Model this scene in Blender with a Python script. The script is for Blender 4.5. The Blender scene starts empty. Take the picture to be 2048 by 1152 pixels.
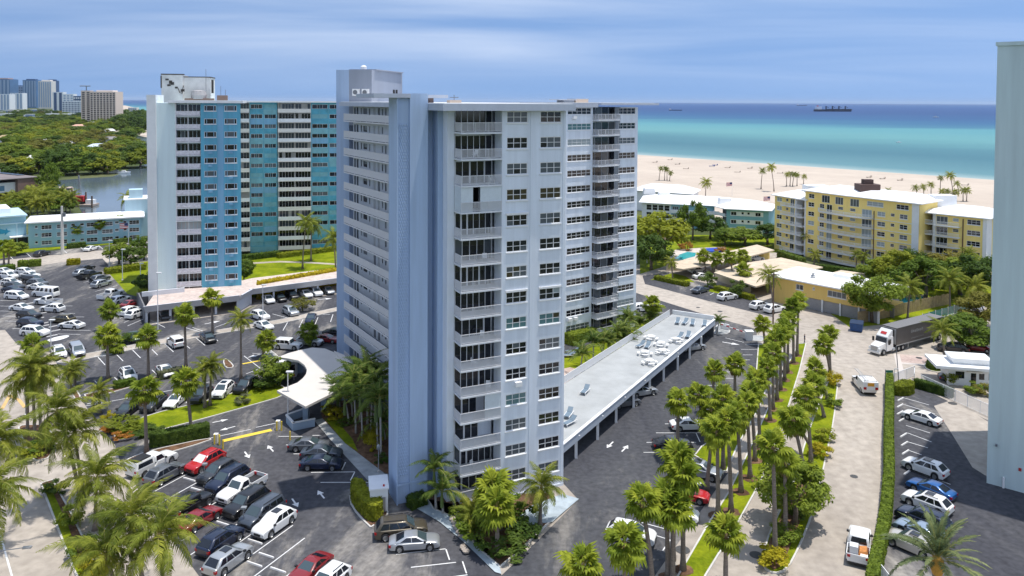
import bpy, math, random
from mathutils import Vector, Matrix
R = math.radians
rnd = random.Random(7)
scene = bpy.context.scene
COL = scene.collection
# -- camera
F_PX, CX, CY, W_PX = 1550.0, 1024.0, 252.0, 2048.0       # focal length, principal point, width (photo pixels)
H_CAM, PITCH, ROLL = 42.0, 1.83, 0.30
th, ro = R(PITCH), R(ROLL)
FWD = Vector((0, math.cos(th), -math.sin(th)))
DN = Vector((0, -math.sin(th), -math.cos(th)))
RT = Vector((1, 0, 0))
EX = RT * math.cos(ro) - DN * math.sin(ro)
EY = RT * math.sin(ro) + DN * math.cos(ro)
cam_data = bpy.data.cameras.new('camera')
cam = bpy.data.objects.new('camera', cam_data)
COL.objects.link(cam)
m = Matrix.Identity(4)
for i in range(3):
 m[i][0], m[i][1], m[i][2] = EX[i], -EY[i], -FWD[i]
m[2][3] = H_CAM
cam.matrix_world = m
cam_data.sensor_width = 36.0
cam_data.lens = F_PX / W_PX * 36.0
cam_data.shift_y = -(576.0 - CY) / W_PX
cam_data.clip_start = 0.5
cam_data.clip_end = 90000
scene.camera = cam
# -- sky and sun
SUN_EL, SUN_AZ = 78.5, 3.0            # elevation, angle of the sun's ground direction from +X
world = bpy.data.worlds.new('World')
scene.world = world
world.use_nodes = True
wn = world.node_tree
wn.nodes.clear()
wo = wn.nodes.new('ShaderNodeOutputWorld')
wb = wn.nodes.new('ShaderNodeBackground')
sky = wn.nodes.new('ShaderNodeTexSky')
sky.sky_type = 'NISHITA'
sky.sun_disc = False
sky.sun_elevation = R(SUN_EL)
sky.sun_rotation = R(90 - SUN_AZ)
sky.altitude = 0
sky.air_density = 1.0
sky.dust_density = 0.6
sky.ozone_density = 1.6
tc = wn.nodes.new('ShaderNodeTexCoord')
mp = wn.nodes.new('ShaderNodeMapping')
mp.inputs['Scale'].default_value = (0.13, 0.30, 1.0)
mp.inputs['Rotation'].default_value = (0.0, 0.0, R(24))
mp.inputs['Location'].default_value = (0.35, 0.0, 0.2)
n1 = wn.nodes.new('ShaderNodeTexNoise')
n1.inputs['Scale'].default_value = 1.6
n1.inputs['Detail'].default_value = 7
n1.inputs['Roughness'].default_value = 0.5
n1.inputs['Distortion'].default_value = 0.5
cr = wn.nodes.new('ShaderNodeValToRGB')
cr.color_ramp.elements[0].position = 0.36
cr.color_ramp.elements[0].color = (0, 0, 0, 1)
cr.color_ramp.elements[1].position = 0.78
cr.color_ramp.elements[1].color = (0.70, 0.70, 0.70, 1)
mx = wn.nodes.new('ShaderNodeMix')
mx.data_type = 'RGBA'
mx.inputs['B'].default_value = (4.7, 4.85, 5.1, 1)
s0 = wn.nodes.new('ShaderNodeSeparateXYZ')
az_ = wn.nodes.new('ShaderNodeMath'); az_.operation = 'ABSOLUTE'
ad_ = wn.nodes.new('ShaderNodeMath'); ad_.operation = 'ADD'; ad_.inputs[1].default_value = 0.09
dx_ = wn.nodes.new('ShaderNodeMath'); dx_.operation = 'DIVIDE'
dy_ = wn.nodes.new('ShaderNodeMath'); dy_.operation = 'DIVIDE'
c0 = wn.nodes.new('ShaderNodeCombineXYZ')
wn.links.new(tc.outputs['Generated'], s0.inputs['Vector'])
wn.links.new(s0.outputs['Z'], az_.inputs[0])
wn.links.new(az_.outputs[0], ad_.inputs[0])
wn.links.new(s0.outputs['X'], dx_.inputs[0]); wn.links.new(ad_.outputs[0], dx_.inputs[1])
wn.links.new(s0.outputs['Y'], dy_.inputs[0]); wn.links.new(ad_.outputs[0], dy_.inputs[1])
wn.links.new(dx_.outputs[0], c0.inputs['X']); wn.links.new(dy_.outputs[0], c0.inputs['Y'])
wn.links.new(c0.outputs['Vector'], mp.inputs['Vector'])
wn.links.new(mp.outputs['Vector'], n1.inputs['Vector'])
wn.links.new(n1.outputs['Fac'], cr.inputs['Fac'])
fd = wn.nodes.new('ShaderNodeMapRange')
fd.inputs['From Min'].default_value = 0.0
fd.inputs['From Max'].default_value = 0.16
wn.links.new(az_.outputs[0], fd.inputs['Value'])
fm_ = wn.nodes.new('ShaderNodeMath'); fm_.operation = 'MULTIPLY'
wn.links.new(cr.outputs['Color'], fm_.inputs[0])
wn.links.new(fd.outputs['Result'], fm_.inputs[1])
wn.links.new(fm_.outputs[0], mx.inputs['Factor'])
sx = wn.nodes.new('ShaderNodeSeparateXYZ')
cx = wn.nodes.new('ShaderNodeCombineXYZ')
ab = wn.nodes.new('ShaderNodeMath'); ab.operation = 'ABSOLUTE'
ma = wn.nodes.new('ShaderNodeMath'); ma.operation = 'MULTIPLY_ADD'
ma.inputs[1].default_value = 0.75
ma.inputs[2].default_value = 0.55
wn.links.new(tc.outputs['Generated'], sx.inputs['Vector'])
wn.links.new(sx.outputs['X'], cx.inputs['X'])
wn.links.new(sx.outputs['Y'], cx.inputs['Y'])
wn.links.new(sx.outputs['Z'], ab.inputs[0])
wn.links.new(ab.outputs[0], ma.inputs[0])
wn.links.new(ma.outputs[0], cx.inputs['Z'])
nv = wn.nodes.new('ShaderNodeVectorMath'); nv.operation = 'NORMALIZE'
wn.links.new(cx.outputs['Vector'], nv.inputs[0])
wn.links.new(nv.outputs['Vector'], sky.inputs['Vector'])
tint = wn.nodes.new('ShaderNodeMix')
tint.data_type = 'RGBA'
tint.blend_type = 'MULTIPLY'
tint.inputs['Factor'].default_value = 1.0
tint.inputs['B'].default_value = (0.67, 0.725, 0.745, 1)
wn.links.new(sky.outputs['Color'], tint.inputs['A'])
wn.links.new(tint.outputs['Result'], mx.inputs['A'])
wn.links.new(mx.outputs['Result'], wb.inputs['Color'])
wb.inputs['Strength'].default_value = 0.15
wn.links.new(wb.outputs['Background'], wo.inputs['Surface'])
sun_data = bpy.data.lights.new('sun', 'SUN')
sun_data.energy = 2.5
sun_data.angle = R(0.6)
sun_data.color = (1.0, 0.95, 0.87)
sun = bpy.data.objects.new('sun', sun_data)
COL.objects.link(sun)
sd = Vector((math.cos(R(SUN_EL)) * math.cos(R(SUN_AZ)), math.cos(R(SUN_EL)) * math.sin(R(SUN_AZ)), math.sin(R(SUN_EL))))
sun.rotation_euler = sd.to_track_quat('Z', 'Y').to_euler()
sun.location = (0, 0, 120)
scene.view_settings.view_transform = 'Standard'
scene.view_settings.look = 'None'
scene.view_settings.gamma = 1.0
scene.view_settings.exposure = 0.80
scene.view_settings.use_curve_mapping = False
scene.render.engine = 'CYCLES'
scene.cycles.max_bounces = 5
scene.cycles.diffuse_bounces = 3
scene.cycles.glossy_bounces = 2
scene.cycles.transmission_bounces = 3
scene.cycles.transparent_max_bounces = 6
scene.cycles.volume_bounces = 0
scene.cycles.use_denoising = True
scene.cycles.caustics_reflective = False
scene.cycles.caustics_refractive = False
# -- surveying helpers: photo pixel -> place in the world
def ray(px, py):
 return EX * ((px - CX) / F_PX) + EY * ((py - CY) / F_PX) + FWD
def G(px, py, z=0.0):
 d = ray(px, py)
 t = (z - H_CAM) / d.z
 return Vector((d.x * t, d.y * t, z))
def ZT(p, py, px=None):
 x, y = p[0], p[1]
 k = (py - CY) / F_PX
 a = EY - FWD * k          # a . (x,y,z-H) = 0
 return H_CAM - (a.x * x + a.y * y) / a.z
def PX(p):
 d = Vector((p[0], p[1], (p[2] if len(p) > 2 else 0) - H_CAM))
 w = d.dot(FWD)
 return (CX + F_PX * d.dot(EX) / w, CY + F_PX * d.dot(EY) / w)
class Frame:
 def __init__(self, o, ang=None, to=None):
  self.o = Vector((o[0], o[1], 0))
  if to is not None:
   d = Vector((to[0] - o[0], to[1] - o[1], 0))
   self.len = d.length
   self.u = d.normalized()
  else:
   self.u = Vector((math.cos(R(ang)), math.sin(R(ang)), 0))
  self.n = Vector((self.u.y, -self.u.x, 0))
  self.ang = math.atan2(self.u.y, self.u.x)
 def P(self, s, d, z):
  return self.o + self.u * s + self.n * d + Vector((0, 0, z))
 def s(self, px, py=210.0, d=0.0):
  v = ray(px, py)
  o = self.o + self.n * d
  det = self.u.x * (-v.y) + v.x * self.u.y
  return (-o.x * (-v.y) - v.x * o.y) / det if abs(det) > 1e-9 else 0.0
 def z(self, px, py, d=0.0):
  s = self.s(px, py, d)
  p = self.o + self.u * s + self.n * d
  return ZT(p, py)
 def shift(self, s=0, d=0):
  f = Frame(self.o + self.u * s + self.n * d, math.degrees(self.ang))
  return f
# -- mesh building
class MB:
 def __init__(self):
  self.v, self.f, self.mi, self.sm = [], [], [], []
  self.cur = 0
  self.smooth = False
 def add(self, verts, faces):
  b = len(self.v)
  self.v.extend([tuple(p) for p in verts])
  for f in faces:
   self.f.append(tuple(b + i for i in f))
   self.mi.append(self.cur)
   self.sm.append(self.smooth)
 def quad(self, a, b, c, d):
  self.add([a, b, c, d], [(0, 1, 2, 3)])
 def tri(self, a, b, c):
  self.add([a, b, c], [(0, 1, 2)])
 def hexa(self, lo, hi):
  self.add(list(lo) + list(hi), [(3, 2, 1, 0), (4, 5, 6, 7), (0, 1, 5, 4), (1, 2, 6, 5), (2, 3, 7, 6), (3, 0, 4, 7)])
 def box(self, x0, x1, y0, y1, z0, z1):
  self.hexa([(x0, y0, z0), (x1, y0, z0), (x1, y1, z0), (x0, y1, z0)], [(x0, y0, z1), (x1, y0, z1), (x1, y1, z1), (x0, y1, z1)])
 def fbox(self, fr, s0, s1, d0, d1, z0, z1):
  a = [fr.P(s0, d1, z0), fr.P(s1, d1, z0), fr.P(s1, d0, z0), fr.P(s0, d0, z0)]
  b = [fr.P(s0, d1, z1), fr.P(s1, d1, z1), fr.P(s1, d0, z1), fr.P(s0, d0, z1)]
  self.hexa(a, b)
 def prism(self, poly, z0, z1, top=True, bottom=True):
  n = len(poly)
  area = sum(poly[i][0] * poly[(i + 1) % n][1] - poly[(i + 1) % n][0] * poly[i][1] for i in range(n))
  if area < 0:
   poly = list(reversed(poly))
  lo = [(p[0], p[1], z0) for p in poly]
  hi = [(p[0], p[1], z1) for p in poly]
  fs = [(i, (i + 1) % n, n + (i + 1) % n, n + i) for i in range(n)]
  if top:
   fs.append(tuple(range(n, 2 * n)))
  if bottom:
   fs.append(tuple(range(n - 1, -1, -1)))
  self.add(lo + hi, fs)
 def tube(self, pts, radii, seg=6, caps=True):
  pts = [Vector(p) for p in pts]
  if not hasattr(radii, '__len__'):
   radii = [radii] * len(pts)
  vs, fs = [], []
  for i, p in enumerate(pts):
   t = (pts[min(i + 1, len(pts) - 1)] - pts[max(i - 1, 0)])
   t = t.normalized() if t.length > 1e-9 else Vector((0, 0, 1))
   ref = Vector((0, 0, 1)) if abs(t.z) < 0.9 else Vector((1, 0, 0))
   a = t.cross(ref).normalized()
   b = t.cross(a).normalized()
   for k in range(seg):
    an = 2 * math.pi * k / seg
    vs.append(p + (a * math.cos(an) + b * math.sin(an)) * radii[i])
  for i in range(len(pts) - 1):
   for k in range(seg):
    k2 = (k + 1) % seg
    fs.append((i * seg + k, (i + 1) * seg + k, (i + 1) * seg + k2, i * seg + k2))
  if caps:
   fs.append(tuple(range(seg)))
   fs.append(tuple(reversed(range((len(pts) - 1) * seg, len(pts) * seg))))
  self.add(vs, fs)
 def lathe(self, prof, seg=12, c=(0, 0, 0), axis='z'):
  vs, fs = [], []
  for r, h in prof:
   for k in range(seg):
    an = 2 * math.pi * k / seg
    if axis == 'z':
     vs.append((c[0] + r * math.cos(an), c[1] + r * math.sin(an), c[2] + h))
    else:          # axis y
     vs.append((c[0] + r * math.cos(an), c[1] + h, c[2] - r * math.sin(an)))
  for i in range(len(prof) - 1):
   for k in range(seg):
    k2 = (k + 1) % seg
    fs.append((i * seg + k, i * seg + k2, (i + 1) * seg + k2, (i + 1) * seg + k))
  self.add(vs, fs)
 def mesh(self, name, mats, loc=None):
  me = bpy.data.meshes.new(name)
  v = self.v
  if loc is not None:
   v = [(p[0] - loc[0], p[1] - loc[1], p[2] - loc[2]) for p in v]
  me.from_pydata(v, [], self.f)
  if not isinstance(mats, (list, tuple)):
   mats = [mats]
  for mt in mats:
   me.materials.append(mt)
  if any(self.mi):
   me.polygons.foreach_set('material_index', self.mi)
  if any(self.sm):
   me.polygons.foreach_set('use_smooth', self.sm)
  me.update()
  return me
 def build(self, name, mats, parent=None, loc=None, origin=False):
  base = Vector((0, 0, 0))
  if parent is not None:
   base = wloc(parent)
  l = Vector(loc) if loc is not None else Vector((0, 0, 0))
  me = self.mesh(name, mats, base + l)
  o = bpy.data.objects.new(name, me)
  o.location = l
  COL.objects.link(o)
  if parent is not None:
   o.parent = parent
  return o
def wloc(o):
 p = Vector(o.location)
 while o.parent is not None:
  o = o.parent
  p += Vector(o.location)
 return p
def put(name, me, parent=None, loc=(0, 0, 0), rot=(0, 0, 0), sc=None, mat=None):
 o = bpy.data.objects.new(name, me)
 o.location = loc
 o.rotation_euler = rot
 if sc is not None:
  o.scale = sc if hasattr(sc, '__len__') else (sc, sc, sc)
 COL.objects.link(o)
 if parent is not None:
  o.parent = parent
 if mat is not None:
  o.material_slots[0].link = 'OBJECT'
  o.material_slots[0].material = mat
 return o
def tag(o, label=None, cat=None, group=None, kind=None):
 if label: o['label'] = label
 if cat: o['category'] = cat
 if group: o['group'] = group
 if kind: o['kind'] = kind
 return o
def thing(name, loc, label, cat, group=None, rz=0.0):
 o = bpy.data.objects.new(name, None)
 o.empty_display_size = 0.3
 o.location = loc
 o.rotation_euler = (0, 0, rz)
 COL.objects.link(o)
 return tag(o, label, cat, group)
# -- materials
MATS = {}
def mat(name, col, rough=0.7, var=0.0, vscale=1.0, metal=0.0, coat=0.0, bump=0.0, bscale=8.0, spec=0.5, dark=None, stretch=None, var2=None, rand=0.0, sub=0.0):
 if name in MATS:
  return MATS[name]
 mt = bpy.data.materials.new(name)
 mt.use_nodes = True
 nt = mt.node_tree
 b = nt.nodes['Principled BSDF']
 b.inputs['Roughness'].default_value = rough
 b.inputs['Metallic'].default_value = metal
 b.inputs['Specular IOR Level'].default_value = spec
 if coat:
  b.inputs['Coat Weight'].default_value = coat
  b.inputs['Coat Roughness'].default_value = 0.04
 c = (col[0], col[1], col[2], 1)
 b.inputs['Base Color'].default_value = c
 out = None
 if var > 0:
  t = nt.nodes.new('ShaderNodeNewGeometry')
  src = t.outputs['Position']
  if stretch:
   mpn = nt.nodes.new('ShaderNodeMapping')
   mpn.inputs['Scale'].default_value = stretch
   nt.links.new(src, mpn.inputs['Vector'])
   src = mpn.outputs['Vector']
  nz = nt.nodes.new('ShaderNodeTexNoise')
  nz.inputs['Scale'].default_value = vscale
  nz.inputs['Detail'].default_value = 6
  nz.inputs['Roughness'].default_value = 0.62
  nt.links.new(src, nz.inputs['Vector'])
  rp = nt.nodes.new('ShaderNodeValToRGB')
  rp.color_ramp.elements[0].position = 0.3
  rp.color_ramp.elements[1].position = 0.7
  d = dark if dark is not None else tuple(x * (1 - var) for x in col)
  l = var2 if var2 is not None else tuple(min(1, x * (1 + var)) for x in col)
  rp.color_ramp.elements[0].color = (d[0], d[1], d[2], 1)
  rp.color_ramp.elements[1].color = (l[0], l[1], l[2], 1)
  nt.links.new(nz.outputs['Fac'], rp.inputs['Fac'])
  out = rp.outputs['Color']
 if rand > 0:
  oi = nt.nodes.new('ShaderNodeObjectInfo')
  hs = nt.nodes.new('ShaderNodeHueSaturation')
  mr = nt.nodes.new('ShaderNodeMapRange')
  mr.inputs['To Min'].default_value = 1 - rand
  mr.inputs['To Max'].default_value = 1 + rand
  nt.links.new(oi.outputs['Random'], mr.inputs['Value'])
  nt.links.new(mr.outputs['Result'], hs.inputs['Value'])
  mr2 = nt.nodes.new('ShaderNodeMapRange')
  mr2.inputs['To Min'].default_value = 0.5 + rand * 0.06
  mr2.inputs['To Max'].default_value = 0.5 - rand * 0.06
  nt.links.new(oi.outputs['Random'], mr2.inputs['Value'])
  nt.links.new(mr2.outputs['Result'], hs.inputs['Hue'])
  if out is not None:
   nt.links.new(out, hs.inputs['Color'])
  else:
   hs.inputs['Color'].default_value = c
  out = hs.outputs['Color']
 if out is not None:
  nt.links.new(out, b.inputs['Base Color'])
 if bump > 0:
  t2 = nt.nodes.new('ShaderNodeNewGeometry')
  nb = nt.nodes.new('ShaderNodeTexNoise')
  nb.inputs['Scale'].default_value = bscale
  nb.inputs['Detail'].default_value = 4
  nt.links.new(t2.outputs['Position'], nb.inputs['Vector'])
  bp = nt.nodes.new('ShaderNodeBump')
  bp.inputs['Strength'].default_value = bump
  bp.inputs['Distance'].default_value = 0.1
  nt.links.new(nb.outputs['Fac'], bp.inputs['Height'])
  nt.links.new(bp.outputs['Normal'], b.inputs['Normal'])
 MATS[name] = mt
 return mt
def leafmat(name, col, tip=None, rand=0.25, trans=0.35):
 if name in MATS:
  return MATS[name]
 mt = mat(name, col, rough=0.6, var=0.45, vscale=1.7, rand=rand, spec=0.12, var2=tip, dark=tuple(x * 0.5 for x in col))
 nt = mt.node_tree
 b = nt.nodes['Principled BSDF']
 tr = nt.nodes.new('ShaderNodeBsdfTranslucent')
 ms = nt.nodes.new('ShaderNodeMixShader')
 ms.inputs['Fac'].default_value = trans
 o = nt.nodes['Material Output']
 src = b.inputs['Base Color'].links[0].from_socket
 hs = nt.nodes.new('ShaderNodeHueSaturation')
 hs.inputs['Value'].default_value = 1.35
 nt.links.new(src, hs.inputs['Color'])
 nt.links.new(hs.outputs['Color'], tr.inputs['Color'])
 nt.links.new(b.outputs['BSDF'], ms.inputs[1])
 nt.links.new(tr.outputs['BSDF'], ms.inputs[2])
 nt.links.new(ms.outputs['Shader'], o.inputs['Surface'])
 return mt
white = mat('white_paint', (0.78, 0.79, 0.80), 0.6, 0.06, 0.6)
white_trim = mat('white_trim', (0.80, 0.80, 0.80), 0.5)
glass_dark = mat('window_glass_dark', (0.012, 0.014, 0.02), 0.06, spec=0.6)
glass_mid = mat('window_glass_curtain', (0.10, 0.115, 0.13), 0.10, spec=0.6)
glass_teal = mat('window_glass_teal', (0.10, 0.20, 0.21), 0.08, spec=0.6)
glass_warm = mat('window_glass_warm', (0.06, 0.05, 0.03), 0.08, spec=0.6)
glass_blind = mat('window_glass_blind', (0.32, 0.37, 0.38), 0.3)
GLASS = [glass_dark] * 6 + [glass_mid] * 4 + [glass_warm, glass_blind]
dark_void = mat('dark_interior', (0.012, 0.012, 0.014), 0.9)
metal_grey = mat('galvanised_metal', (0.42, 0.43, 0.44), 0.45, metal=0.6)
rubber = mat('rubber', (0.018, 0.018, 0.02), 0.8)
paint_line = mat('road_paint_white', (0.72, 0.72, 0.72), 0.7, 0.12, 3.0)
paint_yellow = mat('road_paint_yellow', (0.75, 0.55, 0.06), 0.7, 0.1, 2.0)
# == GROUND
def offset_poly(poly, d):
 n = len(poly)
 area = sum(poly[i][0] * poly[(i + 1) % n][1] - poly[(i + 1) % n][0] * poly[i][1] for i in range(n))
 if area < 0:
  poly = list(reversed(poly))
 res = []
 for i in range(n):
  a, b, c = Vector(poly[i - 1][:2]), Vector(poly[i][:2]), Vector(poly[(i + 1) % n][:2])
  e1, e2 = (b - a).normalized(), (c - b).normalized()
  n1, n2 = Vector((-e1.y, e1.x)), Vector((-e2.y, e2.x))
  bis = (n1 + n2)
  if bis.length < 1e-6:
   bis = n1
  bis.normalize()
  k = d / max(0.35, bis.dot(n1))
  p = b + bis * k
  res.append((p.x, p.y))
 return res
def pxpoly(pts, z=0.0):
 return [tuple(G(x, y, z)[:2]) for x, y in pts]
def smoothpoly(pts, it=1):
 for _ in range(it):
  q = []
  n = len(pts)
  for i in range(n):
   a, b = pts[i], pts[(i + 1) % n]
   q.append((a[0] * .75 + b[0] * .25, a[1] * .75 + b[1] * .25))
   q.append((a[0] * .25 + b[0] * .75, a[1] * .25 + b[1] * .75))
  pts = q
 return pts
def sheet(name, poly, z, mt, parent=None, structure=True):
 n = len(poly)
 area = sum(poly[i][0] * poly[(i + 1) % n][1] - poly[(i + 1) % n][0] * poly[i][1] for i in range(n))
 if area < 0:
  poly = list(reversed(poly))
 mb = MB()
 mb.add([(p[0], p[1], z) for p in poly], [tuple(range(n))])
 o = mb.build(name, mt, parent)
 if structure and parent is None:
  o['kind'] = 'structure'
 return o
def ground_mat(name, c0, c1, s0=0.05, s1=0.8, c2=None, rough=0.85, bump=0.15, bs=6.0, streak=None, amp=0.19):
 mt = bpy.data.materials.new(name)
 mt.use_nodes = True
 nt = mt.node_tree
 b = nt.nodes['Principled BSDF']
 b.inputs['Roughness'].default_value = rough
 b.inputs['Specular IOR Level'].default_value = 0.1
 g = nt.nodes.new('ShaderNodeNewGeometry')
 src = g.outputs['Position']
 if streak:
  mpn = nt.nodes.new('ShaderNodeMapping')
  mpn.inputs['Rotation'].default_value = (0, 0, streak[0])
  mpn.inputs['Scale'].default_value = (1, streak[1], 1)
  nt.links.new(src, mpn.inputs['Vector'])
  src = mpn.outputs['Vector']
 a = nt.nodes.new('ShaderNodeTexNoise')
 a.inputs['Scale'].default_value = s0
 a.inputs['Detail'].default_value = 8
 a.inputs['Roughness'].default_value = 0.68
 a.inputs['Distortion'].default_value = 0.6
 nt.links.new(src, a.inputs['Vector'])
 ra = nt.nodes.new('ShaderNodeValToRGB')
 ra.color_ramp.elements[0].position = 0.38
 ra.color_ramp.elements[0].color = (*c0, 1)
 ra.color_ramp.elements[1].position = 0.64
 ra.color_ramp.elements[1].color = (*c1, 1)
 if c2 is not None:
  e = ra.color_ramp.elements.new(0.535)
  e.color = (*c2, 1)
 nt.links.new(a.outputs['Fac'], ra.inputs['Fac'])
 f = nt.nodes.new('ShaderNodeTexNoise')
 f.inputs['Scale'].default_value = s1
 f.inputs['Detail'].default_value = 5
 nt.links.new(g.outputs['Position'], f.inputs['Vector'])
 mr = nt.nodes.new('ShaderNodeMapRange')
 mr.inputs['From Min'].default_value = 0.25
 mr.inputs['From Max'].default_value = 0.75
 mr.inputs['To Min'].default_value = 1 - amp
 mr.inputs['To Max'].default_value = 1 + amp
 nt.links.new(f.outputs['Fac'], mr.inputs['Value'])
 mm = nt.nodes.new('ShaderNodeMix')
 mm.data_type = 'RGBA'
 mm.blend_type = 'MULTIPLY'
 mm.inputs['Factor'].default_value = 1
 nt.links.new(ra.outputs['Color'], mm.inputs['A'])
 nt.links.new(mr.outputs['Result'], mm.inputs['B'])
 nt.links.new(mm.outputs['Result'], b.inputs['Base Color'])
 if bump:
  bp = nt.nodes.new('ShaderNodeBump')
  bp.inputs['Strength'].default_value = bump
  bp.inputs['Distance'].default_value = 0.05
  nb = nt.nodes.new('ShaderNodeTexNoise')
  nb.inputs['Scale'].default_value = bs
  nt.links.new(g.outputs['Position'], nb.inputs['Vector'])
  nt.links.new(nb.outputs['Fac'], bp.inputs['Height'])
  nt.links.new(bp.outputs['Normal'], b.inputs['Normal'])
 MATS[name] = mt
 return mt
m_earth = ground_mat('far_ground', (0.05, 0.075, 0.025), (0.12, 0.13, 0.06), 0.02, 0.2)
m_conc = ground_mat('concrete_paving', (0.34, 0.30, 0.26), (0.46, 0.41, 0.355), 0.06, 0.9, streak=(R(-25), 0.35))
m_asph = ground_mat('asphalt', (0.060, 0.061, 0.071), (0.29, 0.27, 0.245), 0.085, 1.6, c2=(0.088, 0.088, 0.096), streak=(R(30), 0.3), amp=0.3)
m_asph_new = ground_mat('asphalt_sealed', (0.054, 0.056, 0.067), (0.19, 0.18, 0.17), 0.07, 1.6, c2=(0.078, 0.080, 0.088), streak=(R(-42), 0.25), amp=0.28)
m_lawn = ground_mat('lawn_grass', (0.115, 0.16, 0.004), (0.235, 0.27, 0.010), 0.25, 3.0, bump=0.6, bs=9)
m_mulch = ground_mat('bark_mulch', (0.09, 0.05, 0.03), (0.22, 0.13, 0.08), 0.7, 5.0, bump=0.8, bs=12)
m_sand = ground_mat('beach_sand', (0.46, 0.39, 0.325), (0.545, 0.47, 0.39), 0.012, 0.1, bump=0, amp=0.05)
m_walk = ground_mat('walkway_concrete', (0.30, 0.32, 0.33), (0.42, 0.43, 0.43), 0.3, 1.2)
m_bluewalk = ground_mat('painted_walkway', (0.33, 0.39, 0.44), (0.42, 0.48, 0.52), 0.3, 1.2)
m_kerb = mat('kerb_concrete', (0.58, 0.56, 0.53), 0.8, 0.15, 0.7)
m_pavers = ground_mat('pink_pavers', (0.42, 0.32, 0.29), (0.55, 0.45, 0.40), 0.3, 2.5)
# --- land and sea -------------------------------------------------------------
SHORE = [(1500, -900), (600, 48), (440, 232), (265, 428), (180, 527), (101, 614), (-60, 800), (-350, 1180), (-800, 1850), (-1500, 2950), (-1850, 3800), (-2600, 5200), (-6000, 11000), (-18000, 30000)]
land = SHORE + [(-60000, 30000), (-60000, -2000), (1500, -2000)]
sheet('ground', land, -0.05, m_earth)
mb = MB()
SEA = -0.7
nrm = Vector((0.75, 0.661))
for i in range(len(SHORE) - 2):
 a, b = Vector(SHORE[i]), Vector(SHORE[i + 1])
 W = 240 if i < 7 else 60
 ia, ib = a - nrm * W, b - nrm * W
 oa, ob = a + nrm * 16, b + nrm * 16
 mb.quad((oa.x, oa.y, SEA - 1.0), (a.x, a.y, 0.02), (b.x, b.y, 0.02), (ob.x, ob.y, SEA - 1.0)) if False else None
 mb.add([(oa.x, oa.y, SEA - .9), (ob.x, ob.y, SEA - .9), (b.x, b.y, 0.0), (a.x, a.y, 0.0), (ib.x, ib.y, 0.03), (ia.x, ia.y, 0.03)], [(0, 1, 2, 3), (3, 2, 4, 5)])
o = mb.build('beach', m_sand)
o['kind'] = 'structure'
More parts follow.
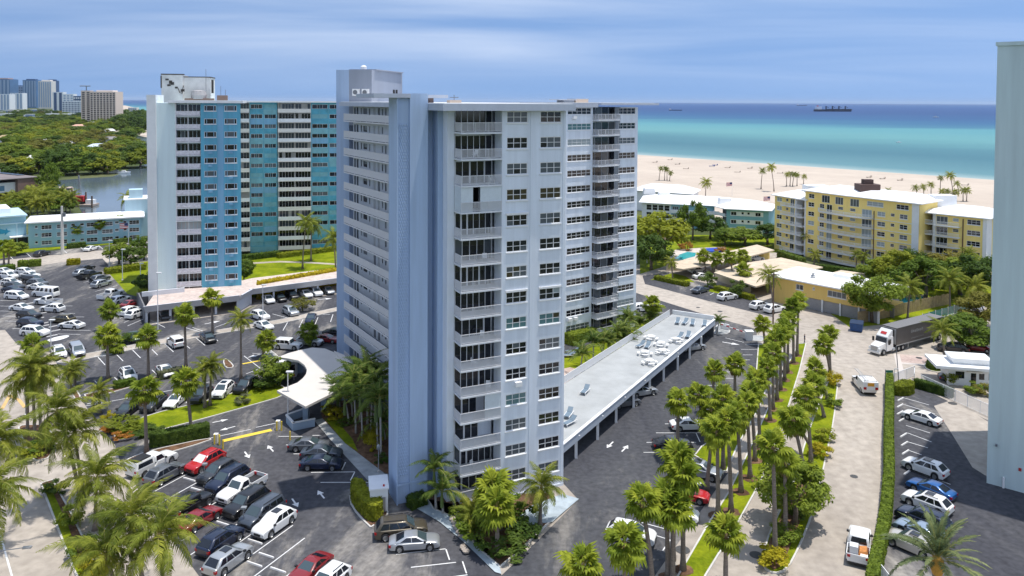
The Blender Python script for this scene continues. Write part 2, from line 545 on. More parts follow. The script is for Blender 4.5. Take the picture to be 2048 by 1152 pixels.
def sea_material():
 mt = bpy.data.materials.new('sea_water')
 mt.use_nodes = True
 nt = mt.node_tree
 b = nt.nodes['Principled BSDF']
 g = nt.nodes.new('ShaderNodeNewGeometry')
 dp = nt.nodes.new('ShaderNodeVectorMath')
 dp.operation = 'DOT_PRODUCT'
 dp.inputs[1].default_value = (0.75, 0.661, 0)
 nz = nt.nodes.new('ShaderNodeTexNoise')
 mpn = nt.nodes.new('ShaderNodeMapping')
 mpn.inputs['Rotation'].default_value = (0, 0, R(48.6))
 mpn.inputs['Scale'].default_value = (0.0011, 0.0045, 1)
 nz.inputs['Scale'].default_value = 1.0
 nz.inputs['Detail'].default_value = 6
 nz.inputs['Roughness'].default_value = 0.6
 nt.links.new(g.outputs['Position'], dp.inputs[0])
 nt.links.new(g.outputs['Position'], mpn.inputs['Vector'])
 nt.links.new(mpn.outputs['Vector'], nz.inputs['Vector'])
 sub = nt.nodes.new('ShaderNodeMath'); sub.operation = 'SUBTRACT'; sub.inputs[1].default_value = 481.7
 nt.links.new(dp.outputs['Value'], sub.inputs[0])
 w1 = nt.nodes.new('ShaderNodeMath'); w1.operation = 'SUBTRACT'; w1.inputs[1].default_value = 0.5
 nt.links.new(nz.outputs['Fac'], w1.inputs[0])
 w2 = nt.nodes.new('ShaderNodeMath'); w2.operation = 'MULTIPLY'; w2.inputs[1].default_value = 0.9
 nt.links.new(w1.outputs[0], w2.inputs[0])
 w3 = nt.nodes.new('ShaderNodeMath'); w3.operation = 'ADD'; w3.inputs[1].default_value = 1.0
 nt.links.new(w2.outputs[0], w3.inputs[0])
 ab = nt.nodes.new('ShaderNodeMath'); ab.operation = 'MAXIMUM'; ab.inputs[1].default_value = 0.0
 nt.links.new(sub.outputs[0], ab.inputs[0])
 dd = nt.nodes.new('ShaderNodeMath'); dd.operation = 'MULTIPLY'
 nt.links.new(ab.outputs[0], dd.inputs[0]); nt.links.new(w3.outputs[0], dd.inputs[1])
 ad = nt.nodes.new('ShaderNodeMath'); ad.operation = 'ADD'; ad.inputs[1].default_value = 700
 nt.links.new(dd.outputs[0], ad.inputs[0])
 dv = nt.nodes.new('ShaderNodeMath'); dv.operation = 'DIVIDE'
 nt.links.new(dd.outputs[0], dv.inputs[0]); nt.links.new(ad.outputs[0], dv.inputs[1])
 rp = nt.nodes.new('ShaderNodeValToRGB')
 stops = [(0, (.62, .66, .62)), (5, (.38, .44, .41)), (10, (.26, .36, .35)), (40, (.095, .215, .235)), (180, (.045, .145, .175)), (300, (.055, .17, .195)), (480, (.10, .27, .27)), (800, (.075, .25, .275)),
    (1050, (.030, .14, .215)), (1500, (.010, .082, .19)), (3000, (.003, .042, .155)), (12000, (.003, .05, .18))]
 el = rp.color_ramp.elements
 for i, (d, c) in enumerate(stops):
  t = d / (d + 700)
  if i < 2:
   e = el[i]; e.position = t
  else:
   e = el.new(t)
  e.color = (*c, 1)
 nt.links.new(dv.outputs[0], rp.inputs['Fac'])
 nt.links.new(rp.outputs['Color'], b.inputs['Base Color'])
 b.inputs['Roughness'].default_value = 0.35
 b.inputs['Specular IOR Level'].default_value = 0.03
 nb = nt.nodes.new('ShaderNodeTexNoise')
 nb.inputs['Scale'].default_value = 0.12
 nb.inputs['Detail'].default_value = 6
 nb.inputs['Roughness'].default_value = 0.7
 nt.links.new(g.outputs['Position'], nb.inputs['Vector'])
 bp = nt.nodes.new('ShaderNodeBump')
 bp.inputs['Strength'].default_value = 0.5
 bp.inputs['Distance'].default_value = 1.2
 nt.links.new(nb.outputs['Fac'], bp.inputs['Height'])
 nt.links.new(bp.outputs['Normal'], b.inputs['Normal'])
 return mt
m_sea = sea_material()
sheet('sea', [(-60000, -3000), (60000, -3000), (60000, 60000), (-60000, 60000)], SEA, m_sea)
m_canal = mat('canal_water', (0.10, 0.135, 0.16), 0.12, 0.25, 0.02, spec=0.5, bump=0.12, bscale=0.7)
sheet('canal_water', pxpoly([(104, 362), (150, 358), (225, 353), (250, 344), (262, 335), (300, 327), (330, 330), (330, 428), (165, 428), (150, 398), (128, 380)]), 0.0, m_canal)
sheet('canal_water', pxpoly([(272, 273), (330, 270), (330, 320), (285, 306)]), 0.0, m_canal)
# --- local paving: one concrete sheet for streets and pavements ---------------
paving = sheet('pavement', pxpoly([(-400, 540), (-60, 515), (120, 505), (300, 478), (330, 560), (480, 520), (690, 505), (1100, 520), (1270, 530), (1560, 500), (1640, 540), (2500, 640), (2700, 1500), (-700, 1500)]), 0.0, m_conc)
# --- asphalt ------------------------------------------------------------------
lot = sheet('parking_lot', pxpoly([(-120, 552), (60, 533), (130, 524), (205, 517), (300, 620), (300, 650), (480, 625), (505, 610), (700, 585), (720, 690), (780, 760), (790, 985), (845, 1012), (930, 1085), (1003, 1150), (1010, 1210), (440, 1210),
         (360, 1100), (297, 1014), (262, 955), (245, 939), (230, 890), (195, 850), (168, 806), (135, 762), (100, 705), (35, 690), (10, 660), (-120, 660)]), 0.010, m_asph)
lane = sheet('driveway', pxpoly([(1003, 1151), (1050, 1106), (1157, 1000), (1120, 960), (1120, 700), (1240, 575), (1285, 590), (1400, 626), (1512, 658), (1516, 690), (1512, 740), (1490, 800), (1455, 860), (1402, 893), (1386, 912), (1440, 946), (1457, 945), (1435, 975), (1325, 1130), (1270, 1210), (950, 1210)]), 0.014, m_asph_new)
rlot = sheet('parking_lot', pxpoly([(1785, 792), (1826, 768), (1985, 845), (2200, 960), (2200, 1260), (1742, 1260), (1762, 1130), (1776, 1050), (1782, 900)]), 0.010, m_asph)
sheet('parking_bays', pxpoly([(1285, 552), (1330, 546), (1440, 574), (1560, 612), (1545, 634), (1420, 603), (1290, 568)]), 0.010, m_asph)
sheet('parking_bays', pxpoly([(-60, 525), (0, 521), (118, 509), (212, 500), (295, 489), (295, 485), (205, 492), (110, 501), (0, 512), (-60, 518)]), 0.010, m_asph)
sheet('concrete_apron', pxpoly([(1868, 812), (1905, 800), (1990, 852), (1985, 960), (1945, 935), (1905, 870)]), 0.016, m_conc)
sheet('concrete_apron', pxpoly([(1660, 560), (1760, 560), (1990, 640), (1990, 750), (1800, 690), (1700, 660)]), 0.006, m_conc)
# --- lawns ----------------------------------------------------------------------
def lawn(pts, z=0.02, name='lawn', mt=None, smooth=0):
 p = pxpoly(pts)
 if smooth:
  p = smoothpoly(p, smooth)
 return sheet(name, p, z, mt or m_lawn)
lawn([(212, 540), (232, 531), (300, 522), (315, 600), (285, 596), (255, 588)], 0.03)
lawn([(470, 520), (560, 510), (700, 498), (720, 560), (540, 600), (470, 590)], 0.03)
sheet('garden_path', pxpoly([(490, 529), (560, 525), (620, 527), (700, 532), (700, 529), (620, 524), (560, 522), (490, 526)]), 0.04, m_conc)
lawn([(1090, 735), (1180, 690), (1300, 636), (1325, 652), (1250, 706), (1180, 752), (1100, 760)], 0.03)
sheet('pool_deck', pxpoly([(1090, 745), (1140, 735), (1190, 748), (1225, 765), (1150, 830), (1090, 850)]), 0.035, m_pavers)
lawn([(1280, 470), (1560, 470), (1560, 505), (1420, 505), (1280, 548)], 0.02)
lawn([(1300, 560), (1345, 546), (1372, 553), (1390, 565), (1330, 560)], 0.03)
lawn([(1412, 582), (1440, 570), (1500, 588), (1515, 600), (1470, 594)], 0.03)
lawn([(1560, 555), (1700, 560), (1985, 560), (1985, 600), (1880, 640), (1700, 655)], 0.02)
lawn([(1840, 630), (1900, 612), (1935, 616), (1860, 638)], 0.03)
lawn([(-60, 512), (0, 509), (110, 499), (205, 490), (292, 482), (292, 477), (-60, 500)], 0.02)
lawn([(-60, 500), (0, 480), (10, 500), (60, 500), (30, 512), (-60, 530)], 0.025)
def island(pts, fill, name='planting_bed', h=0.13, smooth=1, kw=0.16, kerbmat=None):
 p = pxpoly(pts)
 if smooth:
  p = smoothpoly(p, smooth)
 inner = offset_poly(p, kw)
 n = len(p)
 area = sum(p[i][0] * p[(i + 1) % n][1] - p[(i + 1) % n][0] * p[i][1] for i in range(n))
 if area < 0:
  p = list(reversed(p))
 o = sheet(name, inner, h - 0.03, fill)
 mb = MB()
 vs = [(a[0], a[1], 0) for a in p] + [(a[0], a[1], h) for a in p] + [(a[0], a[1], h) for a in inner] + [(a[0], a[1], 0.0) for a in inner]
 fs = []
 for i in range(n):
  j = (i + 1) % n
  fs += [(i, j, n + j, n + i), (n + i, n + j, 2 * n + j, 2 * n + i), (2 * n + i, 2 * n + j, 3 * n + j, 3 * n + i)]
 mb.add(vs, fs)
 mb.build('kerb', kerbmat or m_kerb, o)
 return o
island([(232, 858), (300, 829), (400, 806), (470, 786), (512, 764), (545, 762), (575, 778), (572, 792), (500, 813), (400, 841), (315, 863), (240, 884), (226, 876)], m_lawn, 'lawn')
island([(596, 600), (690, 588)] and [(136, 770), (143, 764), (166, 800), (160, 806), (146, 797)], m_mulch)
island([(244, 926), (262, 916), (295, 903), (420, 876), (424, 882), (300, 918), (258, 931)], m_mulch, smooth=1)
island([(112, 726), (132, 716), (300, 684), (440, 660), (560, 640), (700, 610), (700, 617), (560, 648), (440, 668), (300, 693), (134, 727)], m_conc, 'median_strip', smooth=0)
island([(168, 790), (225, 778), (300, 757), (360, 745), (440, 734), (440, 738), (360, 751), (300, 764), (225, 786), (172, 799)], m_mulch, 'median_strip', smooth=0)
island([(445, 722), (452, 717), (468, 731), (466, 737), (450, 737)], m_mulch)
island([(526, 702), (536, 697), (556, 712), (560, 720), (546, 722)], m_walk)
island([(33, 858), (45, 850), (95, 850), (112, 880), (106, 916), (63, 925), (56, 900)], m_mulch)
island([(80, 968), (106, 960), (140, 1020), (205, 1152), (235, 1220), (185, 1220), (145, 1140)], m_mulch, 'planting_strip', smooth=0)
sheet('grass_verge', pxpoly([(84, 972), (98, 970), (135, 1050), (170, 1152), (190, 1210), (178, 1210), (143, 1132)]), 0.125, m_lawn)
sheet('walkway', pxpoly([(628, 842), (645, 838), (690, 888), (765, 945), (780, 958), (752, 965), (735, 962), (660, 880)]), 0.10, m_walk)
sheet('garden_bed', pxpoly([(645, 838), (640, 822), (690, 800), (790, 830), (790, 955), (765, 945), (690, 888)]), 0.11, m_mulch)
sheet('grass_verge', pxpoly([(648, 838), (672, 842), (705, 880), (716, 905), (690, 888)]), 0.125, m_lawn)
sheet('walkway', pxpoly([(822, 1012), (850, 998), (905, 1010), (935, 1050), (998, 1130), (1003, 1150), (990, 1146), (930, 1088), (880, 1046)]), 0.10, m_bluewalk)
island([(905, 1005), (922, 1042), (948, 1092), (1000, 1137), (1050, 1094), (1125, 1022), (1105, 985), (1000, 990)], m_mulch, smooth=0)
sheet('walkway', pxpoly([(1010, 1060), (1060, 1015), (1125, 990), (1158, 1000), (1130, 1024), (1105, 1046)]), 0.135, m_bluewalk)
island([(848, 992), (866, 1020), (905, 1036), (912, 1000), (890, 980)], m_mulch, smooth=0)
island([(698, 990), (706, 982), (728, 985), (778, 1022), (775, 1034), (745, 1056), (738, 1056), (702, 1016)], m_mulch, smooth=1)
island([(1613, 687), (1600, 742), (1576, 820), (1550, 890), (1523, 964), (1476, 1049), (1413, 1152), (1380, 1215), (1315, 1215), (1355, 1152), (1415, 1049), (1457, 984), (1497, 901), (1525, 840), (1555, 770), (1580, 720), (1596, 688)], m_lawn, 'grass_verge', smooth=0)
island([(1664, 744), (1678, 754), (1668, 850), (1656, 900), (1646, 950), (1626, 1030), (1600, 1096), (1576, 1141), (1548, 1151), (1523, 1135), (1530, 1085), (1552, 1035), (1590, 960), (1610, 880), (1640, 800)], m_lawn, 'planting_strip', smooth=1)
sheet('garden_bed', pxpoly([(1532, 1130), (1538, 1085), (1560, 1040), (1598, 965), (1612, 930), (1630, 940), (1610, 1020), (1580, 1095), (1566, 1132), (1548, 1142)]), 0.125, m_mulch)
island([(1455, 860), (1490, 800), (1512, 742), (1516, 690), (1535, 690), (1548, 740), (1520, 815), (1475, 895), (1455, 944), (1440, 944), (1388, 912), (1402, 894)], m_lawn, 'grass_verge', smooth=0)
island([(1846, 735), (1852, 725), (1880, 722), (1905, 735), (1900, 745), (1865, 745)], m_lawn, smooth=1)
island([(1425, 668), (1432, 657), (1462, 660), (1458, 668), (1440, 670)], m_walk, smooth=1)
island([(1496, 678), (1502, 672), (1530, 672), (1530, 684), (1500, 682)], m_walk, smooth=1)
# --- road paint -------------------------------------------------------------------
def stripe(a, b, w=0.11, parent=None, mt=None, z=0.020, px=True, name='painted_line'):
 p, q = (G(*a), G(*b)) if px else (Vector((a[0], a[1], 0)), Vector((b[0], b[1], 0)))
 d = (q - p)
 if d.length < 0.05:
  return
 d.normalize()
 n = Vector((-d.y, d.x, 0)) * w / 2
 mb = MB()
 c = (p + q) / 2
 mb.add([(p - n - c) + Vector((0, 0, z)), (q - n - c) + Vector((0, 0, z)), (q + n - c) + Vector((0, 0, z)), (p + n - c) + Vector((0, 0, z))], [(0, 1, 2, 3)])
 me = mb.mesh(name, mt or paint_line)
 return put(name, me, parent, (c.x, c.y, 0))
D1 = Vector((1755 - CX, F_PX)).normalized()
A1 = Vector((G(532, 1135) - G(465, 1050))[:2]).normalized()
l0 = Vector(G(447, 1151)[:2]); ax0 = Vector(G(465, 1050)[:2])
den = D1.x * A1.y - D1.y * A1.x
tt = ((ax0.x - l0.x) * A1.y - (ax0.y - l0.y) * A1.x) / den
C0 = l0 + D1 * tt
for k in range(-7, 5):
 c = C0 + A1 * (2.84 * k)
 stripe(c - D1 * 5.3, c + D1 * 5.2, 0.11, lot, px=False)
LOTLINES = [((102, 626), (150, 627)), ((125, 660), (181, 661)), ((116, 668), (161, 669)), ((0, 601), (52, 602)), ((0, 612), (30, 613)), ((0, 622), (32, 623)), ((5, 632), (36, 633)), ((10, 642), (36, 643)), ((25, 657), (40, 658)), ((120, 612), (145, 612)), ((150, 634), (168, 634)),
   ((167, 565), (195, 558)), ((178, 576), (200, 570)), ((190, 583), (235, 571)), ((205, 601), (225, 595)), ((240, 637), (262, 628)), ((248, 645), (285, 630)), ((255, 652), (290, 637)), ((165, 556), (180, 553)),
   ((194, 712), (210, 730)), ((230, 706), (246, 722)), ((265, 700), (281, 716)), ((304, 699), (315, 710)), ((329, 687), (347, 704)), ((372, 691), (380, 697)), ((391, 675), (410, 691)), ((229, 755), (239, 764)), ((190, 762), (199, 772)), ((304, 740), (315, 750)), ((420, 668), (436, 682)),
   ((172, 812), (257, 796)), ((320, 785), (365, 776)), ((388, 770), (420, 764)), ((606, 639), (598, 655)), ((575, 645), (566, 661)), ((542, 651), (533, 666)), ((636, 635), (630, 649)), ((666, 629), (661, 644)),
   ((550, 644), (568, 645)), ((581, 639), (601, 640)), ((642, 629), (660, 629)), ((545, 628), (575, 636)), ((430, 655), (470, 640)), ((300, 640), (330, 655)), ((385, 655), (405, 662)), ((370, 655), (400, 664)), ((560, 717), (610, 723)), ((640, 703), (672, 706)),
   ((492, 748), (523, 736)), ((325, 812), (333, 801)), ((420, 794), (431, 782)), ((465, 787), (472, 775)), ((372, 806), (382, 793)), ((488, 712), (521, 737)), ((505, 707), (520, 707)),
   ((422, 876), (501, 859)), ((512, 855), (559, 845)), ((557, 873), (605, 873)), ((625, 871), (642, 871)), ((572, 890), (581, 890)), ((587, 908), (607, 908)), ((622, 945), (710, 944)), ((641, 965), (737, 965)), ((691, 925), (684, 940)), ((709, 945), (701, 961)), ((606, 925), (614, 925)),
   ((792, 1109), (891, 1098)), ((892, 1099), (899, 1120)), ((822, 1135), (912, 1125)), ((925, 1123), (933, 1147)), ((764, 1084), (781, 1083)), ((840, 1163), (935, 1150))]
for a, b in LOTLINES:
 stripe(a, b, 0.12, lot)
for a, b in [((1287, 905), (1380, 905)), ((1293, 885), (1392, 885)), ((1312, 866), (1400, 866)), ((1392, 866), (1400, 884)), ((1330, 848), (1400, 848)), ((1491, 689), (1516, 689)), ((1482, 699), (1514, 699)), ((1471, 710), (1505, 710)), ((1460, 720), (1500, 720)), ((1447, 732), (1490, 732)), ((1436, 744), (1480, 744)), ((1425, 757), (1470, 757)), ((1414, 771), (1462, 771)), ((1400, 785), (1455, 785)), ((1385, 800), (1440, 800)),
    ((1325, 969), (1384, 985)), ((1309, 989), (1384, 1009)), ((1395, 965), (1408, 968)), ((1384, 1009), (1372, 1025)), ((1296, 1018), (1350, 1032)), ((1282, 1045), (1345, 1062)), ((1305, 1069), (1342, 1081)), ((1340, 1081), (1325, 1102)), ((1260, 1075), (1300, 1088)), ((1429, 952), (1420, 965)), ((1451, 676), (1488, 685)), ((1300, 600), (1330, 612)), ((1280, 625), (1327, 625))]:
 stripe(a, b, 0.11, lane, z=0.024)
for a, b in [((1818, 901), (1843, 910)), ((1815, 866), (1863, 884)), ((1816, 884), (1856, 896)), ((1823, 941), (1901, 969)), ((1820, 1008), (1903, 1041)), ((1808, 796), (1858, 810)), ((1807, 809), (1870, 828)), ((1811, 836), (1856, 850)), ((1812, 851), (1860, 866)), ((1806, 1075), (1890, 1112)), ((1822, 921), (1850, 931)), ((1822, 964), (1850, 974)), ((1822, 986), (1850, 997))]:
 stripe(a, b, 0.11, rlot)
for i in range(9):
 x = -10 + i * 36
 stripe((x, 522 - i * 3.9), (x - 9, 514 - i * 3.9), 0.14, paving, z=0.02)
for a, b in [((1310, 560), (1335, 551)), ((1345, 568), (1362, 559)), ((1380, 580), (1400, 570)), ((1420, 590), (1440, 579)), ((1460, 601), (1482, 590)), ((1500, 612), (1520, 600))]:
 stripe(a, b, 0.12, paving, z=0.02)
stripe((446, 882), (543, 860), 0.75, lot, paint_yellow, z=0.022)
stripe((485, 728), (527, 720), 0.5, lot, paint_yellow, z=0.022)
stripe((0, 1068), (26, 1160), 0.16, paving, z=0.02)
stripe((1793, 708), (1806, 760), 0.9, paving, mat('pale_band', (0.55, 0.5, 0.46), 0.8), z=0.012)
stripe((1800, 726), (1865, 731), 0.8, paving, MATS['pale_band'], z=0.014)
stripe((1850, 713), (1985, 727), 0.8, paving, MATS['pale_band'], z=0.016)
sheet('brick_paving', pxpoly([(1797, 708), (1850, 713), (1985, 727), (1985, 745), (1880, 728), (1800, 726)]), 0.011, m_pavers)
for a, b in [((4, 818), (20, 790)), ((18, 791), (38, 800)), ((38, 800), (50, 815))]:
 stripe(a, b, 0.45, paving, mat('faded_orange_paint', (0.62, 0.40, 0.16), 0.8, 0.2, 1.5), z=0.02)
def ellipse_mark(c, ax, b, parent, n=20):
 c = G(*c); axv = G(*ax) - c
 mn = Vector((-axv.y, axv.x, 0)).normalized() * b
 mb = MB()
 mb.add([(axv * math.cos(t) + mn * math.sin(t)) + Vector((0, 0, .022)) for t in [2 * math.pi * i / n for i in range(n)]], [tuple(range(n))])
 return put('painted_island', mb.mesh('painted_island', paint_line), parent, (c.x, c.y, 0))
ellipse_mark((116, 677), (137, 671), 1.1, lot)
def arrow_mesh():
 mb = MB()
 mb.add([(-1.0, -.09, 0), (.1, -.09, 0), (.1, .09, 0), (-1.0, .09, 0)], [(0, 1, 2, 3)])
 mb.add([(.1, -.38, 0), (1.0, 0, 0), (.1, .38, 0)], [(0, 1, 2)])
 return mb.mesh('painted_arrow', paint_line)
ARROW = arrow_mesh()
for (x, y), (tx, ty), par, zz in [((494, 910), (505, 925), lot, .021), ((541, 897), (530, 885), lot, .021), ((642, 989), (632, 977), lot, .021), ((590, 1006), (600, 1020), lot, .021), ((441, 842), (460, 838), lot, .021), ((455, 857), (440, 861), lot, .021),
         ((1220, 890), (1205, 905), lane, .025), ((1250, 897), (1265, 882), lane, .025), ((1462, 687), (1480, 690), lane, .025), ((650, 598), (662, 597), lot, .021), ((425, 645), (440, 642), lot, .021), ((415, 722), (430, 718), lot, .021), ((512, 711), (500, 714), lot, .021), ((190, 805), (205, 802), lot, .021), ((188, 818), (175, 821), lot, .021)]:
 p, q = G(x, y), G(tx, ty)
 put('painted_arrow', ARROW, par, (p.x, p.y, zz), (0, 0, math.atan2(q.y - p.y, q.x - p.x)), 1.0 if y > 800 else 1.5)
def wheelstop_mesh():
 mb = MB()
 mb.hexa([(-.9, -.09, 0), (.9, -.09, 0), (.9, .09, 0), (-.9, .09, 0)], [(-.86, -.06, .12), (.86, -.06, .12), (.86, .06, .12), (-.86, .06, .12)])
 return mb.mesh('wheel_stop', mat('wheel_stop_paint', (0.72, 0.71, 0.70), 0.8, 0.12, 2.0))
WSTOP = wheelstop_mesh()
def wstop(c, ang, label, group, z=0.012):
 o = put('wheel_stop', WSTOP, None, (c[0], c[1], z), (0, 0, ang))
 return tag(o, label, 'wheel stop', group)
an1 = math.atan2(D1.y, D1.x) + math.pi / 2
for k in range(-7, 4):
 c = C0 + A1 * (2.84 * (k + .5))
 for sgn in (-1, 1):
  q = c + D1 * 0.75 * sgn
  wstop(q, an1, 'white concrete wheel stop between the herringbone bays of the front lot', 'wheel stops of the herringbone bays')
for (x, y) in [(1801, 799), (1800, 812), (1800, 826), (1804, 840), (1807, 871), (1809, 888), (1811, 905), (1815, 945), (1812, 1013)]:
 p = G(x, y)
 wstop(p, math.atan2(1550, -250 - CX) + math.pi / 2, 'white concrete wheel stop beside the clipped hedge of the walled lot', 'wheel stops by the street hedge')
for (x, y) in [(83, 627), (78, 637), (92, 618), (70, 645), (98, 645), (88, 652), (108, 653), (60, 607), (104, 672), (110, 662)]:
 p = G(x, y)
 wstop(p, R(50), 'white concrete wheel stop between the packed rows of the far lot', 'wheel stops of the far lot')
for (x, y) in [(200, 713), (214, 709), (240, 703), (256, 699), (276, 695), (345, 683), (150, 719)]:
 p = G(x, y)
 wstop(p, R(18), 'white concrete wheel stop along the median strip of the far lot', 'wheel stops along the median')
m_iron = mat('cast_iron', (0.06, 0.06, 0.06), 0.6, 0.2, 4)
for (x, y, r) in [(1708, 953, .42), (1512, 1110, .6), (1835, 695, .8), (1838, 716, .5), (1905, 807, .6), (524, 896, .5), (1365, 1100, .7), (1396, 615, .4), (1440, 623, .5)]:
 p = G(x, y)
 mb = MB()
 mb.lathe([(0.001, .03), (r * .8, .03), (r, .025), (r, 0)], 14)
 o = put('manhole_cover', mb.mesh('manhole_cover', m_iron), paving, (p.x, p.y, 0.004))
# == BUILDING KIT
def wall_panel(mb, fr, s0, s1, z0, z1, holes, d=0.0, depth=0.16):
 S = sorted(set([s0, s1] + [v for h in holes for v in (max(s0, h[0]), min(s1, h[1]))]))
 Zs = sorted(set([z0, z1] + [v for h in holes for v in (max(z0, h[2]), min(z1, h[3]))]))
 def inside(s, z):
  return any(h[0] < s < h[1] and h[2] < z < h[3] for h in holes)
 for i in range(len(S) - 1):
  if S[i + 1] - S[i] < 1e-5:
   continue
  sm = (S[i] + S[i + 1]) / 2
  run = None
  for j in range(len(Zs) - 1):
   zm = (Zs[j] + Zs[j + 1]) / 2
   if inside(sm, zm):
    if run is not None:
     mb.quad(fr.P(S[i], d, run), fr.P(S[i + 1], d, run), fr.P(S[i + 1], d, Zs[j]), fr.P(S[i], d, Zs[j]))
     run = None
   elif run is None:
    run = Zs[j]
  if run is not None:
   mb.quad(fr.P(S[i], d, run), fr.P(S[i + 1], d, run), fr.P(S[i + 1], d, z1), fr.P(S[i], d, z1))
 e = d - depth
 for a, b, lo, hi in holes:
  mb.quad(fr.P(a, d, lo), fr.P(a, d, hi), fr.P(a, e, hi), fr.P(a, e, lo))
  mb.quad(fr.P(b, d, hi), fr.P(b, d, lo), fr.P(b, e, lo), fr.P(b, e, hi))
  mb.quad(fr.P(a, d, lo), fr.P(a, e, lo), fr.P(b, e, lo), fr.P(b, d, lo))
  mb.quad(fr.P(a, d, hi), fr.P(b, d, hi), fr.P(b, e, hi), fr.P(a, e, hi))
_wcache = {}
def window_mesh(w, h, cols, rows, sill=True, fmat=None, bar=0.075, rec=0.07, colw=None):
 key = ('w', round(w, 2), round(h, 2), cols, rows, sill, fmat.name if fmat else '', bar, rec, str(colw))
 if key not in _wcache:
  mb = MB()
  y0, y1 = rec - 0.035, rec + 0.03
  W = colw or [1.0 / cols] * cols
  xs = [-w / 2]
  for k in W:
   xs.append(xs[-1] + w * k)
  zs = [h * j / rows for j in range(rows + 1)]
  for i, x in enumerate(xs):
   b = bar if i in (0, cols) else bar * 0.8
   mb.box(max(-w / 2, x - b / 2 if 0 < i < cols else (x if i == 0 else x - b)), min(w / 2, (x + b / 2) if 0 < i < cols else (x + b if i == 0 else x)), y0, y1, 0, h)
  for j, z in enumerate(zs):
   b = bar if j in (0, rows) else bar * 0.7
   z0 = z if j == 0 else (z - b if j == rows else z - b / 2)
   mb.box(-w / 2 + .01, w / 2 - .01, y0 + .004, y1 - .004, z0, z0 + b)
  if sill:
   mb.box(-w / 2 - .06, w / 2 + .06, -0.09, rec - .04, -0.13, -0.002)
  panes = []
  for i in range(cols):
   for j in range(rows):
    panes.append((xs[i], xs[i + 1], zs[j], zs[j + 1]))
  _wcache[key] = (mb.mesh('window', fmat or white_trim), panes)
 return _wcache[key]
def pane_mesh(w, h):
 key = ('p', round(w, 3), round(h, 3))
 if key not in _wcache:
  mb = MB()
  mb.add([(0, 0, 0), (w, 0, 0), (w, 0, h), (0, 0, h)], [(0, 1, 2, 3)])
  _wcache[key] = mb.mesh('pane', glass_dark)
 return _wcache[key]
def glazing_mesh(w, h):
 key = ('g', round(w, 3), round(h, 3))
 if key not in _wcache:
  mb = MB()
  mb.add([(-w / 2, 0, 0), (w / 2, 0, 0), (w / 2, 0, h), (-w / 2, 0, h)], [(0, 1, 2, 3)])
  _wcache[key] = mb.mesh('glazing', glass_dark)
 return _wcache[key]
def window(parent, fr, s, z, w, h, cols=3, rows=2, panes=True, glass=None, d=0.0, sill=True, fmat=None, rec=0.07, name='window', bar=0.075, colw=None):
 me, pl = window_mesh(w, h, cols, rows, sill, fmat, bar, rec, colw)
 p = fr.P(s, d, z) - wloc(parent)
 o = put(name, me, parent, p, (0, 0, fr.ang))
 g = glass or rnd.choice(GLASS)
 if panes:
  for a, b, lo, hi in pl:
   gg = g if rnd.random() < .85 else rnd.choice(GLASS)
   put('pane', pane_mesh(b - a, hi - lo), o, (a, rec + .012, lo), mat=gg)
 else:
  put('glazing', glazing_mesh(w, h), o, (0, rec + .012, 0), mat=g)
 return o
_rcache = {}
def railing_mesh(L, h=1.0, sp=0.13, bw=0.03, post=1.6, mt=None, panel=False):
 key = (round(L, 2), h, sp, bw, post, mt.name if mt else '', panel)
 if key not in _rcache:
  mb = MB()
  mb.box(0, L, -.03, .03, h - .06, h)
  mb.box(0, L, -.022, .022, .10, .15)
  n = max(1, round(L / post))
  for i in range(n + 1):
   x = L * i / n
   mb.box(x - .03, x + .03, -.032, .032, 0, h - .003)
  if panel:
   mb.box(.03, L - .03, -.008, .008, .13, h - .05)
  k = max(2, round(L / sp))
  for i in range(1, k):
   x = L * i / k
   mb.box(x - bw / 2, x + bw / 2, -.014, .014, .12, h - .05)
  _rcache[key] = mb.mesh('railing', mt or white_trim)
 return _rcache[key]
def railing(parent, a, b, z, h=1.0, sp=0.13, bw=0.03, mt=None, panel=False, name='railing', post=1.6):
 a, b = Vector((a[0], a[1], 0)), Vector((b[0], b[1], 0))
 d = b - a
 me = railing_mesh(d.length, h, sp, bw, post, mt, panel)
 p = Vector((a.x, a.y, z)) - wloc(parent)
 return put(name, me, parent, p, (0, 0, math.atan2(d.y, d.x)))
def facade_mat(name, c, streak=0.10, rough=0.75, patch=0.05):
 return mat(name, c, rough, streak, 0.55, stretch=(1.6, 1.6, 0.10), bump=0.08, bscale=14)
# == MAIN TOWER
PITCH_F = 2.715
m_tower = facade_mat('tower_grey_blue_stucco', (0.72, 0.77, 0.84), 0.10)
m_tower_dk = facade_mat('tower_blue_stucco', (0.39, 0.505, 0.69), 0.12)
m_tower_eave = facade_mat('tower_eave_paint', (0.46, 0.50, 0.58), 0.06)
m_roof_wht = mat('roof_membrane_white', (0.72, 0.72, 0.70), 0.8, 0.10, 0.25)
m_rail = mat('rail_white', (0.66, 0.66, 0.68), 0.5)
fA = Frame(G(1051, 988), 25.2)
fA = fA.shift(fA.s(909, d=-1.8))               # s = 0 at the free corner of the balconies
base = fA.P(0, -1.8, 0)
tower = thing('apartment_tower', (base.x, base.y, 0), 'tall grey blue apartment tower with white corner balconies and roof overhang', 'tower')
FL = [0.79 + PITCH_F * k for k in range(15)]
sB = fA.s(1004, d=0.0)                         # balcony bay ends / window wall begins
sE = fA.s(1132)
sP = fA.s(895, d=-1.8)
TOPW = 41.01
wcol = [(fA.s(1014), fA.s(1056)), (fA.s(1081), fA.s(1123))]
holes = []
for f in FL:
 for a, b in wcol:
  holes.append((a, b, f + .95, f + 2.15))
mb = MB()
wall_panel(mb, fA, sB, sE, 0, TOPW, holes, 0.0)
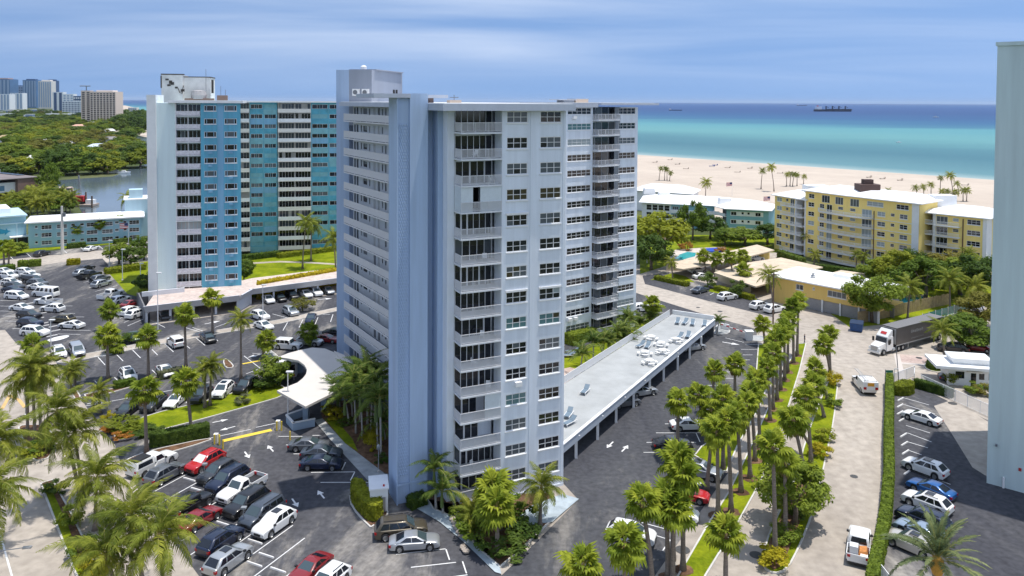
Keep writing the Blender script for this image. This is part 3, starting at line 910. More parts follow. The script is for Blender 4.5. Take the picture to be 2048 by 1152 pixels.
mb.quad(fA.P(sE, 0, 0), fA.P(sE, -12, 0), fA.P(sE, -12, TOPW), fA.P(sE, 0, TOPW))
mb.quad(fA.P(sB, -1.82, 0), fA.P(sB, 0, 0), fA.P(sB, 0, TOPW), fA.P(sB, -1.82, TOPW))
mb.build('wall', m_tower, tower)
mb = MB()
for a, b in ((sB + .02, wcol[0][0] - .25), (wcol[0][1] + .3, wcol[1][0] - .3), (wcol[1][1] + .22, sE - .02)):
 mb.fbox(fA, a, b, 0, 0.05, 0.3, TOPW - .02)
mb.fbox(fA, sB, sE, 0, 0.07, 0, 0.30)
mb.build('pier', m_tower, tower)
GL2 = [glass_dark, glass_dark, glass_mid, glass_mid, glass_teal, glass_warm, glass_blind]
for i, f in enumerate(FL):
 for j, (a, b) in enumerate(wcol):
  sp = None
  if (i, j) in ((11, 0), (11, 1)): sp = glass_warm
  if (i, j) in ((6, 0), (6, 1), (3, 0)): sp = glass_teal
  if (i, j) in ((13, 1), (12, 1), (12, 0), (10, 1)): sp = glass_mid
  w = window(tower, fA, (a + b) / 2, f + .95, b - a, 1.2, 3, 2, True, sp or rnd.choice([glass_dark, glass_dark, glass_mid]))
mb = MB()
for (i, j) in ((7, 0), (7, 1), (10, 0)):
 a, b = wcol[j]
 mb.fbox(fA, a - .08, b + .08, 0.02, 0.16, FL[i] + 2.16, FL[i] + 2.36)
mb.build('shutter_box', white_trim, tower)
mb = MB()
a, b = wcol[0]
mb.fbox(fA, a + 1.0, a + 1.75, 0.0, 0.45, FL[4] + .25, FL[4] + .72)
mb.build('air_conditioner', white_trim, tower)
mb = MB()
s_b0, s_b1 = fA.s(876, d=-3.1), fA.s(894, d=-3.1)
mb.fbox(fA, sP, 0.0, -6, -1.8, 0, TOPW)
mb.build('side_wall', m_tower, tower)
mb = MB()
mb.fbox(fA, s_b0, s_b1, -8, -3.1, 0, TOPW)
mb.fbox(fA, s_b0 - 2.2, s_b0 + .2, -8.2, -4.8, 0, TOPW)
mb.build('recess_wall', m_tower_dk, tower)
mb = MB()
mb.fbox(fA, -0.0, sB, -3.5, -2.35, 0, TOPW)
mb.build('bay_wall', m_tower, tower)
m_slab = mat('balcony_slab_white', (0.70, 0.72, 0.75), 0.7, 0.06, 0.8)
sF = fA.s(925, d=0.15)
for k, f in enumerate(FL):
 mb = MB()
 mb.fbox(fA, 0.0, sB - .003, -2.34, 0.16, f - .17, f)
 bal = mb.build('balcony', m_slab, tower)
 railing(bal, fA.P(0.06, 0.08, 0), fA.P(sB - .05, 0.08, 0), f, 1.02, 0.125, 0.05, m_rail)
 railing(bal, fA.P(0.06, -1.75, 0), fA.P(0.06, 0.04, 0), f, 1.02, 0.125, 0.05, m_rail)
 n = 6 if k % 3 else 5
 x0, x1 = 0.25, sB - .15
 hdoor = 2.27
 fm = MB()
 ys = []
 xs = [x0 + (x1 - x0) * i / n for i in range(n + 1)]
 if k == 11 or k == 2:
  xs = [x0, x0 + 1.1, x0 + 1.9, x0 + 2.7, x1]
 for i, x in enumerate(xs):
  wv = .035 if rnd.random() < .75 else .09
  fm.fbox(fA, x - wv, x + wv, -2.34, -2.26, f, f + hdoor)
 fm.fbox(fA, x0, x1, -2.34, -2.255, f + hdoor, f + PITCH_F - .175)
 fm.build('door_frame', white_trim, bal)
 for i in range(len(xs) - 1):
  a, b = xs[i], xs[i + 1]
  g = glass_mid if rnd.random() < .07 else glass_dark
  if k == 11 and i in (0, 3): g = m_slab
  if k == 3 and i == 3: g = m_slab
  if k == 2 and i == 3: g = m_tower
  p = fA.P(a, -2.29, f + .02) - wloc(bal)
  put('glass_door', pane_mesh(b - a, hdoor - .02), bal, p, (0, 0, fA.ang), mat=g)
 if k == 11 or k == 3:       # storm panels closing part of the balcony front
  fm = MB()
  a0 = xs[2] if k == 11 else xs[3]
  fm.fbox(fA, a0, sB - .02, 0.0, 0.04, f + .02, f + PITCH_F - .19)
  if k == 11:
   fm.fbox(fA, 0.03, xs[1], 0.0, 0.04, f + .02, f + PITCH_F - .19)
   fm.fbox(fA, 0.02, 0.05, -1.8, 0.0, f + .02, f + PITCH_F - .19)
  fm.build('storm_panel', mat('storm_panel', (0.62, 0.68, 0.72), 0.5, 0.05, 3.0), bal)
dF = -3.4
f0, f1, f2, f3 = fA.s(794, d=dF), fA.s(796.5, d=dF), fA.s(820, d=dF), fA.s(856, d=dF)
mb = MB()
mb.fbox(fA, f2, f3, dF - 5.0, dF, 0, 42.75)
mb.fbox(fA, f0, f1, dF - 3.0, dF, 0, 42.3)
mb.fbox(fA, f1, f2, dF - 3.0, dF - .22, 0, 42.29)
mb.fbox(fA, f0 - .02, f3, dF, dF + .05, 2.0, 2.18)
mb.build('stair_tower', m_tower_dk, tower)
mb = MB()
nb = 9
for r in range(110):
 for c in range(nb):
  if (r + c) % 2 == 0:
   x = f1 + .08 + (f2 - f1 - .16) * (c + .5) / nb
   z = 3.0 + r * .335
   if z < 39.6:
    mb.fbox(fA, x - .07, x + .07, dF - .225, dF - .14, z - .10, z + .10)
o = mb.build('breeze_block', m_tower_dk, tower)
o['kind'] = 'stuff'
mb = MB()
mb.fbox(fA, fA.s(746, d=dF), f2 - .01, dF - 7, dF + .25, 42.3, 42.72)
mb.fbox(fA, f3 + .01, fA.s(890, d=dF - 4), dF - 7, dF - 3, 42.3, 42.65)
mb.build('fin_canopy', m_tower_eave, tower)
mb = MB()
mb.fbox(fA, f3 + .05, f3 + 2.2, dF - 6.5, dF - 4.5, 41.7, 42.29)
mb.build('roof_hatch', mat('hatch_wall', (0.5, 0.36, 0.33), 0.8), tower)
gal = Frame((-26.75, 123.0), to=(-17.05, 107.0))
LG = 30.0
m_galwall = facade_mat('gallery_wall_white', (0.66, 0.69, 0.72), 0.03)
m_galfloor = mat('gallery_floor', (0.17, 0.20, 0.24), 0.8, 0.1, 0.5)
m_galrail = mat('gallery_rail', (0.68, 0.68, 0.70), 0.6)
holes = []
doors = []
for k, f in enumerate(FL):
 for s0, w, h, z in ((0.35, .8, 2.1, 0), (1.5, .9, 2.1, 0), (3.4, .5, 1.0, 1.05), (4.5, 1.7, .9, 1.1), (7.0, .45, 1.0, 1.0), (8.9, .9, 2.1, 0), (10.6, .9, 2.1, 0), (12.2, .5, 1.0, 1.0), (13.4, .6, 1.2, .9), (15.2, .9, 2.1, 0), (17.0, 1.6, .9, 1.1), (20.0, .9, 2.1, 0), (22.0, 1.6, .9, 1.1)):
  if rnd.random() < (0.12 if s0 > 3 else 0):
   continue
  holes.append((s0, s0 + w, f + z, f + z + h))
  doors.append((k, s0, w, h, z))
mb = MB()
wall_panel(mb, gal, 0.0, LG, 0, TOPW, holes, -1.6, 0.12)
mb.build('gallery_wall', m_galwall, tower)
m_doorgrey = mat('door_grey', (0.16, 0.17, 0.19), 0.5)
m_doorwhite = mat('door_white', (0.55, 0.56, 0.56), 0.5)
RG = railing_mesh(LG, 1.12, 0.115, 0.078, 2.4, m_galrail)
for k, f in enumerate(FL):
 mb = MB()
 mb.fbox(gal, 0, LG, -1.6, 0.0, f - .16, f)
 sl = mb.build('gallery', [m_galrail], tower)
 mb = MB()
 mb.quad(gal.P(.05, -1.59, f + .006), gal.P(.05, -.06, f + .006), gal.P(LG, -.06, f + .006), gal.P(LG, -1.59, f + .006))
 mb.build('floor_coating', m_galfloor, sl)
 p = gal.P(0, -.04, f) - wloc(tower)
 put('railing', RG, sl, p - sl.location, (0, 0, gal.ang))
 mbs = {m_doorgrey.name: MB(), m_doorwhite.name: MB(), glass_dark.name: MB(), m_galwall.name: MB()}
 for kk, s0, w, h, z in doors:
  if kk != k: continue
  nm = (glass_dark.name if s0 < 3 else (rnd.choice([m_doorgrey.name, m_doorwhite.name, m_doorwhite.name]) if z == 0 else rnd.choice([glass_dark.name, m_doorgrey.name])))
  mbs[nm].quad(gal.P(s0, -1.70, f + z), gal.P(s0 + w, -1.70, f + z), gal.P(s0 + w, -1.70, f + z + h), gal.P(s0, -1.70, f + z + h))
 for nm, q in mbs.items():
  if q.v:
   q.build('gallery_door' if nm.startswith('door') else 'gallery_window', MATS[nm], sl)
core = [(-28.35, 125.0), (-22.45, 124.0), (-19.7, 139.0), (-26.5, 140.5)]
m_core = facade_mat('lift_core_stucco', (0.30, 0.33, 0.40), 0.05)
mb = MB()
mb.prism([core[0], (-26.2, 124.6), (-25.0, 139.8), core[3]], 0, 46.9)
mb.build('core_wall', m_tower_dk, tower)
mb = MB()
mb.prism([(-26.21, 124.6), core[1], core[2], (-25.01, 139.8)], 38.0, 46.9)
mb.prism([(-26.5, 126.0), (-21.9, 125.2), (-19.4, 138.5), (-26.0, 140.0)], 46.9, 47.05)
mb.build('lift_core', m_core, tower)
fc = Frame((-26.2, 124.6), to=core[1])
def ac_unit(parent, p, ang, w=.95, h=.95, dp=.4):
 mb = MB()
 fr = Frame(p, math.degrees(ang))
 z = p[2]
 mb.fbox(fr, -w / 2, w / 2, 0, dp, z, z + h)
 o = mb.build('condenser', white_trim, parent)
 mb = MB()
 n = 16
 c = fr.P(-w * .08, dp + .004, z + h / 2)
 mb.add([c + fr.u * (w * .33 * math.cos(2 * math.pi * i / n)) + Vector((0, 0, w * .33 * math.sin(2 * math.pi * i / n))) for i in range(n)], [tuple(range(n))])
 mb.build('fan_grille', m_doorgrey, o)
 return o
ac_unit(tower, fc.P(fc.s(713, 184), 0.005, 42.75), fc.ang, 1.15, 1.1)
ac_unit(tower, fc.P(fc.s(732, 184), 0.005, 42.75), fc.ang, 1.15, 1.1)
fc2 = Frame(core[1], to=core[2])
mb = MB()
mb.fbox(fc2, 10.2, 11.2, 0, .03, 42.6, 43.9)
mb.fbox(fc2, 11.6, 12.6, 0, .03, 42.6, 43.9)
mb.build('louvre', dark_void, tower)
mb = MB()
mb.lathe([(.5, 0), (.5, .5), (.3, .7), (.02, .75)], 10, (-24.5, 128, 47.05))
mb.build('roof_vent', white_trim, tower)
fW = Frame((9.6, 133.7), 36.0)
sW0 = fW.s(1100)
w1 = (fW.s(1135.5), fW.s(1182.5))
bay = (fW.s(1186), fW.s(1231, d=-1.3))
w2 = (fW.s(1238), fW.s(1271))
sWe = fW.s(1276)
holes = []
for f in FL:
 holes.append((w1[0], w1[1], f + .95, f + 2.1))
 holes.append((w2[0], w2[1], f + .95, f + 2.1))
mb = MB()
wall_panel(mb, fW, sW0, bay[0], 0, TOPW, [h for h in holes if h[0] < bay[0]], 0)
wall_panel(mb, fW, bay[1], sWe, 0, TOPW, [h for h in holes if h[0] > bay[0]], 0)
mb.quad(fW.P(bay[0], 0, 0), fW.P(bay[0], -1.3, 0), fW.P(bay[0], -1.3, TOPW), fW.P(bay[0], 0, TOPW))
mb.quad(fW.P(bay[1], -1.3, 0), fW.P(bay[1], 0, 0), fW.P(bay[1], 0, TOPW), fW.P(bay[1], -1.3, TOPW))
mb.fbox(fW, bay[0] - .1, bay[1] + .1, -2.0, -1.32, 0, TOPW)
mb.quad(fW.P(sWe, 0, 0), fW.P(sWe, -14, 0), fW.P(sWe, -14, TOPW), fW.P(sWe, 0, TOPW))
mb.build('wing_wall', m_tower, tower)
for k, f in enumerate(FL):
 g = rnd.choice([glass_dark, glass_dark, glass_mid])
 if k in (13,): g = glass_teal
 if k in (12,): g = glass_blind
 window(tower, fW, (w1[0] + w1[1]) / 2, f + .95, w1[1] - w1[0], 1.15, 5, 2, False, g, name='wing_window')
 window(tower, fW, (w2[0] + w2[1]) / 2, f + .95, w2[1] - w2[0], 1.15, 4, 2, False, glass_blind if k == 1 else rnd.choice([glass_dark, glass_dark, glass_mid]), name='wing_window')
 mb = MB()
 e = fW.s(1240, d=1.5)
 mb.fbox(fW, bay[0] + .02, e, 0.003, 1.5, f - .16, f)
 mb.fbox(fW, bay[0] + .02, bay[1] - .02, -1.31, 0.002, f - .16, f)
 bal = mb.build('wing_balcony', m_slab, tower)
 railing(bal, fW.P(bay[0] + .06, 1.42, 0), fW.P(e - .05, 1.42, 0), f, 1.02, 0.16, 0.04, m_rail)
 railing(bal, fW.P(bay[0] + .06, 0.05, 0), fW.P(bay[0] + .06, 1.40, 0), f, 1.02, 0.16, 0.04, m_rail)
 railing(bal, fW.P(e - .05, 0.05, 0), fW.P(e - .05, 1.40, 0), f, 1.02, 0.16, 0.04, m_rail)
 for i in range(4):
  a = bay[0] + .1 + (bay[1] - bay[0] - .2) * i / 4
  b = bay[0] + .1 + (bay[1] - bay[0] - .2) * (i + 1) / 4
  put('glass_door', pane_mesh(b - a - .12, 2.2), bal, fW.P(a, -1.26, f + .02) - wloc(bal), (0, 0, fW.ang), mat=rnd.choice([glass_dark, glass_dark, glass_dark, glass_mid]))
 mb = MB()
 mb.fbox(fW, sWe + .003, sWe + 1.5, -6.5, -2.0, f - .16, f)
 sb = mb.build('wing_balcony', m_slab, tower)
 railing(sb, fW.P(sWe + .04, -2.06, 0), fW.P(sWe + 1.45, -2.06, 0), f, 1.02, 0.16, 0.04, m_rail)
 railing(sb, fW.P(sWe + 1.44, -2.1, 0), fW.P(sWe + 1.44, -6.4, 0), f, 1.02, 0.16, 0.04, m_rail)
mb = MB()
for k, dx in ((14, 1.0), (1, .3), (1, 1.6)):
 mb.fbox(fW, w1[0] + dx, w1[0] + dx + .8, 0, .45, FL[k] + .2, FL[k] + .7)
mb.build('air_conditioner', white_trim, tower)
mb = MB()
mb.prism([fA.P(sE - 5, -6, 0)[:2], fW.P(sW0 - 1, -2.2, 0)[:2], (-20, 137), gal.P(.1, -1.75, 0)[:2], gal.P(LG, -1.75, 0)[:2], fA.P(sP - 4, -9, 0)[:2], fA.P(0, -5, 0)[:2]], 0, 41.1)
mb.build('inner_wall', m_tower, tower)
mb = MB()
mb.prism([fW.P(sW0 - 1, -2.1, 0)[:2], fW.P(sWe - .1, -2.1, 0)[:2], fW.P(sWe - .1, -14, 0)[:2], fW.P(sW0 - 1, -14, 0)[:2]], 0, 41.0)
mb.build('inner_wall', m_tower, tower)
mb = MB()
front_roof = [fA.P(f3 + .02, 1.1, 0), fA.P(sE + .6, 1.1, 0), fA.P(sE + .6, -16, 0), fA.P(f3 + .02, -16, 0)]
mb.prism([p[:2] for p in front_roof], 41.02, 41.72)
mb.build('roof_eave', m_tower_eave, tower)
mb = MB()
mb.prism([gal.P(-.6, .5, 0)[:2], gal.P(LG - 6, .5, 0)[:2], gal.P(LG - 6, -18, 0)[:2], gal.P(-.6, -14, 0)[:2]], 41.1, 41.74)
mb.prism([fW.P(sW0, .6, 0)[:2], fW.P(fW.s(1197, d=.6), .6, 0)[:2], fW.P(fW.s(1197, d=.6), -14, 0)[:2], fW.P(sW0, -14, 0)[:2]], 41.0, 41.75)
mb.prism([fW.P(fW.s(1197, d=.6) + .01, 1.3, 0)[:2], fW.P(sWe + 4.2, 1.3, 0)[:2], fW.P(sWe + 4.2, -11, 0)[:2], fW.P(fW.s(1197, d=.6) + .01, -11, 0)[:2]], 41.4, 41.78)
mb.build('wing_eave', m_tower_eave, tower)
mb = MB()
mb.prism([p[:2] for p in [fA.P(f3 + .2, 0.9, 0), fA.P(sE + .35, 0.9, 0), fA.P(sE + .35, -16, 0), fA.P(f3 + .2, -16, 0)]], 41.721, 41.78)
mb.prism([gal.P(-.4, .3, 0)[:2], gal.P(LG - 6, .3, 0)[:2], gal.P(LG - 6, -18, 0)[:2], gal.P(-.4, -14, 0)[:2]], 41.741, 41.80)
mb.prism([fW.P(sW0, .4, 0)[:2], fW.P(sWe + 3.9, .4, 0)[:2], fW.P(sWe + 3.9, -11, 0)[:2], fW.P(sW0, -11, 0)[:2]], 41.781, 41.83)
mb.build('roof', m_roof_wht, tower)
mb = MB()
mb.fbox(fW, fW.s(1105, d=-8), fW.s(1140, d=-8), -9, -6, 42.25, 42.4)
mb.fbox(fW, fW.s(1117, d=-8), fW.s(1138, d=-8), -8.5, -6.5, 41.83, 42.25)
mb.build('roof_plant', m_tower_eave, tower)
mb = MB()
mb.fbox(fW, fW.s(1141, d=-8), fW.s(1166, d=-8), -9, -6.5, 41.83, 42.5)
mb.build('roof_plant', mat('roof_plant_beige', (0.55, 0.45, 0.38), 0.8), tower)
mb = MB()
mb.fbox(fA, 2.2, 3.6, -10, -9, 41.78, 42.1)
mb.build('roof_plant', mat('roof_plant_beige', (0.55, 0.45, 0.38), 0.8), tower)
mb = MB()
p = fA.P(2.9, -9.5, 42.1)
mb.tube([p, p + Vector((0, 0, .6))], .04, 6)
mb.tube([p + Vector((-.5, 0, .3)), p + Vector((.5, 0, .3))], .04, 6)
mb.build('antenna', m_doorgrey, tower)
def plastic_chair(p, rz, label, group=None, sc=1.0, name='patio_chair'):
 t = thing(name, p, label, 'chair', group, rz)
 t.scale = (sc, sc, sc)
 mb = MB()
 mb.box(-.24, .24, -.22, .24, .40, .44)
 put('seat', mb.mesh('seat', white_trim), t)
 mb = MB()
 mb.hexa([(-.24, .20, .44), (.24, .20, .44), (.24, .25, .44), (-.24, .25, .44)], [(-.22, .30, .85), (.22, .30, .85), (.22, .34, .85), (-.22, .34, .85)])
 put('backrest', mb.mesh('backrest', white_trim), t)
 for sx in (-1, 1):
  for sy in (-1, 1):
   mb = MB()
   mb.tube([(sx * .22, sy * .21, .40), (sx * .26, sy * .26, 0)], .028, 5)
   put('leg', mb.mesh('leg', white_trim), t)
  mb = MB()
  mb.box(sx * .25 - .025, sx * .25 + .025, -.2, .27, .6, .63)
  put('armrest', mb.mesh('armrest', white_trim), t)
 return t
p = fA.P(sB - .8, -.6, FL[12])
plastic_chair(p, fA.ang + R(60), 'white plastic armchair on a high balcony of the grey blue tower')
for k, nm in ((1, 'second'), (4, 'fifth'), (5, 'sixth'), (6, 'seventh'), (9, 'tenth'), (13, 'fourteenth')):
 q = fA.P(1.2 + rnd.random() * 2.6, -.9, FL[k])
 plastic_chair(q, fA.ang + R(rnd.uniform(-60, 60)), 'white armchair on the %s floor corner balcony of the tower' % nm)
# == BLUE TOWER (behind the far lot)
m_lt_white = facade_mat('blue_tower_pale_wall', (0.70, 0.83, 0.84), 0.06)
m_lt_blue = facade_mat('blue_tower_blue_wall', (0.12, 0.41, 0.56), 0.16)
m_lt_pale = facade_mat('blue_tower_pilaster', (0.20, 0.42, 0.60), 0.12)
m_lt_panel = mat('speckled_rail_panel', (0.70, 0.68, 0.71), 0.7, 0.25, 2.5)
m_lt_cream = mat('cream_slab', (0.74, 0.71, 0.66), 0.7, 0.05, 1.0)
m_teal = mat('teal_panel', (0.09, 0.375, 0.51), 0.35, 0.22, 0.6)
m_teal_l = mat('teal_panel_light', (0.20, 0.44, 0.50), 0.35, 0.15, 0.8)
fL = Frame((-68.7, 158.0), 16.0)
bt = thing('apartment_tower', (-68.7, 158.0, 0), 'blue and white apartment tower with teal panels and cluttered white roof hut', 'tower')
FL2 = [0.9 + 2.70 * k for k in range(15)]
TOP2 = 41.3
sl0, sl1, sl2, sl3, sl4 = fL.s(294), fL.s(312), fL.s(350), fL.s(401), fL.s(481)
mb = MB()
mb.fbox(fL, sl1, sl2 - .02, -12, -.4, 0, TOP2)
mb.build('end_wall', m_lt_white, bt)
mb = MB()
mb.fbox(fL, sl0, sl1 + .01, -10, 0.6, 0, 42.9)
mb.build('fin_wall', mat('fin_white', (0.72, 0.74, 0.74), 0.7, 0.06, 0.5), bt)
mb = MB()
mb.fbox(fL, sl2, sl3, -4, -1.3, 0, TOP2)
mb.build('bay_wall', m_lt_white, bt)
for k, f in enumerate(FL2):
 mb = MB()
 mb.fbox(fL, sl2, sl3 - .01, -1.3, 0.1, f - .16, f)
 mb.fbox(fL, sl2, sl2 + .15, -1.3, 0.08, f, f + 2.53)
 bal = mb.build('balcony', white, bt)
 mb = MB()
 mid = (sl2 + sl3) / 2
 mb.fbox(fL, sl2 + .16, mid - .06, .02, .07, f + .08, f + .86)
 mb.build('rail_panel', m_lt_panel, bal)
 mb = MB()
 mb.fbox(fL, mid + .06, sl3 - .1, .02, .07, f + .08, f + .86)
 mb.build('rail_panel', m_lt_panel, bal)
 mb = MB()
 mb.fbox(fL, sl2 + .02, sl3 - .03, 0.0, .09, f + .87, f + .95)
 mb.fbox(fL, mid - .05, mid + .05, 0.0, .08, f, f + 2.5)
 mb.build('handrail', white_trim, bal)
 n = 6
 g0 = MB()
 for i in range(n):
  a, b = sl2 + .2 + (sl3 - sl2 - .3) * i / n, sl2 + .2 + (sl3 - sl2 - .3) * (i + 1) / n
  gl = glass_mid if rnd.random() < .08 else glass_dark
  if k == 5: gl = m_lt_cream
  put('glass_door', pane_mesh(b - a - .1, 2.2), bal, fL.P(a, -1.26, f + .05) - wloc(bal), (0, 0, fL.ang), mat=gl)
holes = []
cw = [(fL.s(408), fL.s(432.5)), (fL.s(448.5), fL.s(473.5))]
for f in FL2:
 for a, b in cw:
  holes.append((a, b, f + .95, f + 2.1))
mb = MB()
wall_panel(mb, fL, sl3, sl4, 0, TOP2, holes, 0.05, .15)
mb.quad(fL.P(sl4, .05, 0), fL.P(sl4 - .6, -1.5, 0), fL.P(sl4 - .6, -1.5, TOP2), fL.P(sl4, .05, TOP2))
mb.quad(fL.P(sl3, -1.3, 0), fL.P(sl3, .05, 0), fL.P(sl3, .05, TOP2), fL.P(sl3, -1.3, TOP2))
mb.build('wall', m_lt_blue, bt)
mb = MB()
mb.fbox(fL, fL.s(434.5), fL.s(446.5), .05, .12, 0, TOP2 - .05)
mb.build('pilaster', m_lt_pale, bt)
for a, b in cw:
 mb = MB()
 for x in (a + .22 * (b - a), b - .22 * (b - a)):
  mb.fbox(fL, x - .04, x + .04, .05, .10, 0, TOP2 - .1)
 mb.build('rib', m_lt_pale, bt)
for k, f in enumerate(FL2):
 for j, (a, b) in enumerate(cw):
  window(bt, fL, (a + b) / 2, f + .95, b - a, 1.15, 3, 1, True, rnd.choice([glass_dark, glass_dark, glass_mid]), d=.05, colw=[.2, .6, .2], bar=.09)
  if rnd.random() < .55:
   mb = MB()
   mb.fbox(fL, (a + b) / 2 - .4, (a + b) / 2 + .4, .05, .35, f + .25, f + .68)
   mb.build('air_conditioner', m_lt_pale, bt)
fR = Frame((-74.5, 211.0), to=(-49.1, 217.0))
r0, r1, r2, r3, r4, r5 = fR.s(478), fR.s(499), fR.s(554), fR.s(556), fR.s(622), fR.s(760)
holes = []
def teal_bay(a, b, n):
 mb = MB()
 hs = []
 ww = (b - a) / n
 for f in FL2:
  for i in range(n):
   hs.append((a + ww * i + .25, a + ww * (i + 1) - .25, f + .9, f + 2.1))
 wall_panel(mb, fR, a, b, 0, TOP2, hs, 0, .12)
 mb.build('teal_wall', m_teal, bt)
 mb = MB()
 for i in range(n * 2 + 1):
  x = a + (b - a) * i / (n * 2)
  mb.fbox(fR, x - .04, x + .04, 0.002, .06, 0, TOP2 - .1)
 mb.build('mullion', m_teal_l, bt)
 for k, f in enumerate(FL2):
  for i in range(n):
   g = rnd.choice([glass_dark, glass_dark, glass_mid, m_teal_l])
   window(bt, fR, a + ww * (i + .5), f + .9, ww - .5, 1.2, 3, 1, False, g, fmat=m_teal_l if g == m_teal_l else white_trim, sill=False, bar=.07)
   if rnd.random() < .4:
    q = MB()
    q.fbox(fR, a + ww * i + .1, a + ww * (i + 1) - .1, 0.004, .03, f - .7, f + .75)
    q.build('spandrel_panel', m_teal_l if rnd.random() < .7 else m_lt_pale, bt)
teal_bay(r1, r2, 2)
teal_bay(r4, r5, 4)
for (a, b, n, pr) in ((r0, r1, 1, 1.4), (r3, r4, 2, 1.5)):
 mb = MB()
 mb.fbox(fR, a, b, -3, -1.2, 0, TOP2)
 mb.build('bay_wall', m_lt_cream, bt)
 for k, f in enumerate(FL2):
  mb = MB()
  mb.fbox(fR, a, b, -1.2, pr, f - .16, f)
  for i in range(n + 1):
   x = a + (b - a - .15) * i / n
   mb.fbox(fR, x, x + .15, -1.2, .02, f, f + 2.54)
  bal = mb.build('balcony', m_lt_cream, bt)
  mb = MB()
  mb.fbox(fR, a + .02, b - .02, pr - .08, pr - .02, f + .01, f + .92)
  mb.fbox(fR, a + .02, a + .07, 0, pr - .09, f + .01, f + .92)
  mb.fbox(fR, b - .07, b - .02, 0, pr - .09, f + .01, f + .92)
  mb.build('parapet', white if k % 2 else m_lt_cream, bal)
  q = MB()
  for j in range(n):
   xa, xb = a + .2 + (b - a) * j / n, a + (b - a) * (j + 1) / n - .2
   m = 5 if n > 1 else 3
   for i in range(m):
    if rnd.random() < .1: continue
    q.quad(fR.P(xa + (xb - xa) * i / m + .06, -1.17, f + .05), fR.P(xa + (xb - xa) * (i + 1) / m - .06, -1.17, f + .05), fR.P(xa + (xb - xa) * (i + 1) / m - .06, -1.17, f + 2.25), fR.P(xa + (xb - xa) * i / m + .06, -1.17, f + 2.25))
  if q.v and not (k == 5 and n == 1):
   q.build('glazing', rnd.choice([glass_dark, glass_dark, glass_mid]), bal)['kind'] = 'stuff'
mb = MB()
mb.fbox(fR, r0, r5, -12, -3, 0, TOP2)
mb.prism([fL.P(sl1, -3, 0)[:2], fL.P(sl4 - 1.2, -1.5, 0)[:2], fR.P(r0 - .5, -3, 0)[:2], fR.P(r0 - 6, -3, 0)[:2], fL.P(sl0 + 1, -9, 0)[:2]], 0, TOP2 - .1)
mb.build('inner_wall', m_lt_white, bt)
mb = MB()
mb.fbox(fL, fL.s(337), sl4 + .5, -14, .9, TOP2, TOP2 + .55)
mb.build('roof', white, bt)
mb = MB()
mb.fbox(fR, r0 - 6, r5, -12, 1.9, TOP2 + .02, TOP2 + .45)
mb.build('roof', white, bt)
h0 = Frame((-72.0, 178.0), 14.0)
a, b, c = h0.s(323), h0.s(366), h0.s(420)
mb = MB()
mb.fbox(h0, a, b - .01, -8, 0, TOP2, 47.6)
mb.fbox(h0, b, c, -9, -1, TOP2, 47.1)
mb.build('roof_hut', mat('roof_hut_white', (0.70, 0.70, 0.68), 0.8, 0.12, 0.6), bt)
mb = MB()
mb.fbox(h0, a - .1, a + 4.8, -1, .06, 47.62, 47.85)
mb.fbox(h0, a - .15, a + .1, .01, .12, 44.6, 47.4)
mb.fbox(h0, b - .1, c + .1, -9.1, -.95, 47.1, 47.3)
mb.fbox(h0, b + 6.0, b + 6.5, -1, -.9, 43.5, 46.6)
for i in range(6):
 x = a + .6 + rnd.random() * 3.6
 z = 43.5 + rnd.random() * 3.4
 mb.fbox(h0, x, x + .35 + rnd.random() * .5, .005, .12, z, z + .3 + rnd.random() * .5)
mb.tube([h0.P(a + 3.6, .1, 44.5), h0.P(a + 3.9, .2, 43.6), h0.P(a + 4.4, .15, 43.4), h0.P(a + 4.7, .1, 45.2)], .10, 5)
mb.build('roof_cabling', mat('dark_cable', (0.06, 0.055, 0.05), 0.8), bt)
mb = MB()
mb.lathe([(1.6, 0), (1.7, .9), (1.5, 1.9), (.1, 2.1)], 14, h0.P(b + 3.6, 1.6, 42.1))
mb.build('water_tank', mat('tank_grey', (0.38, 0.36, 0.36), 0.7, 0.15, 2), bt)
mb = MB()
mb.fbox(h0, b + .8, b + 6.8, .2, 2.8, TOP2 + .55, 42.3)
mb.fbox(h0, b + 7.6, b + 9.8, 1, 2.4, TOP2 + .55, 43.0)
mb.build('roof_skid', mat('skid_brown', (0.22, 0.14, 0.11), 0.8), bt)
mb = MB()
for x, z in ((8.2, 45.2), (9.2, 44.3), (5, 49)):
 mb.tube([h0.P(b + x, .3, 42), h0.P(b + x, .3, z)], .05, 5)
mb.build('antenna', m_doorgrey, bt)
pod = thing('parking_deck', G(293, 645), 'low white walled garage deck with pink roof terrace at the blue tower', 'garage')
q0, q1, q2, q3 = G(291, 647), G(478, 623), G(500, 610), G(720, 579)
b0 = Vector((-64.5, 156.8, 0));
m_terrace = ground_mat('pink_terrace', (0.50, 0.42, 0.38), (0.62, 0.52, 0.47), 0.3, 1.5)
HD = 3.1
def toward(p, k):
 return Vector((p.x, p.y, 0)) + Vector((-.28, .96, 0)) * k
poly = [q0, q1, q2, q3, toward(q3, 11), toward(q2, 11), toward(q1, 14), toward(q0, 15)]
mb = MB()
mb.prism([p[:2] for p in poly], HD - .35, HD)
mb.build('deck', m_terrace, pod)
m_podw = mat('podium_white', (0.62, 0.64, 0.68), 0.7, 0.06, 0.5)
for a, b in ((q0, q1), (q1, q2), (q2, q3)):
 fr = Frame(a, to=b)
 mb = MB()
 mb.hexa([fr.P(0, 0, 2.1), fr.P(fr.len, 0, 2.1), fr.P(fr.len, -.3, 2.1), fr.P(0, -.3, 2.1)], [fr.P(-.4, .9, HD + .35), fr.P(fr.len, .9, HD + .35), fr.P(fr.len, .6, HD + .35), fr.P(-.4, .6, HD + .35)])
 mb.build('parapet', m_podw, pod)
fr = Frame(q0, to=q1)
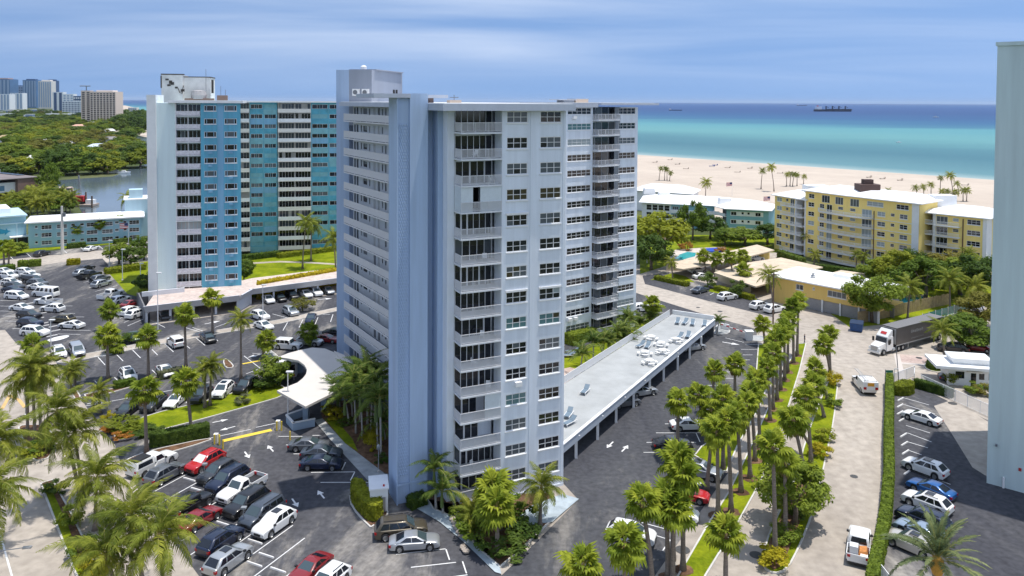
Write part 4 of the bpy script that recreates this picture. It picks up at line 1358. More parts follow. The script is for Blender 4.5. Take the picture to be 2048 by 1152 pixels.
for i in range(5):
 mb = MB()
 s = .2 + i * (fr.len - .4) / 4
 mb.fbox(fr, s - .2, s + .2, -.5, -.1, 0, 2.3)
 mb.build('column', m_podw, pod)
fr2 = Frame(q2, to=q3)
for i in range(6):
 mb = MB()
 s = .2 + i * (fr2.len - .4) / 5
 mb.fbox(fr2, s - .15, s + .15, -.5, -.1, 0, 2.3)
 mb.build('column', m_podw, pod)
mb = MB()
f3 = Frame(q1, to=q2)
mb.fbox(f3, -.2, f3.len + .2, -.3, -.05, 0, 2.3)
mb.build('end_wall', m_podw, pod)
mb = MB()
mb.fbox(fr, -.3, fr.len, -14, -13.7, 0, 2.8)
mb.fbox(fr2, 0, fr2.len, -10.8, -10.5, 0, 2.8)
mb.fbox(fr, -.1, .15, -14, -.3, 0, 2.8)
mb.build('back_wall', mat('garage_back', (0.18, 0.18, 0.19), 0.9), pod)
mb = MB()
mb.fbox(fr, .2, 8.0, -9.0, -8.6, HD, HD + .9)
mb.build('terrace_wall', m_podw, pod)
# == LONG LIGHT BLUE BUILDING ON THE CANAL
m_lb = facade_mat('light_blue_stucco', (0.30, 0.50, 0.60), 0.05)
m_lb2 = facade_mat('pale_blue_stucco', (0.44, 0.60, 0.68), 0.05)
m_wroof = mat('white_roof', (0.84, 0.84, 0.84), 0.7, 0.03, 0.2)
A, B = G(57, 497), G(283, 482)
fB = Frame(A, to=B)
lb = thing('canal_apartment_block', A, 'long three storey light blue block with white overhanging roof by the canal', 'building')
holes = []; wins = []
HB = 7.1
for r, z in enumerate((.75, 2.95, 5.15)):
 for (x0, x1, c) in ((66, 72, 1), (79, 100, 3), (110, 131, 3), (139, 147, 1), (157, 165, 1), (170, 192, 3), (201, 223, 3), (227, 235, 1), (244, 251, 1), (256, 276, 3)):
  a, b = fB.s(x0), fB.s(x1)
  hh = 1.15 if c > 1 else .7
  zz = z + (.0 if c > 1 else .45)
  holes.append((a, b, zz, zz + hh)); wins.append(((a + b) / 2, zz, b - a, hh, c))
mb = MB()
wall_panel(mb, fB, 0, fB.len, 0, HB, holes, 0, .15)
mb.quad(fB.P(0, -12, 0), fB.P(0, 0, 0), fB.P(0, 0, HB), fB.P(0, -12, HB))
mb.quad(fB.P(fB.len, 0, 0), fB.P(fB.len, -12, 0), fB.P(fB.len, -12, HB), fB.P(fB.len, 0, HB))
mb.build('wall', m_lb, lb)
mb = MB()
for x0, x1 in ((108, 133), (168, 194)):
 mb.fbox(fB, fB.s(x0), fB.s(x1), .004, .08, 0, HB - .02)
mb = MB()
mb.fbox(fB, -.9, fB.len + .9, -13, 1.0, HB, HB + .35)
mb.hexa([fB.P(-.9, .99, HB + .35), fB.P(fB.len + .9, .99, HB + .35), fB.P(fB.len + .9, -13, HB + .35), fB.P(-.9, -13, HB + .35)],
  [fB.P(.5, -5.5, HB + 1.0), fB.P(fB.len - .5, -5.5, HB + 1.0), fB.P(fB.len - .5, -6.5, HB + 1.0), fB.P(.5, -6.5, HB + 1.0)])
mb.build('roof', m_wroof, lb)
for s, z, w, h, c in wins:
 window(lb, fB, s, z, w, h, c, 2 if c > 1 else 1, False, rnd.choice([glass_dark, glass_mid, glass_mid, glass_dark]), rec=.09)
sb = thing('stair_block', G(262, 484), 'pale blue stair block with boxy white roof hut beside the canal', 'building')
fS = Frame(fB.P(fB.len - 4.5, -9, 0), math.degrees(fB.ang))
mb = MB()
mb.fbox(fS, 0, 11, -9, 0, 0, 11.3)
mb.build('wall', m_lb2, sb)
mb = MB()
mb.fbox(fS, -.3, 11.3, -9.3, .3, 11.3, 11.6)
mb.build('roof', m_wroof, sb)
mb = MB()
mb.fbox(fS, 1.2, 5.0, -5.5, -1.5, 11.6, 14.2)
mb.build('roof_hut', m_lb2, sb)
window(sb, fS, 8.5, 1.5, 1.4, 1.1, 2, 1, False, glass_mid, d=.0)
hall = thing('hall_building', G(20, 500), 'light blue windowless hall with dark blue fish mural beside the long block', 'building')
fH = Frame(G(-60, 503), to=G(53, 492))
mb = MB()
mb.fbox(fH, -12, fH.len, -18, 0, 0, 8.6)
mb.build('wall', m_lb, hall)
mb = MB()
mb.fbox(fH, -12.4, fH.len + .3, -18.3, .35, 8.6, 9.0)
mb.build('parapet', m_lb2, hall)
mb = MB()
mb.fbox(fH, -12, fH.len - 3, -17, -6, 9.0, 10.4)
mb.build('roof', m_wroof, hall)
mb = MB()
mb.fbox(fH, fH.s(29), fH.s(31), .004, .15, 0, 6.6)
mb.fbox(fH, -6, fH.s(53), .004, .15, 6.6, 6.9)
mb.build('cornice_band', m_lb2, hall)
mb = MB()
def onH(px, py, d=.02):
 return fH.P(fH.s(px, py), d, fH.z(px, py))
mb.add([onH(-18, 461), onH(-6, 457), onH(6, 459), onH(12, 460), onH(22, 462), onH(12, 466), onH(4, 468), onH(-8, 468)], [tuple(range(7, -1, -1))])
mb.add([onH(12, 456), onH(16, 461), onH(11, 461)], [(2, 1, 0)])
mb.add([onH(10, 465), onH(17, 464), onH(9, 471)], [(2, 1, 0)])
mb.build('fish_mural', mat('mural_blue', (0.02, 0.25, 0.42), 0.6), hall)
mb = MB()
mb.fbox(fH, fH.s(14), fH.s(54), .2, 2.6, 3.0, 3.25)
mb.build('entrance_canopy', white, hall)
mb = MB()
mb.quad(fH.P(fH.s(18), .02, .05), fH.P(fH.s(52), .02, .05), fH.P(fH.s(52), .02, 2.6), fH.P(fH.s(18), .02, 2.6))
mb.build('entrance_door', glass_dark, hall)
bb = thing('brick_building', G(40, 398), 'dark brown brick building with white upper storey and cluttered grey roof', 'building')
m_brick = mat('brown_brick', (0.20, 0.13, 0.11), 0.85, 0.15, 0.6)
fK = Frame(G(36, 399), to=G(77, 395))
mb = MB()
mb.fbox(fK, 0, fK.len, -70, 0, 0, 8.6)
mb.fbox(fK, -30, -.01, -70, -14, 0, 5.0)
mb.build('wall', m_brick, bb)
mb = MB()
mb.fbox(fK, -30, -.02, -30, -2, 3.2, 7.2)
mb.build('upper_storey', white, bb)
mb = MB()
mb.fbox(fK, -22, -4.2, -2, -1.96, 3.9, 6.0)
mb.build('window_band', mat('blue_glass', (0.10, 0.22, 0.32), 0.1), bb)
mb = MB()
mb.fbox(fK, -30, fK.len + .3, -70.4, .3, 8.6, 8.9)
mb.build('roof', mat('grey_roof', (0.20, 0.17, 0.17), 0.9, 0.2, 0.1), bb)
for i in range(7):
 s = -14 + rnd.random() * 18
 d = -16 - rnd.random() * 26
 mb = MB()
 mb.fbox(fK, s, s + 1.5 + rnd.random() * 3, d - 2.5, d, 8.9, 9.8 + rnd.random() * 1.2)
 mb.build('roof_unit', white if i % 3 else metal_grey, bb)
mb = MB()
for i in range(6):
 mb.fbox(fK, 5.3, 8.2, -14 - i * 4, -11 - i * 4, 8.91, 9.15)
mb.build('solar_array', mat('solar_panel', (0.015, 0.018, 0.03), 0.2), bb)
# == YELLOW CONDOMINIUM
m_yel = facade_mat('yellow_stucco', (0.92, 0.71, 0.24), 0.05)
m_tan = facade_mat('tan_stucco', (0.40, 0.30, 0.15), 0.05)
yc = thing('yellow_condominium', G(1555, 500), 'long pale yellow condominium with curved white balconies and white hip roofs', 'building')
def atZ(px, Z):
 d = ray(px, 205)
 t = Z / d.y
 return Vector((d.x * t, Z, 0))
Y0, Y1, Y2, Y3 = atZ(1553, 222), atZ(1614, 211), atZ(1700, 199), atZ(1843, 184)
Y4, Y5 = atZ(1843, 187.5), atZ(1980, 177)
FH = 2.5
def yfacade(fr, spec, nfl, z0, d=0.0, floors=None):
 hs, ws = [], []
 for k in range(nfl):
  z = z0 + FH * k
  for (x0, x1, kd) in spec:
   a, b = fr.s(x0), fr.s(x1)
   if kd == 'w': h, dz = 1.15, .8
   elif kd == 's': h, dz = .8, 1.1
   else: h, dz = 1.95, .1
   hs.append((a, b, z + dz, z + dz + h))
   ws.append((k, (a + b) / 2, z + dz, b - a, h, kd))
 return hs, ws
def ybuild(fr, s0, s1, top, hs, ws, mt):
 mb = MB()
 wall_panel(mb, fr, s0, s1, 0, top, hs, 0, .15)
 mb.build('wall', mt, yc)
 for k, s, z, w, h, kd in ws:
  window(yc, fr, s, z, w, h, 1 if kd == 's' else (3 if w > 2.2 else 2), 1 if kd == 'd' else 2, False, rnd.choice([glass_dark, glass_dark, glass_mid, glass_mid, glass_blind]), sill=kd == 'w', bar=.07)
f1 = Frame(Y0, to=Y1)
hs, ws = yfacade(f1, [(1557, 1567, 'w'), (1575, 1580, 's'), (1584, 1592, 'd')], 6, .6)
ybuild(f1, 0, f1.s(1594), 15.4, hs, ws, m_yel)
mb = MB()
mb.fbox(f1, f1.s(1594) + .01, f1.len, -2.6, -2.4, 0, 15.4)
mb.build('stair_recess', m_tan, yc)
mb = MB()
for x in (1594, 1613):
 s = f1.s(x)
 mb.fbox(f1, s, s + .5, -2.4, .1, 0, 15.4)
mb.build('white_pier', white, yc)
for k in range(6):
 z = .6 + FH * k
 mb = MB()
 mb.fbox(f1, f1.s(1570), f1.len - .1, .005, 1.2, z - .15, z)
 mb.fbox(f1, f1.s(1594) + .5, f1.len - .1, -2.4, .004, z - .15, z)
 bal = mb.build('balcony', white, yc)
 railing(bal, f1.P(f1.s(1570), 1.15, 0), f1.P(f1.len - .15, 1.15, 0), z, .95, .22, .06, white_trim)
f2a, f2b = Frame(Y1, to=Y2), Frame(Y2, to=Y3)
hs, ws = yfacade(f2a, [(1620, 1632, 'w'), (1643, 1652, 'w'), (1657, 1668, 'd'), (1680, 1690, 's')], 6, .6)
h6, w6 = yfacade(f2a, [(1621, 1632, 'w'), (1647, 1663, 'd'), (1674, 1690, 'd')], 1, 15.4)
ybuild(f2a, 0, f2a.len, 18.0, hs + h6, ws + w6, m_yel)
hs, ws = yfacade(f2b, [(1704, 1715, 's'), (1728, 1748, 'd'), (1759, 1775, 'w'), (1786, 1794, 's'), (1804, 1820, 'w')], 6, .6)
h6, w6 = yfacade(f2b, [(1704, 1722, 'd'), (1738, 1771, 'w'), (1797, 1822, 'w')], 1, 15.4)
ybuild(f2b, 0, f2b.len, 18.0, hs + h6, ws + w6, m_yel)
for k in range(6):
 z = .6 + FH * k
 path = [f2a.P(f2a.s(1640), .02, 0), f2a.P(f2a.s(1650), 1.5, 0), f2a.P(f2a.s(1690), 1.9, 0), f2b.P(1.5, 1.9, 0), f2b.P(f2b.s(1735), 1.8, 0), f2b.P(f2b.s(1748), 1.3, 0), f2b.P(f2b.s(1753), .02, 0)]
 mb = MB()
 mb.prism([p[:2] for p in path] + [f2b.P(.0, .004, 0)[:2]], z - .15, z)
 bal = mb.build('balcony', white, yc)
 for i in range(len(path) - 1):
  railing(bal, path[i], path[i + 1], z, .95, .22, .06, white_trim)
 mb = MB()
 mb.fbox(f2b, f2b.s(1754), f2b.len, .004, .14, z - .14, z)
 mb.build('floor_band', white, yc)
mb = MB()
mb.fbox(f2b, f2b.s(1752), f2b.s(1753.5), .01, .14, 0, 15.0)
mb.build('downpipe', mat('pipe_brown', (0.12, 0.06, 0.04), 0.6), yc)
mb = MB()
mb.fbox(f2b, f2b.len - 1.6, f2b.len + .01, .005, .2, 0, 18)
mb.build('white_pier', white, yc)
f3c = Frame(Y4, to=Y5)
hs, ws = yfacade(f3c, [(1878, 1901, 'd'), (1911, 1923, 's'), (1940, 1967, 'w')], 6, .6)
ybuild(f3c, f3c.s(1872), f3c.len, 15.6, hs, ws, m_yel)
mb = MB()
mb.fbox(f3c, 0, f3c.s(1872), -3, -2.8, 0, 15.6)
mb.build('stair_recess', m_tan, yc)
mb = MB()
mb.fbox(f3c, f3c.s(1871), f3c.s(1877), -2.8, .1, 0, 15.6)
mb.fbox(f3c, f3c.len - .8, f3c.len + .02, -14, .1, 0, 15.6)
mb.build('white_pier', white, yc)
for k in range(6):
 z = .6 + FH * k
 mb = MB()
 mb.fbox(f3c, f3c.s(1877), f3c.s(1927), .004, 1.5, z - .15, z)
 mb.fbox(f3c, 0, f3c.s(1871), -2.8, .6, z - .15, z)
 bal = mb.build('balcony', white, yc)
 railing(bal, f3c.P(f3c.s(1877), 1.45, 0), f3c.P(f3c.s(1927), 1.45, 0), z, .95, .22, .06, white_trim)
 railing(bal, f3c.P(.05, .55, 0), f3c.P(f3c.s(1871), .55, 0), z, .95, .22, .06, white_trim)
mb = MB()
mb.fbox(f3c, f3c.s(1931), f3c.s(1933), .01, .14, 0, 15.0)
mb.build('downpipe', MATS['pipe_brown'], yc)
def hip(parent, corners, z, rise, over=.8, inset=5.0, name='roof', mt=None):
 c = [Vector((p[0], p[1], 0)) for p in corners]
 cen = sum(c, Vector()) / len(c)
 oc = offset_poly([p[:2] for p in c], -over)
 ic = offset_poly([p[:2] for p in c], inset)
 n = len(c)
 mb = MB()
 mb.prism(oc, z, z + .22)
 vs = [(p[0], p[1], z + .221) for p in oc] + [(p[0], p[1], z + rise) for p in ic]
 fs = [(i, (i + 1) % n, n + (i + 1) % n, n + i) for i in range(n)] + [tuple(range(n, 2 * n))]
 mb.add(vs, fs)
 return mb.build(name, mt or m_wroof, parent)
inw1 = -f2b.n
def back(p, k):
 return Vector((p.x, p.y, 0)) + Vector((.78, .62, 0)) * k
mb = MB()
mb.prism([p[:2] for p in (Y0, Y1, back(Y1, 15), back(Y0, 15))][::1], 0, 15.39, True, False) if False else None
mb.prism([p[:2] for p in (f1.P(.05, -2.7, 0), f1.P(f1.len, -2.7, 0), back(Y1, 15), back(Y0, 15))], 0, 15.3)
mb.prism([p[:2] for p in (f2a.P(0, -.2, 0), f2a.P(f2a.len, -.2, 0), f2b.P(f2b.len, -.2, 0), back(Y3, 15), back(Y1, 15))], 0, 17.9)
mb.prism([p[:2] for p in (f3c.P(0, -3.1, 0), f3c.P(f3c.len - .1, -3.1, 0), back(Y5, 15), back(Y4, 15))], 0, 15.5)
mb.quad(Y0, back(Y0, 15), back(Y0, 15) + Vector((0, 0, 15.3)), Y0 + Vector((0, 0, 15.3)))
mb.build('inner_wall', m_yel, yc)
hip(yc, [Y0, Y1, back(Y1, 15), back(Y0, 15)], 15.4, 1.6, .9, 4)
hip(yc, [Y1, Y2, Y3, back(Y3, 15), back(Y2, 15), back(Y1, 15)], 18.0, 1.5, .9, 5)
hip(yc, [Y4, Y5, back(Y5, 15), back(Y4, 15)], 15.6, 1.6, .9, 5)
p = back(Y2, 7) + f2b.u * 1.0
for nm, (p, w, h, z, mt) in {'roof_chimney': (back(Y2, 6) + f2b.u * 2, 2.6, 1.8, 19.2, mat('chimney_brown', (0.10, 0.06, 0.05), 0.8)), 'roof_hut': (back(Y1, 8) - f1.u * 2, 3.0, 2.2, 16.6, white)}.items():
 mb = MB()
 mb.box(p.x - w, p.x + w, p.y - w * .7, p.y + w * .7, z - .6, z + h)
 mb.build(nm, mt, yc)
mb = MB()
p = back(Y2, 6) + f2b.u * 2
mb.box(p.x - 1.2, p.x + 1.2, p.y - .9, p.y + .9, 21.0, 22.2)
mb.build('chimney_cap', MATS['chimney_brown'], yc)
mb = MB()
p = back(Y4, 9) + f3c.u * 1.5
mb.box(p.x - 2.6, p.x + 2.6, p.y - 1.8, p.y + 1.8, 16.0, 19.3)
mb.build('roof_hut', white, yc)
# == BLUE AND WHITE LOW CONDOMINIUM BY THE BEACH
wb_ = thing('beach_condominium', atZ(1460, 246), 'low blue and white condominium with broad white hip roof by the beach', 'building')
m_aqua = facade_mat('aqua_stucco', (0.22, 0.44, 0.52), 0.05)
Bq = [atZ(1286, 262), atZ(1345, 258), atZ(1432, 254), atZ(1456, 247), atZ(1541, 243)]
HW = 7.9
fq0 = Frame(Bq[0], to=Bq[1])
hs, ws = [], []
for k in range(3):
 for i in range(4):
  a, b = fq0.s(1295 + i * 12), fq0.s(1305.5 + i * 12)
  hs.append((a, b, .4 + 2.55 * k, 2.3 + 2.55 * k)); ws.append(((a + b) / 2, .4 + 2.55 * k, b - a, 1.9))
mb = MB()
wall_panel(mb, fq0, 0, fq0.len, 0, HW, hs, 0, .15)
mb.build('wall', white, wb_)
for s, z, w, h in ws:
 window(wb_, fq0, s, z, w, h, 1, 2, False, glass_dark, sill=False)
fq1 = Frame(Bq[1], to=Bq[2])
hs, ws = [], []
for k in range(3):
 for x0, x1 in ((1347, 1360), (1363, 1370), (1400, 1417)):
  a, b = fq1.s(x0), fq1.s(x1)
  hs.append((a, b, .8 + 2.6 * k, 2.0 + 2.6 * k)); ws.append(((a + b) / 2, .8 + 2.6 * k, b - a, 1.2))
mb = MB()
wall_panel(mb, fq1, 0, fq1.len, 0, HW, hs, 0, .15)
mb.build('wall', m_aqua, wb_)
for s, z, w, h in ws:
 window(wb_, fq1, s, z, w, h, 3, 1, False, rnd.choice([glass_dark, glass_mid]), sill=False)
for k in range(1, 3):
 mb = MB()
 mb.fbox(fq1, .1, fq1.len + 1.5, .005, 1.2, 2.6 * k - .1, 2.6 * k + .95)
 mb.build('balcony', white, wb_)
fq2 = Frame(Bq[2], to=Bq[3])
mb = MB()
mb.fbox(fq2, 0, fq2.len, -3.2, -3, 0, HW)
mb.build('stair_recess', mat('recess_grey', (0.2, 0.22, 0.22), .8), wb_)
for k in range(3):
 mb = MB()
 mb.fbox(fq2, 0, fq2.len, -3, .6, 2.6 * k + .2, 2.6 * k + .35)
 mb.fbox(fq2, 0, fq2.len, .5, .6, 2.6 * k + .35, 2.6 * k + 1.2)
 mb.build('balcony', white, wb_)
fq3 = Frame(Bq[3], to=Bq[4])
hs, ws = [], []
for k in range(3):
 for x0, x1, h in ((1465, 1476, 1.15), (1486, 1491, .8), (1498, 1503, .8), (1514, 1525, 1.15)):
  a, b = fq3.s(x0), fq3.s(x1)
  z = .8 + 2.6 * k + (1.15 - h)
  hs.append((a, b, z, z + h)); ws.append(((a + b) / 2, z, b - a, h))
mb = MB()
wall_panel(mb, fq3, 0, fq3.len, 0, HW, hs, 0, .15)
mb.quad(Bq[4], Bq[4] + Vector((7, 12, 0)), Bq[4] + Vector((7, 12, HW)), Bq[4] + Vector((0, 0, HW)))
mb.build('wall', m_aqua, wb_)
for k in range(3):
 mb = MB()
 zz = .65 + 2.6 * k
 hh = [(h[0], h[1], h[2], h[3]) for h in hs if zz - .1 < h[2] < zz + 2]
 wall_panel(mb, fq3, fq3.s(1464), fq3.s(1530), zz, zz + 1.45, hh, .06, .05)
 mb.build('white_band', white, wb_)
for s, z, w, h in ws:
 window(wb_, fq3, s, z, w, h, 2 if w > 1.2 else 1, 1, False, glass_dark, sill=False)
bk = Vector((10, 16, 0))
hip(wb_, [Bq[0], Bq[1], Bq[2], Bq[3], Bq[4], Bq[4] + Vector((6, 13, 0)), Bq[2] + Vector((6, 15, 0)), Bq[0] + Vector((4, 16, 0))], HW, 1.9, 1.0, 5.5)
for px, Z in ((1330, 268), (1452, 254), (1300, 282)):
 p = atZ(px, Z)
 mb = MB()
 mb.hexa([(p.x - 2.2, p.y - 1.5, HW + .5), (p.x + 2.2, p.y - 1.5, HW + .5), (p.x + 2.2, p.y + 1.5, HW + .5), (p.x - 2.2, p.y + 1.5, HW + .5)], [(p.x - 1.8, p.y - 1.2, HW + 2.7), (p.x + 1.8, p.y - 1.2, HW + 2.7), (p.x + 1.8, p.y + 1.2, HW + 2.7), (p.x - 1.8, p.y + 1.2, HW + 2.7)])
 mb.build('roof_hut', m_wroof, wb_)
w2_ = thing('beach_house', atZ(1350, 292), 'white hip roofed beach house behind the low blue and white condominium', 'building')
q = [atZ(1270, 300), atZ(1385, 288), atZ(1385, 288) + Vector((6, 14, 0)), atZ(1270, 300) + Vector((6, 14, 0))]
mb = MB()
mb.prism([p[:2] for p in q], 0, 7.6)
mb.build('wall', white, w2_)
hip(w2_, q, 7.6, 2.2, .9, 5)
# == LOW YELLOW GARAGE HOUSE
yg = thing('garage_house', G(1615, 618), 'two storey yellow house with white roof above open garages', 'building')
ga, gb = G(1615, 618), G(1698, 636)
fg = Frame(ga, to=gb)
fg = fg.shift(-7.0)
LGh = 7.0 + fg.s(1698) - 7.0 + 6.5
HGa = 5.4
m_yel2 = facade_mat('deep_yellow_stucco', (0.78, 0.55, 0.17), 0.05)
hs = []
for x0, x1, z0, z1 in ((1598, 1613, 3.6, 4.7), (1632, 1636, 4.2, 4.7), (1662, 1700, 3.5, 4.7)):
 hs.append((fg.s(x0), fg.s(x1), z0, z1))
mb = MB()
wall_panel(mb, fg, -1, LGh, 2.5, HGa, hs, 0, .15)
mb.quad(fg.P(-1, -11, 0), fg.P(-1, 0, 0), fg.P(-1, 0, HGa), fg.P(-1, -11, HGa))
mb.quad(fg.P(-1, 0, 0), fg.P(6.2, 0, 0), fg.P(6.2, 0, 2.5), fg.P(-1, 0, 2.5))
mb.fbox(fg, -1, LGh, -11, -.16, 2.35, 2.5)
mb.build('wall', m_yel2, yg)
for (a, b, z0, z1) in hs:
 window(yg, fg, (a + b) / 2, z0, b - a, z1 - z0, 4 if b - a > 3 else 2, 1, True, glass_mid)
mb = MB()
mb.fbox(fg, 6.2, LGh, -7, -6.8, 0, 2.4)
mb.build('garage_back', mat('garage_grey', (0.25, 0.24, 0.25), 0.8), yg)
for i in range(5):
 s = 6.2 + i * (LGh - 6.5) / 4
 mb = MB()
 mb.fbox(fg, s, s + .3, -.4, -.02, 0, 2.49)
 mb.build('column', white, yg)
 if i < 4:
  mb = MB()
  mb.fbox(fg, s + .32, s + (LGh - 6.5) / 4 - .02, -.3, -.26, .05, 2.3)
  mb.build('garage_gate', mat('gate_mesh_grey', (0.28, 0.28, 0.29), 0.6, .1, 3), yg)
mb = MB()
mb.fbox(fg, -1.8, LGh + .8, -12, .9, HGa, HGa + .25)
mb.build('roof', m_wroof, yg)
mb = MB()
c = fg.P(9.5, -6.5, HGa + .25)
mb.hexa([fg.P(8, -8, HGa + .25), fg.P(13, -8, HGa + .25), fg.P(13, -11, HGa + .25), fg.P(8, -11, HGa + .25)], [fg.P(8.3, -8.3, HGa + .9), fg.P(12.7, -8.3, HGa + .9), fg.P(12.7, -10.7, HGa + .9), fg.P(8.3, -10.7, HGa + .9)])
mb.build('skylight', white, yg)
mb = MB()
mb.lathe([(.5, 0), (.5, .4), (.25, .6), (.25, .9), (.45, 1.0)], 10, fg.P(6.0, -4.0, HGa + .25))
mb.build('roof_vent', metal_grey, yg)
# == BEIGE CARPORTS
m_beige = mat('carport_roof_gravel', (0.58, 0.48, 0.36), 0.85, 0.16, 0.5)
def carport(pts, h, label, cols, name='carport'):
 p = [G(x, y, h) for x, y in pts]
 cp = thing(name, (p[0].x, p[0].y, 0), label, 'carport')
 mb = MB()
 mb.prism([q[:2] for q in p], h - .3, h)
 mb.build('roof', m_beige, cp)
 for (x, y) in cols:
  g = G(x, y)
  mb = MB()
  mb.box(g.x - .12, g.x + .12, g.y - .12, g.y + .12, 0, h - .3)
  mb.build('column', white, cp)
 return cp
cp1 = carport([(1348, 523), (1420, 511), (1514, 489), (1549, 500), (1460, 522), (1366, 538), (1352, 536)], 2.8, 'flat beige roofed carport beside the turquoise pool', [(1385, 546), (1422, 540), (1460, 533), (1500, 525), (1538, 515)])
mb = MB()
a, b = G(1352, 545), G(1398, 549)
fr = Frame(G(1360, 552), to=G(1375, 552))
mb.fbox(fr, -2, fr.len + 3, -6, -5.8, 0, 2.4)
mb.build('back_wall', mat('carport_wall', (0.60, 0.52, 0.38), 0.8), cp1)
mb = MB()
f_ = Frame(G(1528, 522), to=G(1540, 517))
mb.fbox(f_, 0, f_.len, -3, -.1, 0, 2.45)
mb.build('store_wall', m_yel, cp1)
cp2 = carport([(1428, 545), (1474, 528), (1562, 515), (1646, 534), (1600, 547), (1512, 573)], 2.8, 'wide flat beige roofed carport beside the low yellow house', [(1500, 580), (1530, 572), (1562, 563), (1600, 553), (1450, 562)])
mb = MB()
f_ = Frame(G(1430, 560), to=G(1500, 585))
mb.fbox(f_, 0, f_.len, -.3, 0, 0, 2.45)
mb.build('side_wall', MATS['carport_wall'], cp2)
cp3 = carport([(1665, 545), (1682, 540), (1738, 548), (1738, 556), (1690, 553)], 2.8, 'small flat beige carport between the yellow condominium and yellow house', [(1690, 564), (1730, 566)])
# == SLAB AT THE EDGE
sl = thing('apartment_slab', G(1973, 968), 'plain grey green end wall of a tall block casting shade on the lot', 'building')
m_slabw = facade_mat('grey_green_stucco', (0.56, 0.67, 0.67), 0.09)
fs = Frame(G(1973, 966), to=G(2046, 986))
mb = MB()
mb.fbox(fs, 0, 26, -18, 0, 0, 48.3)
mb.build('wall', m_slabw, sl)
mb = MB()
mb.fbox(fs, -.15, 26, -18, .15, 48.3, 48.7)
mb.build('parapet', m_slabw, sl)
mb = MB()
mb.fbox(fs, fs.s(1991, 890), fs.s(1995, 890), .0, .25, fs.z(1993, 892), fs.z(1993, 888))
mb.build('wall_lamp', m_doorgrey, sl)
mb = MB()
mb.tube([fs.P(1.6, .12, 0), fs.P(1.6, .12, 1.2)], .12, 6)
mb.build('standpipe', white_trim, sl)
mb = MB()
mb.fbox(fs, fs.s(2037, 938), fs.s(2043, 938), .004, .06, fs.z(2040, 942), fs.z(2040, 936))
mb.build('hose_cabinet', mat('cabinet_red', (0.45, 0.03, 0.03), 0.5), sl)
# == VEGETATION KIT
m_frond = leafmat('coconut_frond', (0.13, 0.19, 0.022), (0.32, 0.35, 0.05))
m_frond_dk = leafmat('royal_frond', (0.07, 0.13, 0.022), (0.16, 0.23, 0.04))
m_fan = leafmat('fan_leaf', (0.15, 0.225, 0.016), (0.34, 0.40, 0.04))
m_fan_dry = leafmat('dry_fan_leaf', (0.26, 0.19, 0.07), (0.36, 0.27, 0.12))
m_fan_grey = leafmat('date_frond', (0.10, 0.15, 0.06), (0.22, 0.27, 0.12))
m_trunk = mat('palm_trunk', (0.22, 0.18, 0.15), 0.9, 0.3, 2.5, stretch=(1, 1, 6), bump=0.5, bscale=6)
m_trunk_w = mat('royal_trunk', (0.38, 0.36, 0.33), 0.8, 0.2, 2.0, stretch=(1, 1, 4))
m_bark = mat('tree_bark', (0.16, 0.125, 0.095), 0.95, 0.3, 3, bump=0.6)
m_rach = mat('frond_rib', (0.30, 0.27, 0.06), 0.6)
LEAFMATS = {
 'green': leafmat('leaf_green', (0.10, 0.175, 0.02), (0.24, 0.32, 0.04)),
 'dark': leafmat('leaf_dark', (0.055, 0.11, 0.02), (0.14, 0.21, 0.035)),
 'lime': leafmat('leaf_lime', (0.17, 0.22, 0.015), (0.34, 0.37, 0.035)),
 'olive': leafmat('leaf_olive', (0.15, 0.155, 0.025), (0.28, 0.27, 0.05)),
 'yellow': leafmat('leaf_yellow', (0.34, 0.30, 0.012), (0.55, 0.48, 0.03)),
 'orange': leafmat('leaf_orange', (0.38, 0.16, 0.03), (0.55, 0.26, 0.05)),
 'grey': leafmat('leaf_grey', (0.11, 0.13, 0.07), (0.2, 0.22, 0.12)),
}
def feather_frond(L, droop, rise, nleaf, wleaf, leafdroop, seed, twist=0.0, matname=None, rib=0.03):
 r = random.Random(seed)
 mb = MB()
 pts = []
 n = 9
 for i in range(n + 1):
  t = i / n
  x = L * (t - 0.12 * t * t * droop)
  z = L * (rise * t - droop * t ** 2.2)
  y = L * twist * t * t
  pts.append(Vector((x, y, z)))
 mb.cur = 1
 mb.tube(pts, [rib * (1 - .85 * i / n) for i in range(n + 1)], 3, False)
 mb.cur = 0
 for i in range(nleaf):
  t = 0.12 + 0.88 * (i + .5) / nleaf
  k = t * n
  a = min(int(k), n - 1)
  p = pts[a].lerp(pts[a + 1], k - a)
  tan = (pts[a + 1] - pts[a]).normalized()
  side = Vector((-tan.y, tan.x, 0)).normalized()
  ll = wleaf * math.sin(math.pi * min(1, .18 + .82 * t)) ** .6 * (1.0 if t < .9 else .7)
  for sg in (-1, 1):
   if r.random() < .05:
    continue
   dirv = (side * sg * .9 + tan * (.55 + .3 * t) + Vector((0, 0, .12 - leafdroop * .35 + r.uniform(-.12, .12)))).normalized()
   l2 = ll * r.uniform(.8, 1.1)
   m1 = p + dirv * l2 * .5
   tip = p + dirv * l2 * .92 + Vector((0, 0, -l2 * leafdroop * r.uniform(.6, 1.1)))
   w = tan * (L * .88 / nleaf) * .85
   up = Vector((0, 0, .02))
   mb.add([p - w * .5, p + w * .5, m1 + w * .55, m1 - w * .55, tip], [(0, 1, 2, 3), (3, 2, 4)])
 return mb
